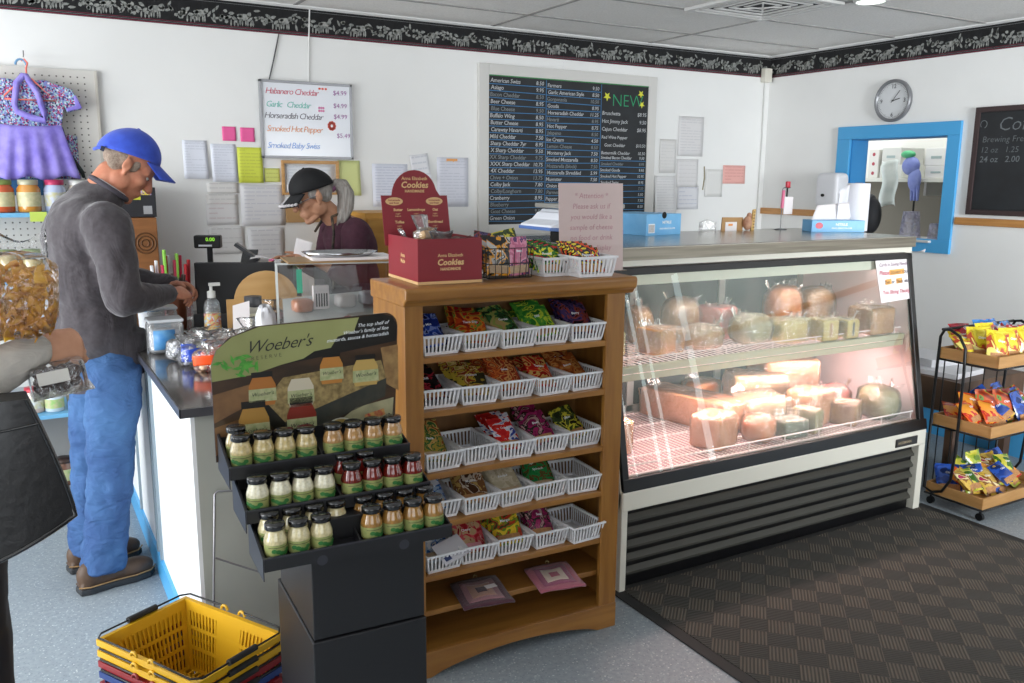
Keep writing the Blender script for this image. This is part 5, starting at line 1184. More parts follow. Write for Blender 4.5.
# ---- kitchen things seen through the opening
t = thing('kitchen_shelf', 'long white shelf on the kitchen wall seen through the blue framed window', 'shelf', (6.0, 4.2, 1.6))
MB().box(0.0, 0.35, -1.6, 1.6, 0.0, 0.03).build('board', mat('shelf_white', 'd9d9d0', 0.5), t, bevel=0.003)
for yy in (-1.2, 0.0, 1.2): MB().box(0.05, 0.35, yy, yy+0.02, -0.10, 0.0).build('bracket', M_VENT, t)
def kbox(y0, w_, h_, z, lab, col, dots=0):
    t = thing('storage_box', lab, 'box', (6.02, y0, z)); MB().box(0.0, 0.28, 0, w_, 0, h_).build('carton', mat('carton_'+col, col, 0.5), t, bevel=0.003)
    if dots:
        b = MB()
        for k in range(dots): b.disc((-0.001, w_*0.5, h_*(k+0.5)/dots), 0.014, (-1, 0, 0), 12)
        b.build('red_spot', mat('spot_dark_red', 'a83a48', 0.5), t)
    else: MB().box(-0.002, 0, w_*0.3, w_*0.75, h_*0.4, h_*0.55).build('printed_label', mat('carton_print', '9fb0b0', 0.6), t)
kbox(4.62, 0.09, 0.22, 1.631, 'white storage box with three red spots at the left of the kitchen shelf', 'dcdad4', 3)
kbox(4.40, 0.20, 0.10, 1.631, 'wide white storage carton on the kitchen shelf', 'd6d8d2')
kbox(4.42, 0.17, 0.13, 1.732, 'grey white carton stacked on the wide carton on the kitchen shelf', 'cfd0cc')
kbox(4.02, 0.18, 0.09, 1.631, 'low white carton at the right of the kitchen shelf', 'dcdcda')
kbox(4.02, 0.19, 0.13, 1.722, 'large white carton at the upper right of the kitchen shelf', 'e2e2e0')
# gloves, cloth on the kitchen side of the window
t = thing('rubber_gloves', 'bunch of lilac and green rubber gloves hanging in the kitchen opening', 'gloves', (5.9, 4.24, 1.62))
b = MB(); b.ell((0, 0.0, 0.10), (0.03, 0.075, 0.07)); b.ell((0, -0.04, 0.0), (0.025, 0.055, 0.09))
for q in (-0.075, -0.05, -0.025): b.cap((0, q, -0.05), (0, q-0.004, -0.15), 0.014, 0.010)
b.build('lilac_glove', mat('lilac_rubber', '7f8cc8', 0.5, c2='6f7cc0', nscale=20), t); MB().ell((0, 0.03, 0.185), (0.03, 0.06, 0.03)).build('green_glove', mat('green_rubber', '4fae7a', 0.5), t)
t = MB().sheet(lambda u, v: (5.88+0.02*sin(7*u), 4.33+0.15*u+0.01*sin(9*v), 1.42+0.34*v+0.01*sin(6*u)), 10, 12, 0.002).build('hanging_cloth', mat('cloth_pale', 'c9d2d0', 0.7, c2='d8dedc', nscale=12), loc=(5.88, 4.4, 1.42)); tag(t, 'pale cloth towel hanging from the kitchen shelf', 'towel')
t = MB().tube([(5.9, 4.19, 1.62), (5.9, 4.185, 1.3), (5.9, 4.18, 1.14)], 0.007).build('cord', MC['vent_dark'], loc=(5.9, 4.19, 1.14)); tag(t, 'black cord hanging down below the gloves in the kitchen', 'cord')
sl = MB().box(XW-0.05, XW+0.30, 3.43, 4.06, 1.222, 1.237).build('service_ledge', M_VENT, bevel=0.003, loc=(5.2, 3.75, 1.222)); tag(sl, 'white ledge in the blue framed window opening', 'ledge')
def cup(y, r, h_, lab, x=5.2):
    t = thing('plastic_cup', lab, 'cup', (x, y, 1.2375)); m = glass('cup_frosted', base=0.08, rough=0.25, gcol='e0dce8', film=0.45)
    b = MB(); b.lathe([(r, 0), (r*1.02, 0.006), (r*0.78, h_), (0.0001, h_)], seg=28); b.build('cup_wall', m, t)
    b = MB(); b.lathe([(r*1.05, 0.0), (r*1.07, 0.004), (r*1.0, 0.010)], seg=28, caps=False); b.build('rim', mat('cup_rim', 'c2bccb', 0.4), t)
cup(3.70, 0.065, 0.17, 'tall upturned stack of frosted plastic cups on the window ledge')
cup(3.52, 0.042, 0.10, 'small upturned clear cup at the right end of the window ledge')
t = MB().sheet(lambda u, v: (5.03+0.01*sin(5*u)+0.03*v, 3.46+0.24*u, 1.16+0.075*v), 6, 4, 0.001).build('paper_napkin', M_PAPER, loc=(5.04, 3.6, 1.16)); tag(t, 'white napkin draped over the blue sill below the cups', 'napkin')
t = thing('dark_apron_roll', 'round dark bundle behind the paper towel roll, in the blue framed opening', 'bundle', (5.24, 4.045, 1.2375))
b = MB(); b.ell((0, 0, 0.13), (0.07, 0.07, 0.13)); b.ell((0, 0.02, 0.23), (0.045, 0.045, 0.05)); b.build('bundle', mat('bundle_black', '1f1f22', 0.7), t)

# ================================================================ CHIP RACK
M_TRAYW = mat('rack_wood', 'b98c56', 0.5, c2='a97c46', nscale=5, stretch=(1, 1, 8)); M_RACK = mat('rack_black', '161618', 0.35, 0.3)
RX0, RX1, RY0, RY1 = 3.90, 4.48, 2.25, 2.55
rk = thing('chip_rack', 'black tube rack with three wooden trays of chip bags right of the cheese case', 'rack', (RX0, RY0, 0))
TZ = (0.062, 0.416, 0.752); w_ = RX1-RX0; d_ = RY1-RY0
for z in TZ:
    tr = MB()
    tr.box(0, w_, 0, 0.012, z, z+0.055); tr.box(0, w_, d_-0.012, d_, z, z+0.055); tr.box(0, 0.012, 0.012, d_-0.012, z, z+0.055); tr.box(w_-0.012, w_, 0.012, d_-0.012, z, z+0.055); tr.box(0.012, w_-0.012, 0.012, d_-0.012, z, z+0.010)
    tr = tr.build('tray', M_TRAYW, rk, bevel=0.002)
    b = MB(); b.tube([(-0.004, -0.002, z-0.004), (w_+0.004, -0.002, z-0.004), (w_+0.004, d_, z-0.004), (-0.004, d_, z-0.004)], 0.005, 8, closed=True); b.build('tray_support', M_RACK, rk)
for xx in (-0.007, w_+0.007):
    loop = [(xx, d_+0.004, 0.085), (xx, d_+0.004, 0.5), (xx, d_-0.002, 0.86), (xx, d_-0.02, 0.895), (xx, d_-0.05, 0.90), (xx, d_-0.10, 0.875), (xx, d_-0.135, 0.82), (xx, d_-0.14, 0.7), (xx, d_-0.14, 0.3), (xx, d_-0.13, 0.16), (xx, d_-0.09, 0.09), (xx, d_-0.04, 0.07)]
    b = MB(); b.tube(loop, 0.007, 10, closed=True); b.build('side_loop', M_RACK, rk)
b = MB(); b.tube([(-0.007, d_-0.01, 0.895), (w_+0.007, d_-0.01, 0.895)], 0.007, 10); b.build('top_rail', M_RACK, rk)
for k in range(5):
    MB().tube([(0.06+k*0.115, d_+0.006, 0.07), (0.06+k*0.115, d_+0.006, 0.80)], 0.0035, 6).build('back_rod', M_RACK, rk)
for xx in (0.02, w_-0.02):
    for yy in (0.02, d_-0.02):
        b = MB(); b.cyl((xx-0.009, yy, 0.019), (xx+0.009, yy, 0.019), 0.0185, seg=20); b.cyl((xx, yy, 0.03), (xx, yy, 0.06), 0.006); b.build('caster', M_RACK, rk)
pk_mat('chipyellow', ['d8c21e', 'e6d430', 'caa818', 'b8482a', 'efe27a'], seed=31, scale=9); pk_mat('chipred', ['a31c2a', 'bf2436', 'd8d0d0', '8a1622'], seed=32, scale=9)
pk_mat('chipblue', ['2a62a8', '3f86cc', 'd88a8a', '1f4a8c', 'cfd8e8'], seed=33, scale=9); pk_mat('chiporange', ['c8481a', 'e0601c', 'c22a1e', 'e89a3a'], seed=34, scale=9)
pk_mat('chipbrown', ['7a2a18', '9c3a1c', 'c2552a', '5f8a3a', '6a1f14'], seed=35, scale=9); pk_mat('chipnavy', ['1f3f8c', '2a56b4', '16306c', 'c8a23a'], seed=36, scale=9)
pk_mat('chipgold', ['c29a3a', 'd8b44a', '8a5a2a', 'e8d8a0', 'a82a5a'], seed=37, scale=9); pk_mat('chipgreen', ['6a8a2a', 'a8b83a', 'd4cc4a', '3f6a24'], seed=38, scale=9)
def chip(x, y, ti, key, lab, rx=-30, rz=0, ry=0, w=0.118, h=0.155, th=0.05, dz=0.0):
    o = packet((RX0+x, RY0+y, TZ[ti]+0.014+dz), (rad(rx), rad(ry), rad(rz)), key, lab, 'chip bags on the rack', w, h, th, 'tan', 'Chips', cat='chip bag')
    return o
for k in range(4): chip(0.085+0.125*k, 0.055+0.01*(k % 2), 2, 'chipyellow', 'yellow chip bag in the front row of the top tray, %s from the left' % ORD[k], -22+4*(k % 2), -25+12*(k % 3), 8-6*(k % 3))
chip(0.10, 0.15, 2, 'chipyellow', 'yellow chip bag standing behind the front row at the left of the top tray', -20, -30)
chip(0.20, 0.17, 2, 'chipyellow', 'yellow chip bag behind the front row in the middle of the top tray', -20, -12, dz=.01)
chip(0.13, 0.21, 2, 'chipred', 'dark red chip bag lying behind the yellow bags of the top tray', -55, -20, dz=.05)
chip(0.27, 0.20, 2, 'chipblue', 'blue and pink chip bag at the back of the top tray, left one', -35, -14, dz=.03)
chip(0.38, 0.21, 2, 'chipblue', 'blue and pink chip bag at the back of the top tray, middle one', -35, 4, dz=.025)
chip(0.49, 0.19, 2, 'chipblue', 'blue and pink chip bag at the back of the top tray, right one', -35, 10, dz=.01)
chip(0.50, 0.11, 2, 'chipred', 'dark red chip bag at the right end of the top tray', -30, 14)
for k in range(3): chip(0.06+0.03*k, 0.20-0.06*k, 1, 'chiporange', 'orange chip bag leaning at the left of the middle tray, %s one' % ['back', 'middle', 'front'][k], -62, -40, 10)
chip(0.17, 0.06, 1, 'chiporange', 'orange chip bag lying at the front edge of the middle tray', -58, -20)
chip(0.20, 0.14, 1, 'chipbrown', 'tall brown red chip bag standing in the middle tray, left one', -14, -20, h=0.17)
chip(0.29, 0.10, 1, 'chipbrown', 'tall brown red chip bag standing in the middle tray, right one', -18, -10, h=0.17)
for k in range(4): chip(0.39+0.05*(k % 2)+0.02*k, 0.07+0.055*k, 1, 'chipnavy', 'navy blue chip bag in the middle tray, %s one from the front' % ORD[k], -24, 10)
chip(0.05, 0.20, 0, 'chipnavy', 'navy blue chip bag at the back left of the bottom tray', -40, -40)
for k in range(3): chip(0.10+0.06*k, 0.17-0.05*k, 0, 'chipgold', 'gold chip bag in the bottom tray, %s one' % ['back', 'middle', 'front'][k], -50, -35+12*k)
chip(0.24, 0.12, 0, 'chiporange', 'orange chip bag in the middle of the bottom tray', -62, 20)
chip(0.30, 0.06, 0, 'chipnavy', 'dark blue chip bag at the front of the bottom tray', -72, 30)
chip(0.30, 0.22, 0, 'chipgreen', 'tall green chip bag standing at the back of the bottom tray', -14, 0, h=0.17)
chip(0.38, 0.14, 0, 'chipgreen', 'yellow green chip bag right of the middle of the bottom tray', -60, -10)
chip(0.47, 0.10, 0, 'chipgreen', 'yellow green chip bag at the right of the bottom tray', -66, 15)
R7 = random.Random(19)
for ti, keys in ((2, (('chipyellow', 'yellow'), ('chipblue', 'blue and pink'), ('chipred', 'dark red'))), (1, (('chiporange', 'orange'), ('chipnavy', 'navy blue'), ('chipbrown', 'brown red'))), (0, (('chipgold', 'gold'), ('chipgreen', 'yellow green'), ('chiporange', 'orange'), ('chipnavy', 'navy blue')))):
    for q in range(12):
        key, cn = keys[int(q*len(keys)/12)] if ti else keys[q % len(keys)]
        x = 0.06+0.46*q/11; y = R7.uniform(0.06, 0.22)
        chip(x, y, ti, key, 'small %s bag filling the gaps of the %s tray' % (cn, ('bottom', 'middle', 'top')[ti]), -R7.uniform(35, 65), R7.uniform(-40, 25), R7.uniform(-25, 25), w=0.10, h=0.125, dz=R7.uniform(0.02, 0.05))
# wooden bench with white papers behind the rack
t = thing('wooden_bench', 'dark wooden low table behind the chip rack against the right wall', 'table', (4.42, 2.75, 0))
M_DWOOD = mat('dark_wood', '5d4534', 0.5, c2='4c3829', nscale=5, stretch=(6, 1, 1))
MB().box(0, 0.62, 0, 0.75, 0.50, 0.52).build('tabletop', M_DWOOD, t); MB().box(0, 0.62, 0.0, 0.02, 0.34, 0.50).build('apron', M_DWOOD, t); MB().box(0, 0.02, 0.02, 0.75, 0.34, 0.50).build('apron', M_DWOOD, t)
for xx in (0.03, 0.54):
    for yy in (0.03, 0.68): MB().box(xx, xx+0.06, yy, yy+0.05, 0, 0.5).build('leg', M_DWOOD, t)
for (x, y, z, w_, d_, h_, rz, lab) in ((4.60, 3.02, 0.521, 0.30, 0.4, 0.03, 5, 'flat white carton lying on the dark wooden low table'), (4.66, 3.12, 0.552, 0.26, 0.3, 0.045, -8, 'second white carton stacked on the flat carton on the low table')):
    t = MB().box(-w_/2, w_/2, -d_/2, d_/2, 0, h_).build('white_carton', mat('carton_white', 'd4d4d8', 0.5), bevel=0.003); t.location = (x, y, z); t.rotation_euler = (0, 0, rad(rz)); tag(t, lab, 'carton')
t = superbox(0.22, 0.22, 0.20, 0.8, 32, 18, 0.03, 9)
for i, v in enumerate(t.v): t.v[i] = Vector((v.x, v.y, v.z+0.1))
t = t.build('plastic_sack', mat('sack_white', 'd2d2ce', 0.5)); t.location = (4.62, 3.36, 0.521); tag(t, 'crumpled white sack on the low table beside the cheese case', 'sack')

# ================================================================ SHOPPING BASKETS
M_BY = mat('basket_yellow', 'd9a81e', 0.4); M_BRD = mat('basket_red', '8a1f24', 0.4); M_BBL = mat('basket_blue', '1f3a78', 0.4)
def shop_basket_mesh():
    b = MB(); L_, Wd, H_ = 0.375, 0.265, 0.20; k0 = 0.80
    def C_(t): k = k0+(1-k0)*t; return L_/2*k, Wd/2*k
    def band(t0, t1, th=0.0025):
        (a0, b0), (a1, b1) = C_(t0), C_(t1); z0, z1 = H_*t0, H_*t1
        for s_ in (-1, 1):
            b.add([(-a0, s_*b0, z0), (a0, s_*b0, z0), (a1, s_*b1, z1), (-a1, s_*b1, z1), (-a0, s_*(b0-th), z0), (a0, s_*(b0-th), z0), (a1, s_*(b1-th), z1), (-a1, s_*(b1-th), z1)], [(0, 1, 2, 3), (5, 4, 7, 6), (3, 2, 6, 7), (1, 0, 4, 5)])
            b.add([(s_*a0, -b0, z0), (s_*a0, b0, z0), (s_*a1, b1, z1), (s_*a1, -b1, z1), (s_*(a0-th), -b0, z0), (s_*(a0-th), b0, z0), (s_*(a1-th), b1, z1), (s_*(a1-th), -b1, z1)], [(0, 1, 2, 3), (5, 4, 7, 6), (3, 2, 6, 7), (1, 0, 4, 5)])
    band(0.86, 1.0); band(0.60, 0.65); band(0.32, 0.37); band(0.0, 0.06)
    a1, b1 = C_(1.0); e = 0.010
    for (x0, x1, y0, y1) in ((-a1-e, a1+e, -b1-e, -b1), (-a1-e, a1+e, b1, b1+e), (-a1-e, -a1, -b1, b1), (a1, a1+e, -b1, b1)): b.box(x0, x1, y0, y1, H_-0.004, H_); 
    for (x0, x1, y0, y1) in ((-a1-e, a1+e, -b1-e, -b1-e+.002), (-a1-e, a1+e, b1+e-.002, b1+e), (-a1-e, -a1-e+.002, -b1, b1), (a1+e-.002, a1+e, -b1, b1)): b.box(x0, x1, y0, y1, H_-0.018, H_-0.004)
    a0, b0 = C_(0.0)
    n = 16
    for i in range(n+1): u = -1+2*i/n; b.bar((u*a0, -b0, 0.002), (u*a0, b0, 0.002), 0.006, 0.003)
    for i in range(9): u = -1+2*i/8; b.bar((-a0, u*b0, 0.002), (a0, u*b0, 0.002), 0.006, 0.003)
    (al, bl), (ah, bh) = C_(0.03), C_(0.88)
    n = 26
    for i in range(n+1):
        u = -1+2*i/n; ww = 0.007 if abs(u) < 0.93 else 0.02
        if abs(u) < 0.25: ww = 0.0155   # solid middle panel
        for s_ in (-1, 1): b.bar((u*al*0.99, s_*(bl-0.001), H_*.03), (u*ah*0.99, s_*(bh-0.001), H_*.88), ww, 0.002, up=(0, 1, 0))
    n = 18
    for i in range(n+1):
        u = -1+2*i/n
        for s_ in (-1, 1): b.bar((s_*(al-0.001), u*bl*0.99, H_*.03), (s_*(ah-0.001), u*bh*0.99, H_*.88), 0.002, 0.0065 if abs(u) < .93 else 0.02, up=(0, 1, 0))
    return b, L_, Wd, H_
bmesh_, L_, Wd, H_ = shop_basket_mesh()
def shop_basket(m, z, lab, handles):
    t = thing('shopping_basket', lab, 'basket', (0.320, 2.262, z), rad(-61), 'stacked shopping baskets')
    bmesh_.build('basket_body', m, t)
    if handles:
        a, c = L_/2+0.013, Wd/2+0.013
        for s_ in (-1, 1):
            MB().tube([(s_*0.035, -c, H_+0.012), (s_*(a-0.02), -c, H_+0.010), (s_*a, -c+0.02, H_+0.008), (s_*a, c-0.02, H_+0.008), (s_*(a-0.02), c, H_+0.010), (s_*0.035, c, H_+0.012)], 0.0028, 8).build('wire_handle', M_RACK, t)
            MB().cyl((s_*a, -0.045, H_+0.008), (s_*a, 0.045, H_+0.008), 0.0085).build('grip', MC['black_rubber'], t)
            for s2 in (-1, 1): MB().tube([(s_*0.035+0.012*cos(q), s2*c, H_+0.002+0.012*sin(q)) for q in [pi*k/6 for k in range(7)]], 0.004, 8).build('handle_hook', m, t)
    return t
for i, (m, c) in enumerate(((M_BRD, 'dark red'), (M_BBL, 'blue'), (M_BRD, 'dark red'), (M_BBL, 'blue'), (M_BRD, 'dark red'), (M_BY, 'yellow'), (M_BY, 'yellow'))):
    zz = 0.004+i*0.031; n_ = 7
    lab = ['dark red shopping basket at the very bottom of the stack', 'blue shopping basket second from the bottom of the stack', 'dark red shopping basket third from the bottom of the stack', 'blue shopping basket just under the upper dark red one in the stack', 'dark red shopping basket directly under the two yellow ones', 'yellow shopping basket second from the top of the stack', 'yellow shopping basket on top of the stack, open and empty'][i]
    shop_basket(m, zz, lab, i >= 3)
# ================================================================ LEFT WALL SHELVING
M_PEG = mat('pegboard_white', 'cfccc6', 0.6); M_HOLE = mat('peg_hole', '5f5c58', 0.9)
t = thing('pegboard_shelving', 'white pegboard shelving with blue shelves against the back wall at the left', 'shelving', (-1.3, 4.5, 0))
px1 = 1.715 # right edge (x = 0.415)
MB().box(0, px1, 0.375, 0.39, 0.55, 2.105).build('pegboard_panel', M_PEG, t)
MB().box(0, px1, 0.375, 0.39, 0.0, 0.55).build('lower_panel', mat('panel_grey', '9a9c9c', 0.6), t)
MB().box(px1, px1+0.012, 0.37, 0.395, 0.0, 2.105).build('edge_strip', mat('edge_beige', 'c2bdb3', 0.5), t)
b = MB(); b.box(px1-0.035, px1+0.0, 0.372, 0.375, 0.55, 2.105)
b = MB()
for i in range(26):
    for j in range(40):
        x, z = px1-0.045-i*0.0305, 2.07-j*0.0305
        if z < 1.0: continue
        b.disc((x, 0.3745, z), 0.0042, (0, -1, 0), 6)
b.build('peg_hole', M_HOLE, t)
M_SHB = mat('shelf_blue', '6aa9d0', 0.45)
for z, y0 in ((1.425, 0.10), (1.115, 0.12), (0.478, 0.02)):
    MB().box(0, px1-0.02, y0, 0.374, z-0.02, z).build('shelf', M_SHB, t, bevel=0.002)
MB().box(0, 1.45, 0.36, 0.374, 1.50, 1.60).build('blue_back_strip', mat('back_blue', '2a5f8c', 0.5), t)
MB().box(0, px1-0.02, 0.0, 0.374, 0.0, 0.10).build('shelf', mat('base_grey', '7a7d80', 0.5), t)
o = MB().box(1.375, 1.445, 0.094, 0.0985, 1.385, 1.43).build('price_tag', mat('tag_lime', 'b8cc5a', 0.5), t)
def bigjar(x, y, z, r, h, body, lid, label, lab, lid2=None, grp='jars on the pegboard shelves'):
    t = thing('preserve_jar', lab, 'jar', (x, y, z), 0, grp)
    MB().lathe([(0.0001, 0), (r*0.95, 0), (r, h*0.05), (r, h*0.72), (r*0.80, h*0.82), (r*0.78, h*0.86)], seg=28).build('glass_jar', mat('preserve_'+body, body, 0.12, c2=None, coat=0.7), t)
    MB().lathe([(r*0.84, h*0.84), (r*0.86, h*0.86), (r*0.86, h), (0.0001, h)], seg=28).build('lid', mat('lid_'+lid, lid, 0.4, 0.2), t)
    if label: MB().lathe([(r*1.012, h*0.18), (r*1.012, h*0.62)], seg=28, caps=False).build('label', mat('label_'+label, label, 0.5, c2='b8b48c', nscale=50), t)
bigjar(-0.03, 4.68, 1.426, 0.052, 0.150, 'c0562e', '7a8a4a', 'cfc39a', 'orange red jar with a cream label at the left edge of the upper blue shelf')
bigjar(0.08, 4.68, 1.426, 0.050, 0.150, 'c88a3a', 'a9a890', 'd2c8a0', 'amber jar with a cream label on the upper blue shelf')
bigjar(0.19, 4.69, 1.426, 0.048, 0.150, 'a8b4d0', 'b0305a', 'b4bcd4', 'pale blue jar with a pink lid on the upper blue shelf')
bigjar(0.29, 4.71, 1.426, 0.045, 0.148, 'd0c8b8', 'c8c8c4', 'd8d4c8', 'pale jar partly hidden by the man at the end of the upper shelf')
for i, (x, c) in enumerate(((-0.03, 'green jar lid at the left end'), (0.07, 'second green lidded jar'), (0.17, 'third green lidded jar beside the chip bag'))):
    bigjar(x, 4.70, 1.116, 0.045, 0.135, 'b0a070', '8a9a60', None, c+' of the middle pegboard shelf')
bigjar(0.02, 4.62, 0.479, 0.045, 0.12, 'c8b0a0', 'b02a3a', 'ccd0d4', 'small jar with a red lid on the lower blue shelf')
bigjar(0.105, 4.60, 0.479, 0.042, 0.10, 'b8c8d0', 'c8ccd0', '8fb86a', 'pale jar with a green label on the lower blue shelf')
bigjar(0.20, 4.64, 0.479, 0.042, 0.10, 'a89a80', '8a8a80', None, 'brown grey jar next to the man\'s leg on the lower blue shelf')
bigjar(0.12, 4.62, 0.101, 0.05, 0.13, '6a4a3a', '3a2a24', '9ab87a', 'dark jar with a green label on the bottom shelf')
bigjar(0.23, 4.64, 0.101, 0.05, 0.13, '5a7a4a', '2a2a24', 'a8c48a', 'green jar beside the dark one on the bottom shelf')
# child's dress on a pink hanger
def floral():
    m, nt, b = nmat('floral_cotton'); v = coords(nt)
    vo = nt.nodes.new('ShaderNodeTexVoronoi'); vo.inputs['Scale'].default_value = 140; nt.links.new(v, vo.inputs['Vector'])
    nt.links.new(ramp(nt, vo.outputs['Color'], [(0.0, '3a3a6a'), (0.25, '7a86c0'), (0.5, '9fc4c8'), (0.68, 'b03a6a'), (0.82, 'd4d4e0')], True), b.inputs['Base Color']); b.inputs['Roughness'].default_value = 0.8; return m
M_FLO = floral(); M_LIL = mat('lilac_cotton', '7a6cc4', 0.8, c2='9a8edc', nscale=14, bmp=0.2, bscale=20); M_TRIM = mat('dress_black_trim', '1b2420', 0.7)
dr = thing('child_dress', 'lilac and floral child\'s dress with a wide collar hanging on the pegboard', 'dress', (0.105, 4.83, 1.58)); dr.scale = (0.86, 1, 1)
bo = [(-0.16, 0.235), (-0.19, 0.36), (-0.24, 0.385), (-0.235, 0.34), (-0.285, 0.34), (-0.27, 0.44), (-0.09, 0.462), (0.0, 0.45), (0.10, 0.462), (0.235, 0.425), (0.275, 0.335), (0.20, 0.315), (0.19, 0.345), (0.165, 0.235)]
MB().prism([(x, z) for x, z in bo], -0.035, 0.02, 'y').build('bodice', M_FLO, dr, bevel=0.018, seg=3)
def skirt(u, v):
    a = (u-.5)*2; w = 0.165+0.075*v; fold = 0.010*sin(u*34)*v
    return (a*w, -0.030-0.018*(1-a*a)-fold-0.02*v*(1-a*a), 0.245-0.245*v+0.010*sin(u*17)*v+0.01*a*a)
MB().sheet(skirt, 60, 10, 0.004).build('skirt', M_LIL, dr)
MB().sheet(lambda u, v: ((u-.5)*0.46+0.015, 0.02-0.02*sin(u*30), 0.21-0.21*v), 40, 4, 0.003).build('back_skirt', M_FLO, dr)
b = MB(); b.tube([(0.17, -0.01, 0.245), (0.20, 0.0, 0.12), (0.255, 0.0, 0.03), (0.262, 0.0, 0.005)], [0.005, 0.007, 0.012, 0.008], 8); b.tube([(-0.17, -0.01, 0.245), (-0.20, 0.0, 0.12), (-0.25, 0, 0.01)], [0.005, 0.007, 0.010], 8); b.build('black_trim', M_TRIM, dr)
b = MB(); b.tube([(0.0, -0.04, 0.475), (-0.035, -0.045, 0.44), (-0.055, -0.05, 0.34), (-0.045, -0.055, 0.31), (0.02, -0.055, 0.285), (0.085, -0.055, 0.27), (0.085, -0.05, 0.31), (0.06, -0.05, 0.40), (0.012, -0.04, 0.475)], 0.016, 8, closed=True); b.build('collar', M_LIL, dr)
b = MB(); b.prism([(0.20, 0.318), (0.278, 0.338), (0.262, 0.375), (0.25, 0.40), (0.238, 0.39), (0.245, 0.35), (0.20, 0.335)], -0.042, 0.024, 'y'); b.build('sleeve_cuff', M_LIL, dr, bevel=0.004)
hg = thing('clothes_hanger', 'pink plastic hanger holding the lilac dress, on a hook', 'hanger', (0.12, 4.83, 2.02))
b = MB(); b.tube([(0.0, -0.028, 0.02), (0.0, -0.028, 0.07), (0.008, -0.028, 0.095), (-0.004, -0.022, 0.112), (-0.016, -0.012, 0.105)], 0.004, 8); b.tube([(-0.10, -0.048, -0.06), (-0.02, -0.046, 0.02), (0.0, -0.046, 0.03), (0.02, -0.046, 0.02), (0.11, -0.048, -0.075), (-0.10, -0.048, -0.075)], 0.004, 8, closed=True); b.build('plastic_frame', mat('hanger_coral', 'e8786a', 0.4), hg)
b = MB(); b.tube([(-0.02+0.022*cos(a), -0.02, 0.085+0.026*sin(a)) for a in [pi*k/8 for k in range(9)]], 0.005, 8); b.build('blue_loop', mat('loop_blue', '6a9ac0', 0.4), hg)
pk = MB(); pk.cyl((-0.005, 0.045, 0.13), (-0.005, -0.03, 0.13), 0.0025); pk.cyl((-0.005, -0.03, 0.13), (-0.005, -0.03, 0.15), 0.0025); pk.build('peg_hook', MC['grey_metal'], hg)
# carved tall box and black box behind the man
t = thing('carved_wood_crate', 'tall narrow brown crate with a carved circle standing behind the man against the wall', 'crate', (0.42, 4.62, 0))
MB().box(0, 0.205, 0, 0.25, 0, 1.395).build('carcass', mat('crate_brown', '8a5a30', 0.55, c2='7a4c26', nscale=6, stretch=(1, 1, 6)), t, bevel=0.003)
b = MB(); 
for r in (0.05, 0.035, 0.018): b.tube([(0.145+r*cos(a), -0.001, 1.27+r*sin(a)) for a in [2*pi*k/24 for k in range(24)]], 0.004, 6, closed=True)
b.build('carved_circle', mat('carving_dark', '5a3818', 0.6), t)
t = thing('black_carton', 'black retail carton with a yellow stripe on top of the tall crate behind the man', 'carton', (0.43, 4.64, 1.397))
MB().box(0, 0.20, 0, 0.20, 0, 0.145).build('carton', mat('carton_black', '26262a', 0.35), t, bevel=0.002)
MB().box(0.02, 0.13, -0.0015, 0, 0.085, 0.10).build('yellow_stripe', mat('stripe_yellow', 'c8c83a', 0.5), t)
MB().box(0.14, 0.18, -0.0015, 0, 0.015, 0.055).build('grey_label', mat('label_grey', '9a9a9c', 0.5), t)
MB().box(0.03, 0.18, -0.0015, 0, 0.108, 0.14).build('printed_photo', print_mat('carton_photo', ['c8b0d0', '6a4a8a', 'd8c04a', 'c8c8d8'], scale=60), t)

# ================================================================ ON THE COUNTER
KT = 0.9305
# cash register
M_REG = mat('register_black', '1a1a1c', 0.4); M_REGG = mat('register_grey', '3c3d40', 0.35)
rg = thing('cash_register', 'black cash register with a pole display on the counter beside the clerk', 'cash register', (0.64, 3.76, KT), rad(-22))
b = MB(); b.prism([(0, 0), (0.34, 0), (0.34, 0.20), (0.26, 0.26), (0.02, 0.315), (0, 0.315)], 0.0, 0.40, 'x'); 
b.build('housing', M_REG, rg, bevel=0.006)
b = MB(); b.box(-0.012, 0.42, -0.01, 0.36, 0, 0.10); b.build('cash_drawer', M_REGG, rg, bevel=0.004)
b = MB(); b.cyl((0.04, 0.14, 0.30), (0.04, 0.14, 0.375), 0.012); b.build('display_pole', M_REG, rg)
b = MB(); b.box(-0.02, 0.09, 0.115, 0.165, 0.365, 0.42); pd = b.build('pole_display', M_REG, rg, bevel=0.006)
b = MB(); b.text('0.00', 0.022, frameM((0.03, 0.1142, 0.396), (1, 0, 0), (0, 0, 1)), bold=.0006); b.build('lit_digits', mat('vfd_green', '7ac83a', 0.5, emit='9adf3a', es=0.7), pd)
b = MB(); b.box(0.0, 0.055, 0.1135, 0.1145, 0.373, 0.381); b.build('brand_strip', M_PW, pd)
b = MB(); b.prism([(0.10, 0.30), (0.12, 0.30), (0.20, 0.345), (0.19, 0.355)], 0.17, 0.235, 'x'); b.bar((0.155, 0.10, 0.385), (0.25, 0.10, 0.315), 0.05, 0.014); b.build('flip_screen', M_REGG, rg, bevel=0.002)
b = MB(); b.sheet(lambda u, v: (0.22+0.15*u, 0.04+0.08*v, 0.325-0.012*u+0.012*sin(4*u+v)), 8, 4, 0.0006); b.build('receipt_paper', M_PAPER, rg)
b = MB(); b.box(0.30, 0.32, 0.03, 0.07, 0.318, 0.324); b.build('pink_tab', mat('sticky_pink', 'e8709c', 0.5), rg)
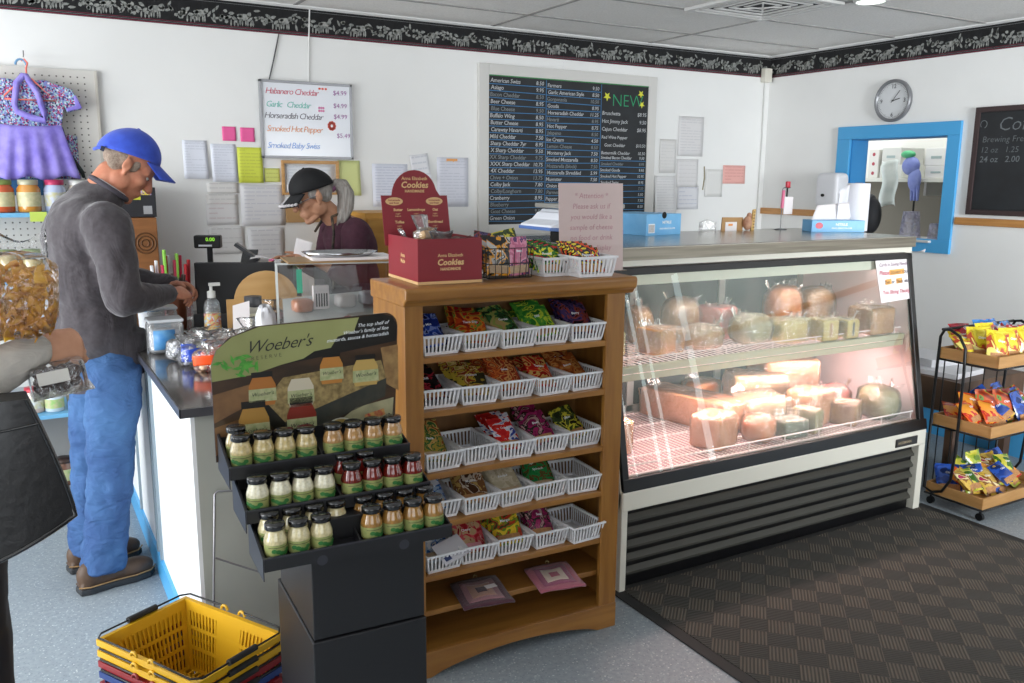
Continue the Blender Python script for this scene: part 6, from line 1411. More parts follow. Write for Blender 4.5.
# semi-circular wooden candy rack
M_BIRCH = mat('birch', 'c9a068', 0.45, c2='bd9258', nscale=4, stretch=(1, 1, 5))
cr_ = thing('candy_rack', 'light wooden candy rack with a rounded back board, filled with bagged sweets', 'rack', (0.755, 3.355, KT), rad(-6)); cr_.scale = (1, 0.6, 0.95)
out = [(-0.06, 0), (0.27, 0), (0.27, 0.195), (0.215, 0.20)]+[(0.095+0.125*cos(a), 0.19+0.125*sin(a)) for a in [pi*k/16 for k in range(1, 16)]]+[(-0.03, 0.20), (-0.06, 0.20)]
MB().prism(out, 0.21, 0.222, 'y').build('rounded_back', M_BIRCH, cr_, bevel=0.002)
MB().box(-0.06, 0.27, 0.0, 0.21, 0.0, 0.012).build('base_board', M_BIRCH, cr_)
for xx in (0.025, 0.25): MB().box(xx, xx+0.035, -0.002, 0.012, 0.0, 0.185 if xx < .1 else 0.12).build('front_post', M_BIRCH, cr_, bevel=0.002)
MB().box(-0.06, 0.27, 0.0, 0.01, 0.012, 0.05).build('front_lip', M_BIRCH, cr_)
crM = Matrix.Translation((0.755, 3.355, KT)) @ Matrix.Rotation(rad(-6), 4, 'Z')
M_CLEAR = glass('candy_bag_clear', base=0.06, rough=0.10, film=0.05)
def candy_bag(x, y, z, s_, cols, lab, seed, M=None, rot=(0, 0, 0), shape=(0.10, 0.07, 0.09), ball=0.011, n=26, grp='bags of sweets on the counter', stripes=None):
    p = Vector((x, y, z)) if M is None else M @ Vector((x, y, z))
    t = thing('candy_bag', lab, 'candy', tuple(p), 0, grp, rot=tuple(rad(q) for q in rot)); R_ = random.Random(seed)
    sx, sy, sz = (q*s_ for q in shape)
    for ci, c in enumerate(cols):
        b = MB()
        for k in range(n//len(cols)):
            a = R_.uniform(0, 2*pi); rr = R_.uniform(0, 1)**0.5
            b.ell((sx*0.40*rr*cos(a), sy*0.38*rr*sin(a), sz*R_.uniform(0.12, 0.74)), (ball, ball*R_.uniform(.6, 1), ball*R_.uniform(.6, 1)), 8, 6)
        b.build('sweets', mat('sweet_'+c, c, 0.3), t)
    w_ = superbox(sx, sy, sz*0.92, 0.5, 32, 18, 0.02, seed)
    for i, v in enumerate(w_.v): w_.v[i] = Vector((v.x, v.y, v.z+sz*0.47))
    w_.sheet(lambda u, v: ((u-.5)*sx*(0.35+0.5*v), 0.01*sin(8*u), sz*(0.88+0.30*v)), 10, 4, 0.0006)
    w_.build('clear_bag', M_CLEAR, t)
    if stripes:
        for c, (x0, x1, z0, z1) in stripes: b = MB(); b.sheet(lambda u, v: (sx*(x0+(x1-x0)*u), -sy*0.525-0.004*sin(3*u), sz*(z0+(z1-z0)*v)), 6, 6, 0.0006); b.build('printed_panel', mat('panel_'+c, c, 0.35), t)
candy_bag(0.10, 0.07, 0.014, 1.0, ['3a1f1c', '6a3a3a', 'a87a78'], 'bag of dark chocolate sweets standing in the wooden rack', 3, crM, shape=(0.115, 0.08, 0.15), ball=0.014, n=40)
candy_bag(-0.01, 0.07, 0.014, 1.0, ['4a2a28', '9a7a84'], 'small bag of brown sweets at the left of the wooden rack', 4, crM, shape=(0.07, 0.07, 0.11))
candy_bag(0.19, 0.07, 0.014, 1.0, ['c8b0a0', '8a6a60', 'e0d0c0'], 'bag of pale mixed sweets at the right of the wooden rack', 5, crM, shape=(0.10, 0.08, 0.11))
t = MB().box(-0.028, 0.028, -0.02, 0.02, 0, 0.05).build('orange_box', mat('box_orange', 'e0702c', 0.5), bevel=0.005); t.location = (0.672, 3.01+0.03, KT+0.0525); 
bpy.data.objects.remove(t)
candy_bag(0.565, 3.24, KT, 1.0, ['3a5ac8', 'e8d838', 'c8c8d4', '2a2a3a'], 'bag of candy with a blue and yellow print on the counter', 7, None, (0, 0, -15), (0.15, 0.11, 0.10), stripes=[('2f5ad0', (-0.45, -0.1, 0.15, 0.8)), ('e8e04a', (-0.1, 0.15, 0.15, 0.7))])
candy_bag(0.62, 3.11, KT, 1.0, ['e8642c', 'f0a070', 'd8402c'], 'bag of orange candy lying on the counter edge nearest the front', 8, None, (0, 0, 20), (0.15, 0.12, 0.11), stripes=[('f0703a', (-0.4, 0.2, 0.3, 0.62))])
candy_bag(0.66, 2.92, KT, 1.0, ['e8d0a8', 'd8b888', 'f0e0c8', 'd85a4a'], 'bag of cream and peach sweets on the counter behind the mustard header', 9, None, (0, 0, 5), (0.14, 0.14, 0.14), n=40)
candy_bag(0.60, 3.42, KT, 1.0, ['b08a80', '6a4a4a', 'd8c8c8'], 'bag of brownish sweets behind the blue printed bag', 10, None, (0, 0, 30), (0.13, 0.10, 0.085))
candy_bag(0.675, 3.31, KT, 1.0, ['2a2a34', '5a5a8a', 'c8b4a8'], 'bag of dark wrapped sweets beside the price card', 11, None, (0, 0, -20), (0.10, 0.09, 0.09))
R8 = random.Random(23)
for i, (x, y, cols, lab, st_) in enumerate(((0.50, 3.30, ['d8d8de', '8a8a94'], 'small bag of silver wrapped sweets by the blue lidded tub', None), (0.66, 3.17, ['e8703a', 'f0e8e0'], 'bag of orange and white sweets between the printed bag and the mustard header', [('e86a2c', (-0.42, 0.0, 0.1, 0.5))]), (0.56, 3.08, ['e8502c', 'f0c8a0'], 'flat bag with an orange and red print at the front edge of the counter', [('e8541c', (-0.4, 0.3, 0.35, 0.75))]),
        (0.715, 3.10, ['f0e0b8', 'e8c080', 'ffffff'], 'tall bag of butter cream sweets next to the wooden rack post', None), (0.53, 3.19, ['2c4ab0', 'e0e0e8'], 'small bag of blue and white mints beside the printed bag', [('2c52c8', (-0.4, 0.1, 0.3, 0.8))]), (0.62, 3.33, ['c8a8a0', '9a6a60', 'e0d8d8'], 'bag of pinkish brown sweets between two others in front of the bottle', None))):
    candy_bag(x, y, KT, 1.0, cols, lab, 60+i, None, (R8.uniform(-6, 6), R8.uniform(-6, 6), R8.uniform(-40, 40)), (0.105, 0.09, 0.085 if i != 3 else 0.15), n=24, stripes=st_)
# hand sanitizer
t = thing('sanitizer_bottle', 'clear pump bottle of hand sanitizer on the counter in front of the register', 'bottle', (0.655, 3.50, KT))
MB().lathe([(0.0001, 0), (0.030, 0), (0.032, 0.006), (0.032, 0.16), (0.026, 0.185), (0.014, 0.198), (0.014, 0.205)], seg=24, sy=0.75).build('bottle', glass('sanitizer_clear', tint='e4ecf0', base=0.10, rough=0.05, film=0.12), t)
b = MB(); b.lathe([(0.016, 0.20), (0.016, 0.225), (0.006, 0.228), (0.006, 0.246)], seg=20); b.box(-0.008, 0.034, -0.007, 0.007, 0.246, 0.258); b.build('pump', mat('pump_white', 'dcdcd8', 0.35), t)
MB().lathe([(0.0325, 0.04), (0.0325, 0.14)], seg=24, sy=0.76, caps=False).build('label', print_mat('sanitizer_label', ['e0e2e8', 'd87a70', 'e0c880', 'b8c8e0'], scale=40), t)
# white price card
t = MB().prism([(-0.03, 0), (0.03, 0), (0.036, 0.14), (-0.024, 0.13)], -0.001, 0.001, 'y').build('price_card', M_PAPER); t.location = (0.688, 3.40, KT+0.085); t.rotation_euler = (rad(-8), 0, rad(-10)); tag(t, 'white upright price card beside the sanitizer bottle', 'card')
t.location = (0.70, 3.215, KT+0.0); t.scale = (1, 1, 1.55)
# pen and stick cup, tubs, meat stick rack
t = thing('stick_cup', 'brown round cup full of dark sticks on the counter by the man\'s hand', 'cup', (0.60, 4.02, KT))
MB().lathe([(0.038, 0), (0.042, 0.005), (0.045, 0.15), (0.042, 0.15), (0.038, 0.01), (0.0001, 0.01)], seg=28).build('cup', mat('terracotta', '8a4a2c', 0.5), t)
b = MB(); R_ = random.Random(4)
for k in range(14):
    a = R_.uniform(0, 6.28); r = R_.uniform(0, 0.03); b.cyl((r*cos(a), r*sin(a), 0.012), (r*cos(a)*1.8+R_.uniform(-.02, .02), r*sin(a)*1.8, 0.20+R_.uniform(0, .05)), 0.0055, seg=8)
b.build('sticks', mat('stick_brown', '5a4a44', 0.6, c2='8a7a6e', nscale=20), t)
def tub(x, y, r, h_, lab, labcol, liquid):
    t = thing('clear_tub', lab, 'tub', (x, y, KT)); 
    w_ = superbox(r*2, r*1.7, h_, 0.3)
    for i, v in enumerate(w_.v): w_.v[i] = Vector((v.x, v.y, v.z+h_/2))
    w_.build('tub_wall', glass('tub_clear', base=0.08, rough=0.08, film=0.22), t)
    b = MB(); b.box(-r*0.98, r*0.98, -r*0.84, r*0.84, h_-0.004, h_+0.008); b.build('lid', mat('tub_lid', 'd8dce0', 0.3), t, bevel=0.004)
    b = MB(); b.sheet(lambda u, v: (-r*0.75+r*1.2*u, -r*0.87, h_*0.15+h_*0.6*v), 2, 2, 0.001); b.build('label', mat('tublabel_'+labcol, labcol, 0.4, c2='6fa8d4', nscale=20), t)
    c = superbox(r*1.7, r*1.4, h_*0.7, 0.4)
    for i, v in enumerate(c.v): c.v[i] = Vector((v.x, v.y, v.z+h_*0.38))
    c.build('contents', mat('tubfill_'+liquid, liquid, 0.6), t)
tub(0.475, 3.50, 0.065, 0.125, 'clear plastic tub with a blue label at the counter\'s left edge', '3a84c8', 'c8ccd4')
tub(0.50, 3.72, 0.055, 0.14, 'clear plastic tub behind the front tub on the counter edge', 'a8c4dc', 'd4d6dc')
t = thing('white_bucket', 'white round bucket with a blue band on the counter beside the stick cup', 'bucket', (0.495, 4.02, KT))
MB().lathe([(0.05, 0), (0.056, 0.14), (0.060, 0.143), (0.060, 0.152), (0.052, 0.152), (0.046, 0.01), (0.0001, 0.01)], seg=28).build('bucket', mat('bucket_white', 'dfe2e6', 0.35), t)
MB().lathe([(0.0545, 0.09), (0.0568, 0.125)], seg=28, caps=False).build('blue_band', mat('band_blue', '5aa0d8', 0.4), t)
t = thing('meat_stick_rack', 'clear counter rack of meat sticks in red, white and green wrappers', 'rack', (0.625, 4.30, KT))
MB().box(-0.085, 0.085, -0.05, 0.06, 0.0, 0.13).build('clear_bin', glass('bin_clear', base=0.08, rough=0.05, film=0.15), t)
for c, xs_ in (('c83a5a', (-0.03, 0.02, 0.045)), ('dcdce0', (-0.07, -0.05, 0.0)), ('8ac850', (-0.02, 0.03)), ('b02a30', (0.06, 0.075, -0.01))):
    b = MB()
    for q, x in enumerate(xs_):
        hh = 0.33-0.02*q if c == '8ac850' else 0.26+0.02*q
        b.bar((x, -0.02+0.02*q, 0.01), (x*1.15, -0.01+0.02*q, hh), 0.034, 0.012)
    b.build('meat_sticks', mat('wrapper_'+c, c, 0.35), t, bevel=0.003)
# acrylic pastry case
ac = thing('acrylic_case', 'clear acrylic counter case with tilted shelves and a round red T emblem', 'display case', (0.80, 3.06, KT), rad(-14))
M_ACR = glass('acrylic_thick', base=0.09, rough=0.03); M_ACE = mat('acrylic_edge', 'c6cac8', 0.2, coat=0.5)
aw, ad, ah, sl_ = 0.45, 0.27, 0.355, 0.10
def apane(pts, name='pane'): b = MB(); n_ = len(pts); b.add(pts, [tuple(range(n_))]); b.build(name, M_ACR, ac)
apane([(0, 0, 0), (aw, 0, 0), (aw, sl_, ah), (0, sl_, ah)], 'front_pane'); apane([(0, ad, 0), (aw, ad, 0), (aw, ad, ah), (0, ad, ah)], 'back_pane')
for x in (0, aw): apane([(x, 0, 0), (x, ad, 0), (x, ad, ah), (x, sl_, ah)], 'side_pane')
apane([(0, sl_, ah), (aw, sl_, ah), (aw, ad, ah), (0, ad, ah)], 'top_pane')
b = MB()
for x in (0, aw):
    b.bar((x, 0, 0), (x, sl_, ah), 0.008, 0.008); b.bar((x, ad, 0), (x, ad, ah), 0.006, 0.006); b.bar((x, sl_, ah), (x, ad, ah), 0.006, 0.006)
b.bar((0, sl_, ah), (aw, sl_, ah), 0.006, 0.006); b.bar((0, 0, 0), (aw, 0, 0), 0.008, 0.008); b.bar((0, ad, ah), (aw, ad, ah), 0.005, 0.005)
b.build('glued_edge', M_ACE, ac)
for (z0, z1) in ((0.10, 0.20), (0.012, 0.05)):
    b = MB(); b.box(0.02, aw-0.02, 0.03, ad-0.02, 0, 0.004)
    b = MB(); b.add([(0.02, 0.05, z0), (aw-0.02, 0.05, z0+0.04), (aw-0.02, ad-0.02, z1+0.03), (0.02, ad-0.02, z1), (0.02, 0.05, z0+0.006), (aw-0.02, 0.05, z0+0.046), (aw-0.02, ad-0.02, z1+0.036), (0.02, ad-0.02, z1+0.006)], [(3, 2, 1, 0), (4, 5, 6, 7), (0, 1, 5, 4), (1, 2, 6, 5), (2, 3, 7, 6), (3, 0, 4, 7)]); b.build('tilted_shelf', mat('shelf_frosted', 'b4bab8', 0.3, coat=0.3), ac)
b = MB(); ty = 0.235
def fp(x, z): return (x, sl_*z/ah-0.002, z)
ring = [fp(0.25+0.036*cos(a), 0.125+0.036*sin(a)) for a in [2*pi*k/28 for k in range(28)]]
b.tube(ring, 0.004, 6, closed=True); b.bar(fp(0.228, 0.142), fp(0.272, 0.142), 0.009, 0.003, up=(0, 1, 0)); b.bar(fp(0.25, 0.142), fp(0.25, 0.10), 0.010, 0.003, up=(0, 1, 0)); b.build('round_emblem', mat('emblem_maroon', '7a1f22', 0.4), ac)
b = MB(); b.box(0.07, 0.09, 0.085, 0.088, 0.25, 0.335)
for i, v in enumerate(b.v): b.v[i] = Vector((v.x, sl_*v.z/ah-0.004, v.z))
b.build('teal_ribbon', mat('teal', '5fc8a8', 0.4), ac)
acM = Matrix.Translation((0.80, 3.06, KT)) @ Matrix.Rotation(rad(-14), 4, 'Z')
def inac(x, y, z): return tuple(acM @ Vector((x, y, z)))
t = thing('napkin_bundle', 'crumpled white bag leaning at the left front of the acrylic case', 'bag', inac(-0.045, -0.03, 0.0)); w_ = superbox(0.07, 0.07, 0.22, 0.7, 28, 18, 0.05, 12)
for i, v in enumerate(w_.v): w_.v[i] = Vector((v.x, v.y, v.z+0.11))
w_.build('bag', mat('bag_white', 'd8d8dc', 0.6), t)
t = thing('honey_jar', 'square glass jar with a dark lid and cream labels left of the acrylic case', 'jar', (0.765, 3.285, KT))
w_ = superbox(0.075, 0.075, 0.19, 0.3)
for i, v in enumerate(w_.v): w_.v[i] = Vector((v.x, v.y, v.z+0.095))
w_.build('glass_jar', mat('jar_clouded', 'b4b0a4', 0.15, coat=0.6), t); MB().lathe([(0.03, 0.185), (0.032, 0.19), (0.032, 0.225), (0.0001, 0.225)], seg=24).build('lid', MC['register_grey'], t)
for z0, z1 in ((0.115, 0.165), (0.03, 0.10)): MB().box(-0.036, 0.034, -0.041, -0.039, z0, z1).build('label', mat('label_cream', 'dcd8c0', 0.5), t)
t = thing('clipboard', 'brown clipboard with papers lying on top of the acrylic case', 'clipboard', inac(0.24, 0.18, ah+0.004), rad(-8)); MB().box(-0.21, 0.23, -0.11, 0.12, 0, 0.006).build('board', mat('hardboard', '9a7a50', 0.5), t)
MB().box(-0.12, 0.19, -0.09, 0.10, 0.0065, 0.016).build('paper_stack', M_PAPER, t)
t = thing('chrome_tray', 'shallow silver tray lying on the clipboard above the acrylic case', 'tray', inac(0.235, 0.17, ah+0.0205), rad(-8)); b = MB(); b.lathe([(0.10, 0.0), (0.125, 0.018), (0.121, 0.018), (0.098, 0.003), (0.0001, 0.003)], seg=36, sx=1.15, sy=0.7); b.build('tray', mat('chrome', 'b8b8ba', 0.18, 0.9), t)
t = thing('barcode_packet', 'small white packet with dark stripes standing inside the acrylic case', 'packet', inac(0.16, 0.17, 0.175)); MB().box(-0.03, 0.03, -0.01, 0.01, 0, 0.09).build('packet', M_PAPER, t)
b = MB()
for k in range(5): b.box(-0.022+0.010*k, -0.017+0.010*k, -0.0115, -0.0102, 0.01, 0.06)
b.build('dark_stripe', M_DARK, t)
for k, (x, y, c, lab) in enumerate(((0.09, 0.16, 'b87a5a', 'brown'), (0.25, 0.15, 'c8c4c0', 'white'), (0.34, 0.15, 'a0a8b0', 'bluish'), (0.12, 0.10, 'c0505a', 'red'))):
    low_ = k == 3
    w_ = superbox(0.075, 0.07, 0.05, 0.5, 24, 14, 0.03, 40+k)
    for i, v in enumerate(w_.v): w_.v[i] = Vector((v.x, v.y, v.z+0.025))
    t = w_.build('wrapped_treat', mat('treat_'+c, c, 0.35, coat=0.4)); t.location = inac(x, y, 0.06 if low_ else 0.158+0.10*x); tag(t, lab+' wrapped treat on the %s shelf of the acrylic case' % ('lower' if low_ else 'upper'), 'treat')
# ================================================================ PEOPLE
M_SKIN = mat('skin_ruddy', 'c08468', 0.5, c2='b5745a', nscale=30, spec=0.4); M_SKIN2 = mat('skin_tan', 'c99678', 0.5, c2='bd886a', nscale=30, spec=0.4)
def VV(*a): return Vector(a)
def head_prims(b, M, k=1.0, ears=True):
    """overlapping volumes of a head; local +x is forward, z up, origin between the ears at eye height"""
    old = b.X; b.X = M @ Matrix.Scale(k, 4)
    E_ = b.ell
    E_((-0.012, 0, 0.040), (0.098, 0.076, 0.083), 24, 16); E_((0.030, 0, -0.020), (0.062, 0.062, 0.088), 20, 14)
    E_((0.045, 0, 0.03), (0.048, 0.060, 0.055), 18, 12)                       # forehead
    for s_ in (-1, 1):
        E_((0.055, s_*0.036, -0.022), (0.032, 0.026, 0.026)); E_((0.004, s_*0.052, -0.060), (0.040, 0.018, 0.040))
        b.cap((-0.01, s_*0.050, -0.075), (0.058, s_*0.018, -0.108), 0.017, 0.016, 12)   # jaw
        b.cap((0.080, s_*0.012, 0.020), (0.068, s_*0.046, 0.018), 0.010, 0.009, 10)      # brow
        if ears:
            E_((-0.006, s_*0.076, -0.008), (0.018, 0.008, 0.030), 16, 12, M=Matrix.Rotation(s_*0.25, 3, 'Z') @ Matrix.Rotation(-0.2, 3, 'Y')); E_((0.000, s_*0.078, -0.030), (0.010, 0.007, 0.012))
            E_((-0.016, s_*0.083, 0.0), (0.010, 0.006, 0.026))
    E_((0.070, 0, -0.108), (0.022, 0.024, 0.018)); E_((0.064, 0, -0.070), (0.032, 0.034, 0.034))
    b.cap((0.084, 0, 0.012), (0.112, 0, -0.030), 0.0125, 0.0145, 12); E_((0.106, 0.011, -0.034), (0.010, 0.009, 0.008)); E_((0.106, -0.011, -0.034), (0.010, 0.009, 0.008))
    E_((0.093, 0, -0.062), (0.010, 0.022, 0.0055)); E_((0.091, 0, -0.074), (0.010, 0.019, 0.006))
    b.X = old
def hand_prims(b, M, curl=0.6, spread=0.10, k=1.0, side=1, finger_curls=None):
    """wrist at the origin, fingers along +x, back of the hand +z, thumb on side*+y"""
    old = b.X; b.X = M @ Matrix.Scale(k, 4)
    b.ell((0.045, 0, 0), (0.052, 0.040, 0.015), 18, 12); b.ell((0.070, 0, 0.001), (0.026, 0.041, 0.013)); b.ell((0.015, 0, 0), (0.030, 0.027, 0.017)); b.ell((0.030, side*0.022, -0.006), (0.034, 0.017, 0.016))
    L_ = (0.072, 0.080, 0.075, 0.060)
    for i in range(4):
        y = side*(0.031-0.0205*i); a = side*spread*(1.5-i)/1.5; c = (finger_curls[i] if finger_curls else curl)*(1+0.08*i)
        p = Vector((0.082-0.004*abs(i-1.2), y, 0.0)); th = 0.15*c; r = 0.0092-0.0006*i
        for j, f in enumerate((0.45, 0.31, 0.24)):
            th += c*(0.55 if j == 0 else 0.85); d = Vector((cos(th)*cos(a), cos(th)*sin(a), -sin(th))); q = p+d*L_[i]*f
            b.cap(p, q, r*(1-0.07*j), r*(0.95-0.09*j), 10); p = q
    p = Vector((0.022, side*0.030, -0.006)); a = side*0.85; th = 0.1
    for j, f in enumerate((0.036, 0.031, 0.024)):
        d = Vector((cos(a)*cos(th), sin(a)*cos(th), -sin(th))); q = p+d*f; b.cap(p, q, 0.0125-0.0015*j, 0.0115-0.0018*j, 10); p = q; a -= side*0.32; th += 0.35*curl
    b.X = old
def pose(origin, fwd, up):
    x = Vector(fwd).normalized(); z = Vector(up); z = (z-x*z.dot(x)).normalized(); y = z.cross(x)
    return Matrix(((x.x, y.x, z.x, origin[0]), (x.y, y.y, z.y, origin[1]), (x.z, y.z, z.z, origin[2]), (0, 0, 0, 1)))
def ellM(b, c, r, pitch): b.ell(c, r, 22, 14, M=Matrix.Rotation(pitch, 3, 'Y'))
def wrinkle(m, sc=7, st=0.5, stretch=(1, 1, 2.5)):
    nt = m.node_tree; b = nt.nodes['Principled BSDF']; bump(nt, b, noise(nt, coords(nt, stretch), sc, 3, 0.8), st, 0.03); return m
M_SWEAT = wrinkle(mat('sweatshirt_grey', '3c363a', 0.9, c2='454044', nscale=60, sheen=0.3), 6, 0.5, (1.5, 1.5, 1)); M_JEAN = wrinkle(mat('denim_blue', '2c4c7c', 0.85, c2='3f6694', nscale=5), 9, 0.7, (1, 1, 2)); M_SHOE = mat('shoe_brown', '55402f', 0.55, c2='473427', nscale=20); M_SOLE = mat('shoe_sole', '2b2d30', 0.6)

# ---- man in the blue cap
man = thing('person', 'person in grey sweatshirt, jeans and bright blue cap leaning at the counter', 'person', (0.22, 3.66, 0))
mo = Matrix.Translation((-0.22, -3.66, 0))
def MM(): b = MB(); b.X = mo; return b
hM = pose((0.405, 3.65, 1.635), (cos(rad(40)), -0.03, -sin(rad(40))), (sin(rad(40)), 0, cos(rad(40))))
b = MM(); head_prims(b, hM, 0.99); b.X = mo
# MM's X is overwritten by head_prims' composed matrix, so compose explicitly
b = MB(); head_prims(b, mo @ hM, 0.99); b.X = mo
b.cap((0.37, 3.65, 1.585), (0.28, 3.65, 1.49), 0.060, 0.062, 18); b.cap((0.345, 3.65, 1.60), (0.27, 3.65, 1.50), 0.057, 0.060, 18)
# trunk, legs, arms under the clothes
b.ell((0.24, 3.65, 1.36), (0.11, 0.165, 0.17)); b.ell((0.24, 3.65, 1.14), (0.11, 0.15, 0.18)); b.ell((0.26, 3.65, 0.93), (0.11, 0.15, 0.14))
for y, dx in ((3.555, 0.0), (3.765, -0.045)):
    b.cap((0.275+dx, y, 0.86), (0.25+dx, y, 0.47), 0.075, 0.055, 16); b.cap((0.25+dx, y, 0.47), (0.185+dx*.6, y, 0.09), 0.052, 0.036, 16); b.cap((0.185+dx*.6, y, 0.06), (0.30+dx*.6, y+0.03, 0.05), 0.034, 0.028, 12)
sh_r, el_r, wr_r = VV(0.315, 3.47, 1.43), VV(0.325, 3.40, 1.155), VV(0.50, 3.53, 1.150)
sh_l, el_l, wr_l = VV(0.315, 3.84, 1.43), VV(0.36, 3.95, 1.17), VV(0.55, 3.84, 1.15)
for a, e, w_ in ((sh_r, el_r, wr_r), (sh_l, el_l, wr_l)): b.cap(a, e, 0.045, 0.036, 14); b.cap(e, w_, 0.034, 0.026, 14)
d = (wr_r-el_r).normalized(); hand_prims(b, mo @ pose(wr_r+d*0.008, d+VV(0.25, 0.1, -0.05), (0.1, -0.55, 0.8)), 0.75, 0.05, 1.0, 1)
d = (wr_l-el_l).normalized(); hand_prims(b, mo @ pose(wr_l+d*0.008, d, (0.1, 0.5, 0.85)), 0.7, 0.05, 1.0, -1)
blob(b, 'body', M_SKIN, man, 0.0052, 3)
b = MB(); b.X = mo
b.ell((0.245, 3.65, 1.40), (0.135, 0.195, 0.135)); b.ell((0.205, 3.65, 1.36), (0.115, 0.18, 0.155)); b.ell((0.225, 3.65, 1.20), (0.145, 0.19, 0.20)); b.ell((0.238, 3.65, 1.04), (0.158, 0.195, 0.19)); b.tube([(0.265, 3.65, 0.99), (0.280, 3.65, 0.83)], [0.165, 0.142], 28)
b.tube([(0.245, 3.65, 1.43), (0.333, 3.65, 1.552)], [0.105, 0.071], 24); b.ell((0.232, 3.65, 1.425), (0.118, 0.17, 0.118)); b.ell((0.262, 3.65, 1.498), (0.088, 0.098, 0.080))
for a, e, w_ in ((sh_r, el_r, wr_r), (sh_l, el_l, wr_l)):
    b.cap(a+VV(-0.02, 0, -0.01), a+(e-a)*0.5, 0.088, 0.076, 18); b.cap(a+(e-a)*0.5, e, 0.076, 0.064, 18); b.cap(e, e+(w_-e)*0.55, 0.064, 0.054, 18); b.cap(e+(w_-e)*0.55, w_+(w_-e).normalized()*0.0, 0.053, 0.040, 16)
o = blob(b, 'sweatshirt', M_SWEAT, man, 0.010, 5, 0.022, 0.10)
b = MB(); b.X = mo; b.tube([(0.270, 3.65, 0.862), (0.283, 3.65, 0.812)], [0.155, 0.146], 36); b.build('waistband_rib', mat('rib_grey', '46424a', 0.9), man)
b = MB(); b.X = mo; c0 = VV(0.331, 3.65, 1.549); ring = []
for k in range(24):
    a = 2*pi*k/24; ring.append(c0+Vector((0.058*cos(a), 0.071*sin(a), 0.042*cos(a)*-1.0)))
b.tube(ring, 0.011, 8, closed=True); b.build('collar_rib', MC['rib_grey'], man)
b = MB(); b.X = mo; b.tube([c0+(c-c0)*0.93+VV(0.004, 0, 0.009) for c in ring], 0.004, 6, closed=True); b.build('undershirt_collar', mat('undershirt_white', 'c4c4c4', 0.8), man)
b = MB(); b.X = mo
b.ell((0.265, 3.65, 0.88), (0.135, 0.185, 0.13))
for y, dx in ((3.560, 0.0), (3.760, -0.045)):
    b.tube([(0.285+dx, y, 0.88), (0.282+dx, y, 0.74), (0.262+dx, y, 0.60), (0.250+dx, y, 0.45), (0.228+dx*.9, y, 0.28), (0.205+dx*.7, y, 0.14), (0.198+dx*.6, y, 0.075)], [0.105, 0.099, 0.091, 0.084, 0.080, 0.083, 0.086], 26)
blob(b, 'jeans', M_JEAN, man, 0.009, 3, 0.026, 0.065)
for y, dx, rz in ((3.52, 0.0, 15), (3.745, -0.022, 15)):
    sh = bpy.data.objects.new('shoe', None); COL.objects.link(sh); sh.parent = man; sh.location = (0.105+dx-0.22, y-3.66, 0); sh.rotation_euler = (0, 0, rad(rz))
    b = MB(); b.prism([(-0.005, -0.030), (0.03, -0.042), (0.12, -0.040), (0.20, -0.052), (0.26, -0.045), (0.292, -0.012), (0.288, 0.025), (0.25, 0.048), (0.19, 0.052), (0.11, 0.040), (0.03, 0.040), (-0.005, 0.028)], 0.0, 0.028, 'z'); b.build('sole', M_SOLE, sh, bevel=0.008, seg=3)
    b = MB(); b.ell((0.045, 0, 0.065), (0.052, 0.040, 0.060)); b.ell((0.12, 0, 0.055), (0.09, 0.042, 0.050)); b.ell((0.21, 0, 0.045), (0.080, 0.048, 0.042)); b.box(-0.0, 0.27, -0.035, 0.035, 0.022, 0.040)
    blob(b, 'leather_upper', M_SHOE, sh, 0.007, 3)
    b = MB(); b.X = None
    for k in range(4): b.tube([(0.125+k*0.022, -0.024, 0.098-k*0.010), (0.128+k*0.022, 0, 0.106-k*0.010), (0.131+k*0.022, 0.024, 0.098-k*0.010)], 0.003, 6)
    b.build('laces', mat('lace_tan', '8a7458', 0.8), sh)
    b = MB(); b.tube([(-0.008, -0.026, 0.036), (0.03, -0.043, 0.034), (0.12, -0.041, 0.033), (0.20, -0.053, 0.033), (0.262, -0.046, 0.034), (0.293, -0.012, 0.036)], 0.0028, 6); b.build('welt_stitching', mat('welt_tan', '9a7a50', 0.7), sh)
# hair, cap
M_HAIR = mat('hair_grey_short', '877466', 0.9, c2='9a8a7c', nscale=120, bmp=0.5, bscale=250)
def headpart(name, m, M, fn, parent, voxel=0.005, k=0.99):
    b = MB(); b.X = M @ Matrix.Scale(k, 4); fn(b); b.X = None; return blob(b, name, m, parent, voxel, 2)
def fh(b):
    b.ell((-0.026, 0, 0.014), (0.0815, 0.0765, 0.066), 22, 14)
    for s_ in (-1, 1): b.ell((0.012, s_*0.064, 0.012), (0.022, 0.010, 0.032)); b.ell((-0.045, s_*0.055, -0.016), (0.034, 0.016, 0.036))
headpart('hair', M_HAIR, mo @ hM, fh, man)
def capshell(b, r=(0.112, 0.088, 0.098), cz=0.045, cut=0.018, tilt=0.0):
    vs = []; n, m_ = 32, 12
    for i in range(m_+1):
        t_ = (pi/2)*i/m_
        for k in range(n):
            q = 2*pi*k/n; vs.append((-0.010+r[0]*sin(t_)*cos(q), r[1]*sin(t_)*sin(q), cz+(r[2]*cos(t_) if i < m_ else 0)-cut*sin(t_)*(1-cos(q))*0.5))
    fs = [(i*n+k, (i+1)*n+k, (i+1)*n+(k+1) % n, i*n+(k+1) % n) for i in range(m_) for k in range(n)]
    b.add(vs, fs, 0, True)
M_CAPB = mat('cap_blue', '2744b0', 0.8, c2='2f4fc0', nscale=30, sheen=0.2)
def visor(b, x0=0.085, L_=0.092, w_=0.074, drop=0.046, z0=0.050):
    def f(u, v):
        a = (u-.5)*2; x = x0-0.035*a*a*1.0+L_*v*(1-0.30*a*a); y = a*w_*(1-0.10*v); z = z0-drop*v-0.016*a*a*(1-0.2*v)
        return (x, y, z)
    b.sheet(f, 16, 8, 0.004)
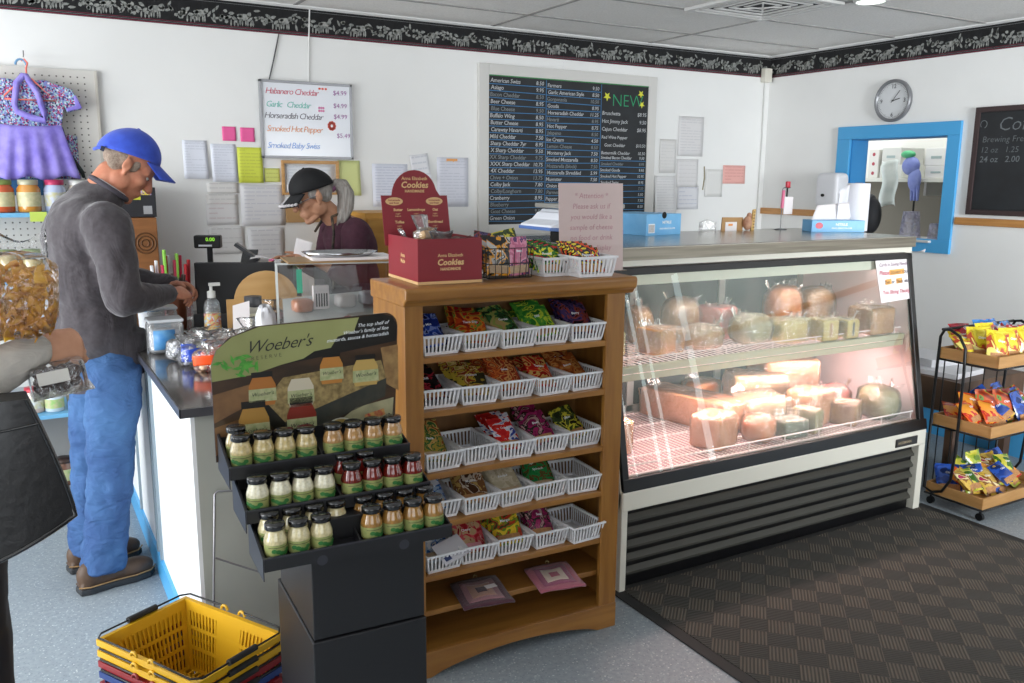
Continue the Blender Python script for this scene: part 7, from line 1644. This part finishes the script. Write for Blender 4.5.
def cap_build(M, m, parent, k=1.0, und=None):
    capo = bpy.data.objects.new('cap', None)
    b = MB(); b.X = M @ Matrix.Scale(k, 4); capshell(b); o = b.build('cap', m, parent)
    s_ = o.modifiers.new('thick', 'SOLIDIFY'); s_.thickness = 0.003; s_.offset = 1
    bpy.data.objects.remove(capo)
    b = MB(); b.X = M @ Matrix.Scale(k, 4); visor(b); b.build('visor', m, o)
    b = MB(); b.X = M @ Matrix.Scale(k, 4)
    for a in range(6):
        q = pi/6+pi*a/3; b.tube([(-0.010+0.1135*sin(t_)*cos(q), 0.0895*sin(t_)*sin(q), 0.045+0.0995*cos(t_)-0.018*sin(t_)*(1-cos(q))*.5) for t_ in [pi/2*j/8*0.97 for j in range(9)]], 0.0012, 5)
    b.ell((-0.010, 0, 0.145), (0.007, 0.007, 0.004)); b.build('cap_seam', m, o)
    return o
hC = hM @ Matrix.Rotation(rad(-17), 4, 'Y')
cap_o = cap_build(mo @ hC, M_CAPB, man)
b = MB(); b.X = mo @ hC; b.tube([(-0.120, 0.035, 0.020), (-0.128, 0.0, 0.012), (-0.120, -0.035, 0.020), (-0.104, -0.055, 0.024)], 0.006, 8); b.build('back_strap', M_CAPB, cap_o)
b = MB(); b.X = mo @ hC; b.box(-0.112, -0.098, -0.066, -0.058, 0.012, 0.030); b.build('strap_buckle', mat('buckle_navy', '1c2444', 0.4), cap_o)
b = MB(); b.X = mo @ hC; b.ell((0.086, 0.022, 0.088), (0.010, 0.018, 0.012)); b.build('cap_badge', mat('badge_pale', 'b8b8c0', 0.6), cap_o)
b = MB(); b.X = mo @ hM
for s_ in (-1, 1): b.ell((0.074, s_*0.031, 0.001), (0.010, 0.011, 0.008))
b.build('eye', mat('eye_white', 'c8c4bc', 0.3), man)
b = MB(); b.X = mo @ hM
for s_ in (-1, 1): b.ell((0.0825, s_*0.031, 0.000), (0.003, 0.005, 0.004))
b.build('iris', mat('iris_brown', '3a2a20', 0.3), man)

# ---- clerk behind the counter
cl = thing('person', 'person in black cap and maroon shirt with a grey ponytail, working behind the counter', 'person', (1.50, 4.30, 0))
co = Matrix.Translation((-1.50, -4.30, 0))
nd = rad(22); hM2 = pose((1.315, 4.28, 1.505), (-cos(nd), 0.02, -sin(nd)), (-sin(nd), 0, cos(nd)))
b = MB(); head_prims(b, co @ hM2, 0.97); b.X = co
b.cap((1.345, 4.28, 1.47), (1.435, 4.29, 1.385), 0.050, 0.056, 16)
b.ell((1.50, 4.30, 1.26), (0.105, 0.16, 0.15)); b.ell((1.53, 4.30, 1.08), (0.10, 0.14, 0.16)); b.ell((1.54, 4.30, 0.90), (0.115, 0.155, 0.14))
for y in (4.20, 4.40): b.cap((1.54, y, 0.85), (1.52, y, 0.47), 0.075, 0.055, 14); b.cap((1.52, y, 0.47), (1.55, y, 0.09), 0.052, 0.036, 14); b.cap((1.55, y, 0.05), (1.42, y, 0.04), 0.036, 0.030, 12)
s1, e1, w1 = VV(1.47, 4.13, 1.335), VV(1.45, 4.06, 1.09), VV(1.265, 4.12, 1.20)
s2, e2, w2 = VV(1.47, 4.47, 1.335), VV(1.44, 4.55, 1.09), VV(1.24, 4.45, 1.18)
for a, e, w_ in ((s1, e1, w1), (s2, e2, w2)): b.cap(a, e, 0.042, 0.034, 14); b.cap(e, w_, 0.032, 0.024, 14)
hand_prims(b, co @ pose(w1, (-0.95, 0.15, 0.28), (0.25, -0.35, 0.9)), 0.35, 0.22, 0.95, -1, [0.15, 0.3, 0.5, 0.6])
hand_prims(b, co @ pose(w2, (-0.95, -0.1, 0.1), (0.1, 0.3, 0.9)), 0.5, 0.08, 0.95, 1)
blob(b, 'body', M_SKIN2, cl, 0.0052, 3)
M_MAR = wrinkle(mat('maroon_cotton', '42202f', 0.85, c2='4c2636', nscale=40), 8, 0.4)
b = MB(); b.X = co
b.ell((1.49, 4.30, 1.285), (0.115, 0.175, 0.125)); b.ell((1.53, 4.30, 1.24), (0.115, 0.175, 0.155)); b.ell((1.53, 4.30, 1.08), (0.125, 0.165, 0.18)); b.ell((1.54, 4.30, 0.93), (0.14, 0.18, 0.13)); b.tube([(1.475, 4.30, 1.33), (1.437, 4.295, 1.40)], [0.085, 0.062], 22)
for a, e in ((s1, e1), (s2, e2)): b.cap(a+VV(0.01, 0, -0.005), a+(e-a)*0.5, 0.074, 0.062, 16); b.cap(a+(e-a)*0.5, e, 0.062, 0.055, 16)
for e, w_ in ((e1, w1), (e2, w2)): b.cap(e, e+(w_-e)*0.5, 0.053, 0.044, 16)
blob(b, 'shirt', M_MAR, cl, 0.009, 4, 0.014, 0.10)
b = MB(); b.X = co
b.ell((1.54, 4.30, 0.87), (0.135, 0.175, 0.11))
for y in (4.205, 4.395): b.tube([(1.54, y, 0.86), (1.53, y, 0.5), (1.55, y, 0.08)], [0.098, 0.078, 0.068], 20)
blob(b, 'trousers', mat('trousers_dark', '26262c', 0.85), cl, 0.012, 3)
for y in (4.205, 4.395):
    b = MB(); b.X = co; b.ell((1.49, y, 0.045), (0.13, 0.045, 0.045)); b.ell((1.54, y, 0.06), (0.055, 0.04, 0.05)); blob(b, 'shoe', mat('shoe_black', '1c1c1e', 0.5), cl, 0.009, 2)
M_CAPK = mat('cap_black', '121215', 0.75)
c2 = cap_build(co @ hM2, M_CAPK, cl, 0.98)
b = MB(); b.X = co @ hM2 @ Matrix.Scale(0.98, 4)
for k in range(15):
    a = -1+2*k/14; x = 0.085-0.035*a*a+0.085*(1-0.30*a*a); b.ell((x+0.003, a*0.072*0.9, 0.050-0.035-0.0128*a*a+0.001*sin(k*2.3)), (0.010, 0.009, 0.0075), 10, 6)
for k in range(5): b.ell((0.115+0.012*k, -0.050+0.008*k, 0.030-0.004*k), (0.009, 0.006, 0.005), 8, 6)
b.build('white_floral_trim', mat('trim_white', 'd8d4d6', 0.7), c2)
b = MB(); b.X = co @ hM2; b.tube([(0.083, -0.035, 0.095), (0.092, -0.03, 0.080), (0.096, -0.028, 0.065)], 0.004, 6); b.build('cap_emblem', MC['trim_white'], c2)
M_GH = mat('hair_silver', '8c857f', 0.6, c2='a8a29c', nscale=2.2, stretch=(60, 60, 8), bmp=0.8, bscale=2.2)
def fh2(b):
    b.ell((-0.032, 0, 0.018), (0.082, 0.078, 0.070), 22, 14)
    for s_ in (-1, 1): b.ell((0.006, s_*0.066, 0.020), (0.034, 0.012, 0.030)); b.ell((-0.05, s_*0.052, -0.01), (0.036, 0.020, 0.040))
hr = headpart('hair', M_GH, co @ hM2, fh2, cl, k=0.97)
b = MB(); b.X = co
pt = [(1.405, 4.27, 1.545), (1.430, 4.265, 1.568), (1.458, 4.26, 1.562), (1.478, 4.255, 1.52), (1.472, 4.25, 1.46), (1.445, 4.245, 1.405), (1.425, 4.245, 1.37)]
b.tube(pt, [0.018, 0.028, 0.038, 0.043, 0.040, 0.028, 0.008], 18)
for dy, dx_ in ((-0.022, -0.012), (0.02, 0.008), (-0.03, 0.012)): b.tube([(q[0]+dx_, q[1]+dy, q[2]-0.012) for q in pt[1:7]], [0.012, 0.020, 0.024, 0.022, 0.014, 0.004], 12)
blob(b, 'ponytail', M_GH, hr, 0.007, 2)
b = MB(); b.X = co; b.tube([(1.422+0.012*cos(a), 4.268+0.024*sin(a), 1.553+0.024*cos(a)*0.8) for a in [2*pi*k/14 for k in range(14)]], 0.010, 8, closed=True); b.build('scrunchie', mat('scrunchie_mauve', '8a5a7a', 0.8), hr)
b = MB(); b.X = co @ hM2
for s_ in (-1, 1):
    b.tube([(0.096+0.002*cos(a), s_*0.032+0.022*cos(a), -0.004+0.017*sin(a)) for a in [2*pi*k/16 for k in range(16)]], 0.0018, 6, closed=True); b.tube([(0.093, s_*0.054, 0.0), (0.04, s_*0.072, 0.006), (-0.01, s_*0.081, 0.004)], 0.0018, 6)
b.tube([(0.098, -0.010, 0), (0.100, 0, 0.004), (0.098, 0.010, 0)], 0.0018, 6); b.build('glasses', mat('glasses_silver', '8a8f98', 0.25, 0.7), cl)
b = MB(); b.X = co; b.tube([(1.395, 4.235, 1.405), (1.380, 4.165, 1.33), (1.365, 4.155, 1.22), (1.37, 4.16, 1.05)], 0.007, 6); b.tube([(1.395, 4.235, 1.405), (1.46, 4.23, 1.43), (1.47, 4.33, 1.43), (1.395, 4.36, 1.40), (1.37, 4.44, 1.32)], 0.007, 6); b.build('apron_strap', mat('strap_black', '17171a', 0.7, c2='6a5a48', nscale=30), cl)
b = MB(); b.X = co; b.sheet(lambda u, v: (1.352+0.02*abs(u-.5), 4.16+0.28*u, 0.62+0.56*v), 8, 10, 0.005); b.build('apron_bib', mat('apron_black', '1c1c20', 0.8), cl)
b = MB(); b.X = co; b.disc((1.352, 4.19, 1.165), 0.018, (-1, -0.6, 0)); b.build('badge', mat('badge_flower', 'b8a0a8', 0.6), cl)
b = MB(); b.X = co @ hM2
for s_ in (-1, 1): b.ell((0.078, s_*0.030, 0.002), (0.012, 0.012, 0.010))
b.build('eye', MC['eye_white'], cl)
t = MB().sheet(lambda u, v: (1.17+0.05*u+0.02*v, 4.16-0.10*u, 1.215+0.10*v-0.02*u+0.006*sin(4*v)), 6, 8, 0.0008).build('receipt', M_PAPER, loc=(1.18, 4.15, 1.25)); tag(t, 'white receipt held up in the clerk\'s hand', 'receipt')

# ---- shopper at the left edge with black handbag
sp = thing('person', 'person at the left picture edge in pale sleeve and black trousers with a black handbag', 'person', (-0.28, 2.02, 0))
so = Matrix.Translation((0.28, -2.02, 0))
hM3 = pose((-0.24, 2.05, 1.60), (0.55, 0.83, -0.1), (0, 0, 1))
b = MB(); head_prims(b, so @ hM3, 0.97); b.X = so
b.cap((-0.26, 2.03, 1.56), (-0.28, 2.01, 1.44), 0.050, 0.055, 16)
b.ell((-0.29, 2.01, 1.30), (0.15, 0.12, 0.17)); b.ell((-0.28, 2.02, 1.10), (0.13, 0.11, 0.16)); b.ell((-0.28, 2.02, 0.95), (0.15, 0.12, 0.13))
for x in (-0.36, -0.19): b.cap((x, 2.02, 0.88), (x, 2.03, 0.48), 0.07, 0.052, 14); b.cap((x, 2.03, 0.48), (x, 2.0, 0.08), 0.050, 0.035, 14)
sr, er, wr = VV(-0.16, 1.93, 1.38), VV(-0.155, 1.78, 1.190), VV(0.022, 1.83, 1.278)
b.cap(sr, er, 0.042, 0.035, 14); b.cap(er, wr, 0.034, 0.026, 14)
dd = (wr-er).normalized(); hand_prims(b, so @ pose(wr+dd*0.004, (0.82, 0.35, -0.05), (0.28, -0.80, 0.50)), 1.12, 0.03, 0.88, -1)
b.cap(VV(-0.42, 2.02, 1.38), VV(-0.46, 2.0, 1.10), 0.042, 0.034, 14); b.cap(VV(-0.46, 2.0, 1.10), VV(-0.42, 2.15, 0.92), 0.032, 0.025, 14)
hand_prims(b, so @ pose(VV(-0.42, 2.16, 0.91), (0.05, 0.3, -0.95), (-0.9, 0, 0)), 0.5, 0.06, 0.92, 1)
blob(b, 'body', M_SKIN2, sp, 0.0052, 3)
M_SLV = wrinkle(mat('sleeve_stone', 'b4aea6', 0.85, c2='bdb7ae', nscale=50), 12, 0.3)
b = MB(); b.X = so
b.ell((-0.29, 2.01, 1.31), (0.17, 0.135, 0.17)); b.ell((-0.28, 2.02, 1.10), (0.155, 0.13, 0.20)); b.ell((-0.28, 2.02, 0.95), (0.165, 0.135, 0.13))
b.cap(sr, er, 0.066, 0.056, 18); b.cap(er, er+(wr-er)*.55, 0.057, 0.047, 18); b.cap(er+(wr-er)*.55, wr-dd*0.012, 0.047, 0.037, 18); b.cap(VV(-0.42, 2.02, 1.38), VV(-0.46, 2.0, 1.10), 0.066, 0.054, 16); b.cap(VV(-0.46, 2.0, 1.10), VV(-0.42, 2.14, 0.94), 0.052, 0.040, 16)
blob(b, 'jacket', M_SLV, sp, 0.009, 4, 0.010, 0.06)
b = MB(); b.X = so
b.ell((-0.28, 2.02, 0.90), (0.16, 0.125, 0.12))
for x in (-0.38, -0.175): b.tube([(x, 2.02, 0.90), (x+0.005, 2.02, 0.5), (x-0.01, 2.0, 0.06)], [0.112, 0.092, 0.085], 22)
blob(b, 'trousers', mat('trousers_black', '1a1a1f', 0.8), sp, 0.011, 4, 0.012, 0.08)
for x in (-0.375, -0.165):
    b = MB(); b.X = so; b.ell((x, 2.06, 0.042), (0.045, 0.13, 0.042)); b.ell((x, 2.0, 0.06), (0.042, 0.055, 0.055)); blob(b, 'shoe', MC['shoe_black'], sp, 0.009, 2)
headpart('hair', mat('hair_brown', '4a382c', 0.8), so @ hM3, lambda b: (b.ell((-0.030, 0, 0.035), (0.098, 0.088, 0.095), 22, 14), b.ell((-0.05, 0, -0.05), (0.06, 0.075, 0.07))), sp, 0.007)
# handbag hanging from the forearm
hb_ = thing('handbag', 'large black leather handbag hanging from the arm at the left picture edge', 'handbag', (-0.05, 1.74, 0.0))
M_LEA = mat('black_leather', '151517', 0.42, coat=0.25, bmp=0.15, bscale=60)
def bagsh(sign):
    def f(u, v): # v from bottom to top
        a = (u-.5)*2; w_ = 0.142-0.037*v**1.5; x = -0.036+a*w_-0.023*v; sag = 0.02*a*a*(1-v)
        return (x, sign*(0.035+0.028*(1-v)*(1-a*a)), 0.925+0.285*v+0.045*a*(1-v)+sag*0.6)
    return f
b = MB(); b.sheet(bagsh(-1), 16, 12, 0.0); b.sheet(lambda u, v: bagsh(1)(1-u, v), 16, 12, 0.0)
f1, f2 = bagsh(-1), bagsh(1)
b.sheet(lambda u, v: Vector(f1(0, u)).lerp(Vector(f2(0, u)), v), 12, 2); b.sheet(lambda u, v: Vector(f1(1, 1-u)).lerp(Vector(f2(1, 1-u)), v), 12, 2); b.sheet(lambda u, v: Vector(f1(1-u, 0)).lerp(Vector(f2(1-u, 0)), v), 16, 2); b.sheet(lambda u, v: Vector(f1(u, 1)).lerp(Vector(f2(u, 1)), v), 16, 2)
b.build('bag_body', M_LEA, hb_)
b = MB(); e1_ = [Vector(f1(1, 1-k/10)) for k in range(11)]+[Vector(f1(1-k/14, 0)) for k in range(1, 15)]; b.tube(e1_, 0.0045, 8); b.tube([Vector(f1(k/12, 0.80))+Vector((0, -0.002, 0)) for k in range(13)], 0.0025, 6); b.build('piping', mat('piping_black', '0e0e10', 0.25, coat=0.6), hb_)
b = MB()
for yy in (-0.035, 0.035): b.sheet(lambda u, v: (-0.11+0.095*u+0.03*(v-.5)*(1-2*u), yy*(1-0.75*sin(pi*u)), 1.19+0.07*sin(pi*u)**0.8), 14, 3, 0.004)
b.build('bag_handle', M_LEA, hb_)
# clear bag of golden pasta held in the hand
pb = thing('chip_bag', 'clear bag of golden corn chips held by the shopper at the left edge', 'snack bag', (-0.022, 1.80, 1.318))
M_PASTA = mat('pasta_gold', 'f2b832', 0.5, c2='e09a1c', nscale=30); R_ = random.Random(11)
b = MB()
for k in range(260):
    a = R_.uniform(0, 2*pi); rr = R_.uniform(0.2, 1)**0.5; z = R_.uniform(0.0, 0.118)+0.012*sin(a*2); c = Vector((0.078*rr*cos(a)-0.005, 0.042*rr*sin(a), z)); Mx = Euler((R_.uniform(0, 6), R_.uniform(0, 6), R_.uniform(0, 6))).to_matrix()
    l_ = R_.uniform(0.012, 0.019)
    b.sheet(lambda u, v: c+Mx @ Vector(((u-.5)*l_*1.7, (v-.5)*l_*(1.3-u*0.9), 0.006*sin(pi*u)+0.004*sin(pi*v))), 3, 2, 0.0018)
o = b.build('corn_chips', M_PASTA, pb); o['kind'] = 'stuff'
w_ = superbox(0.185, 0.105, 0.155, 0.5, 40, 24, 0.02, 21)
for i, v in enumerate(w_.v): w_.v[i] = Vector((v.x*(0.88+0.10*(v.z+0.07)/0.07*0.5), v.y, v.z+0.065))
w_.sheet(lambda u, v: ((u-.5)*(0.15-0.03*v)+0.015*v, -0.02*sin(5*u)*v, 0.13+0.045*v+0.012*sin(7*u)*v), 16, 6, 0.0006)
w_.build('clear_bag', glass('clear_snack_bag', base=0.02, rough=0.06, film=0.02), pb)
# clamshell of dates under the hand
ds = thing('date_clamshell', 'clear plastic clamshell of dark dates with a white label under the shopper\'s hand', 'container', (0.056, 1.815, 1.192), rot=(0, rad(-7), rad(4))); ds.scale = (0.86, 0.9, 1.0)
b = MB(); R_ = random.Random(6)
for k in range(60): b.ell((R_.uniform(-.042, .038), R_.uniform(-.030, .030), R_.uniform(0.012, 0.048)), (0.015, 0.010, 0.010), 10, 6, M=Euler((0, R_.uniform(-.5, .5), R_.uniform(0, 3))).to_matrix())
b.build('dates', mat('date_brown', '3a1a14', 0.35, coat=0.4), ds)
w_ = superbox(0.112, 0.078, 0.062, 0.22, 36, 18, 0.008, 2)
for i, v in enumerate(w_.v): w_.v[i] = Vector((v.x-0.002, v.y, v.z+0.03))
b = w_; b.box(-0.06, 0.062, -0.044, 0.044, 0.002, 0.005); b.build('clamshell', glass('clamshell_clear', base=0.06, rough=0.05, film=0.035), ds)
MB().box(-0.044, 0.018, -0.0430, -0.0418, 0.028, 0.052).build('label', mat('label_cream_white', 'd4d0c8', 0.5), ds)
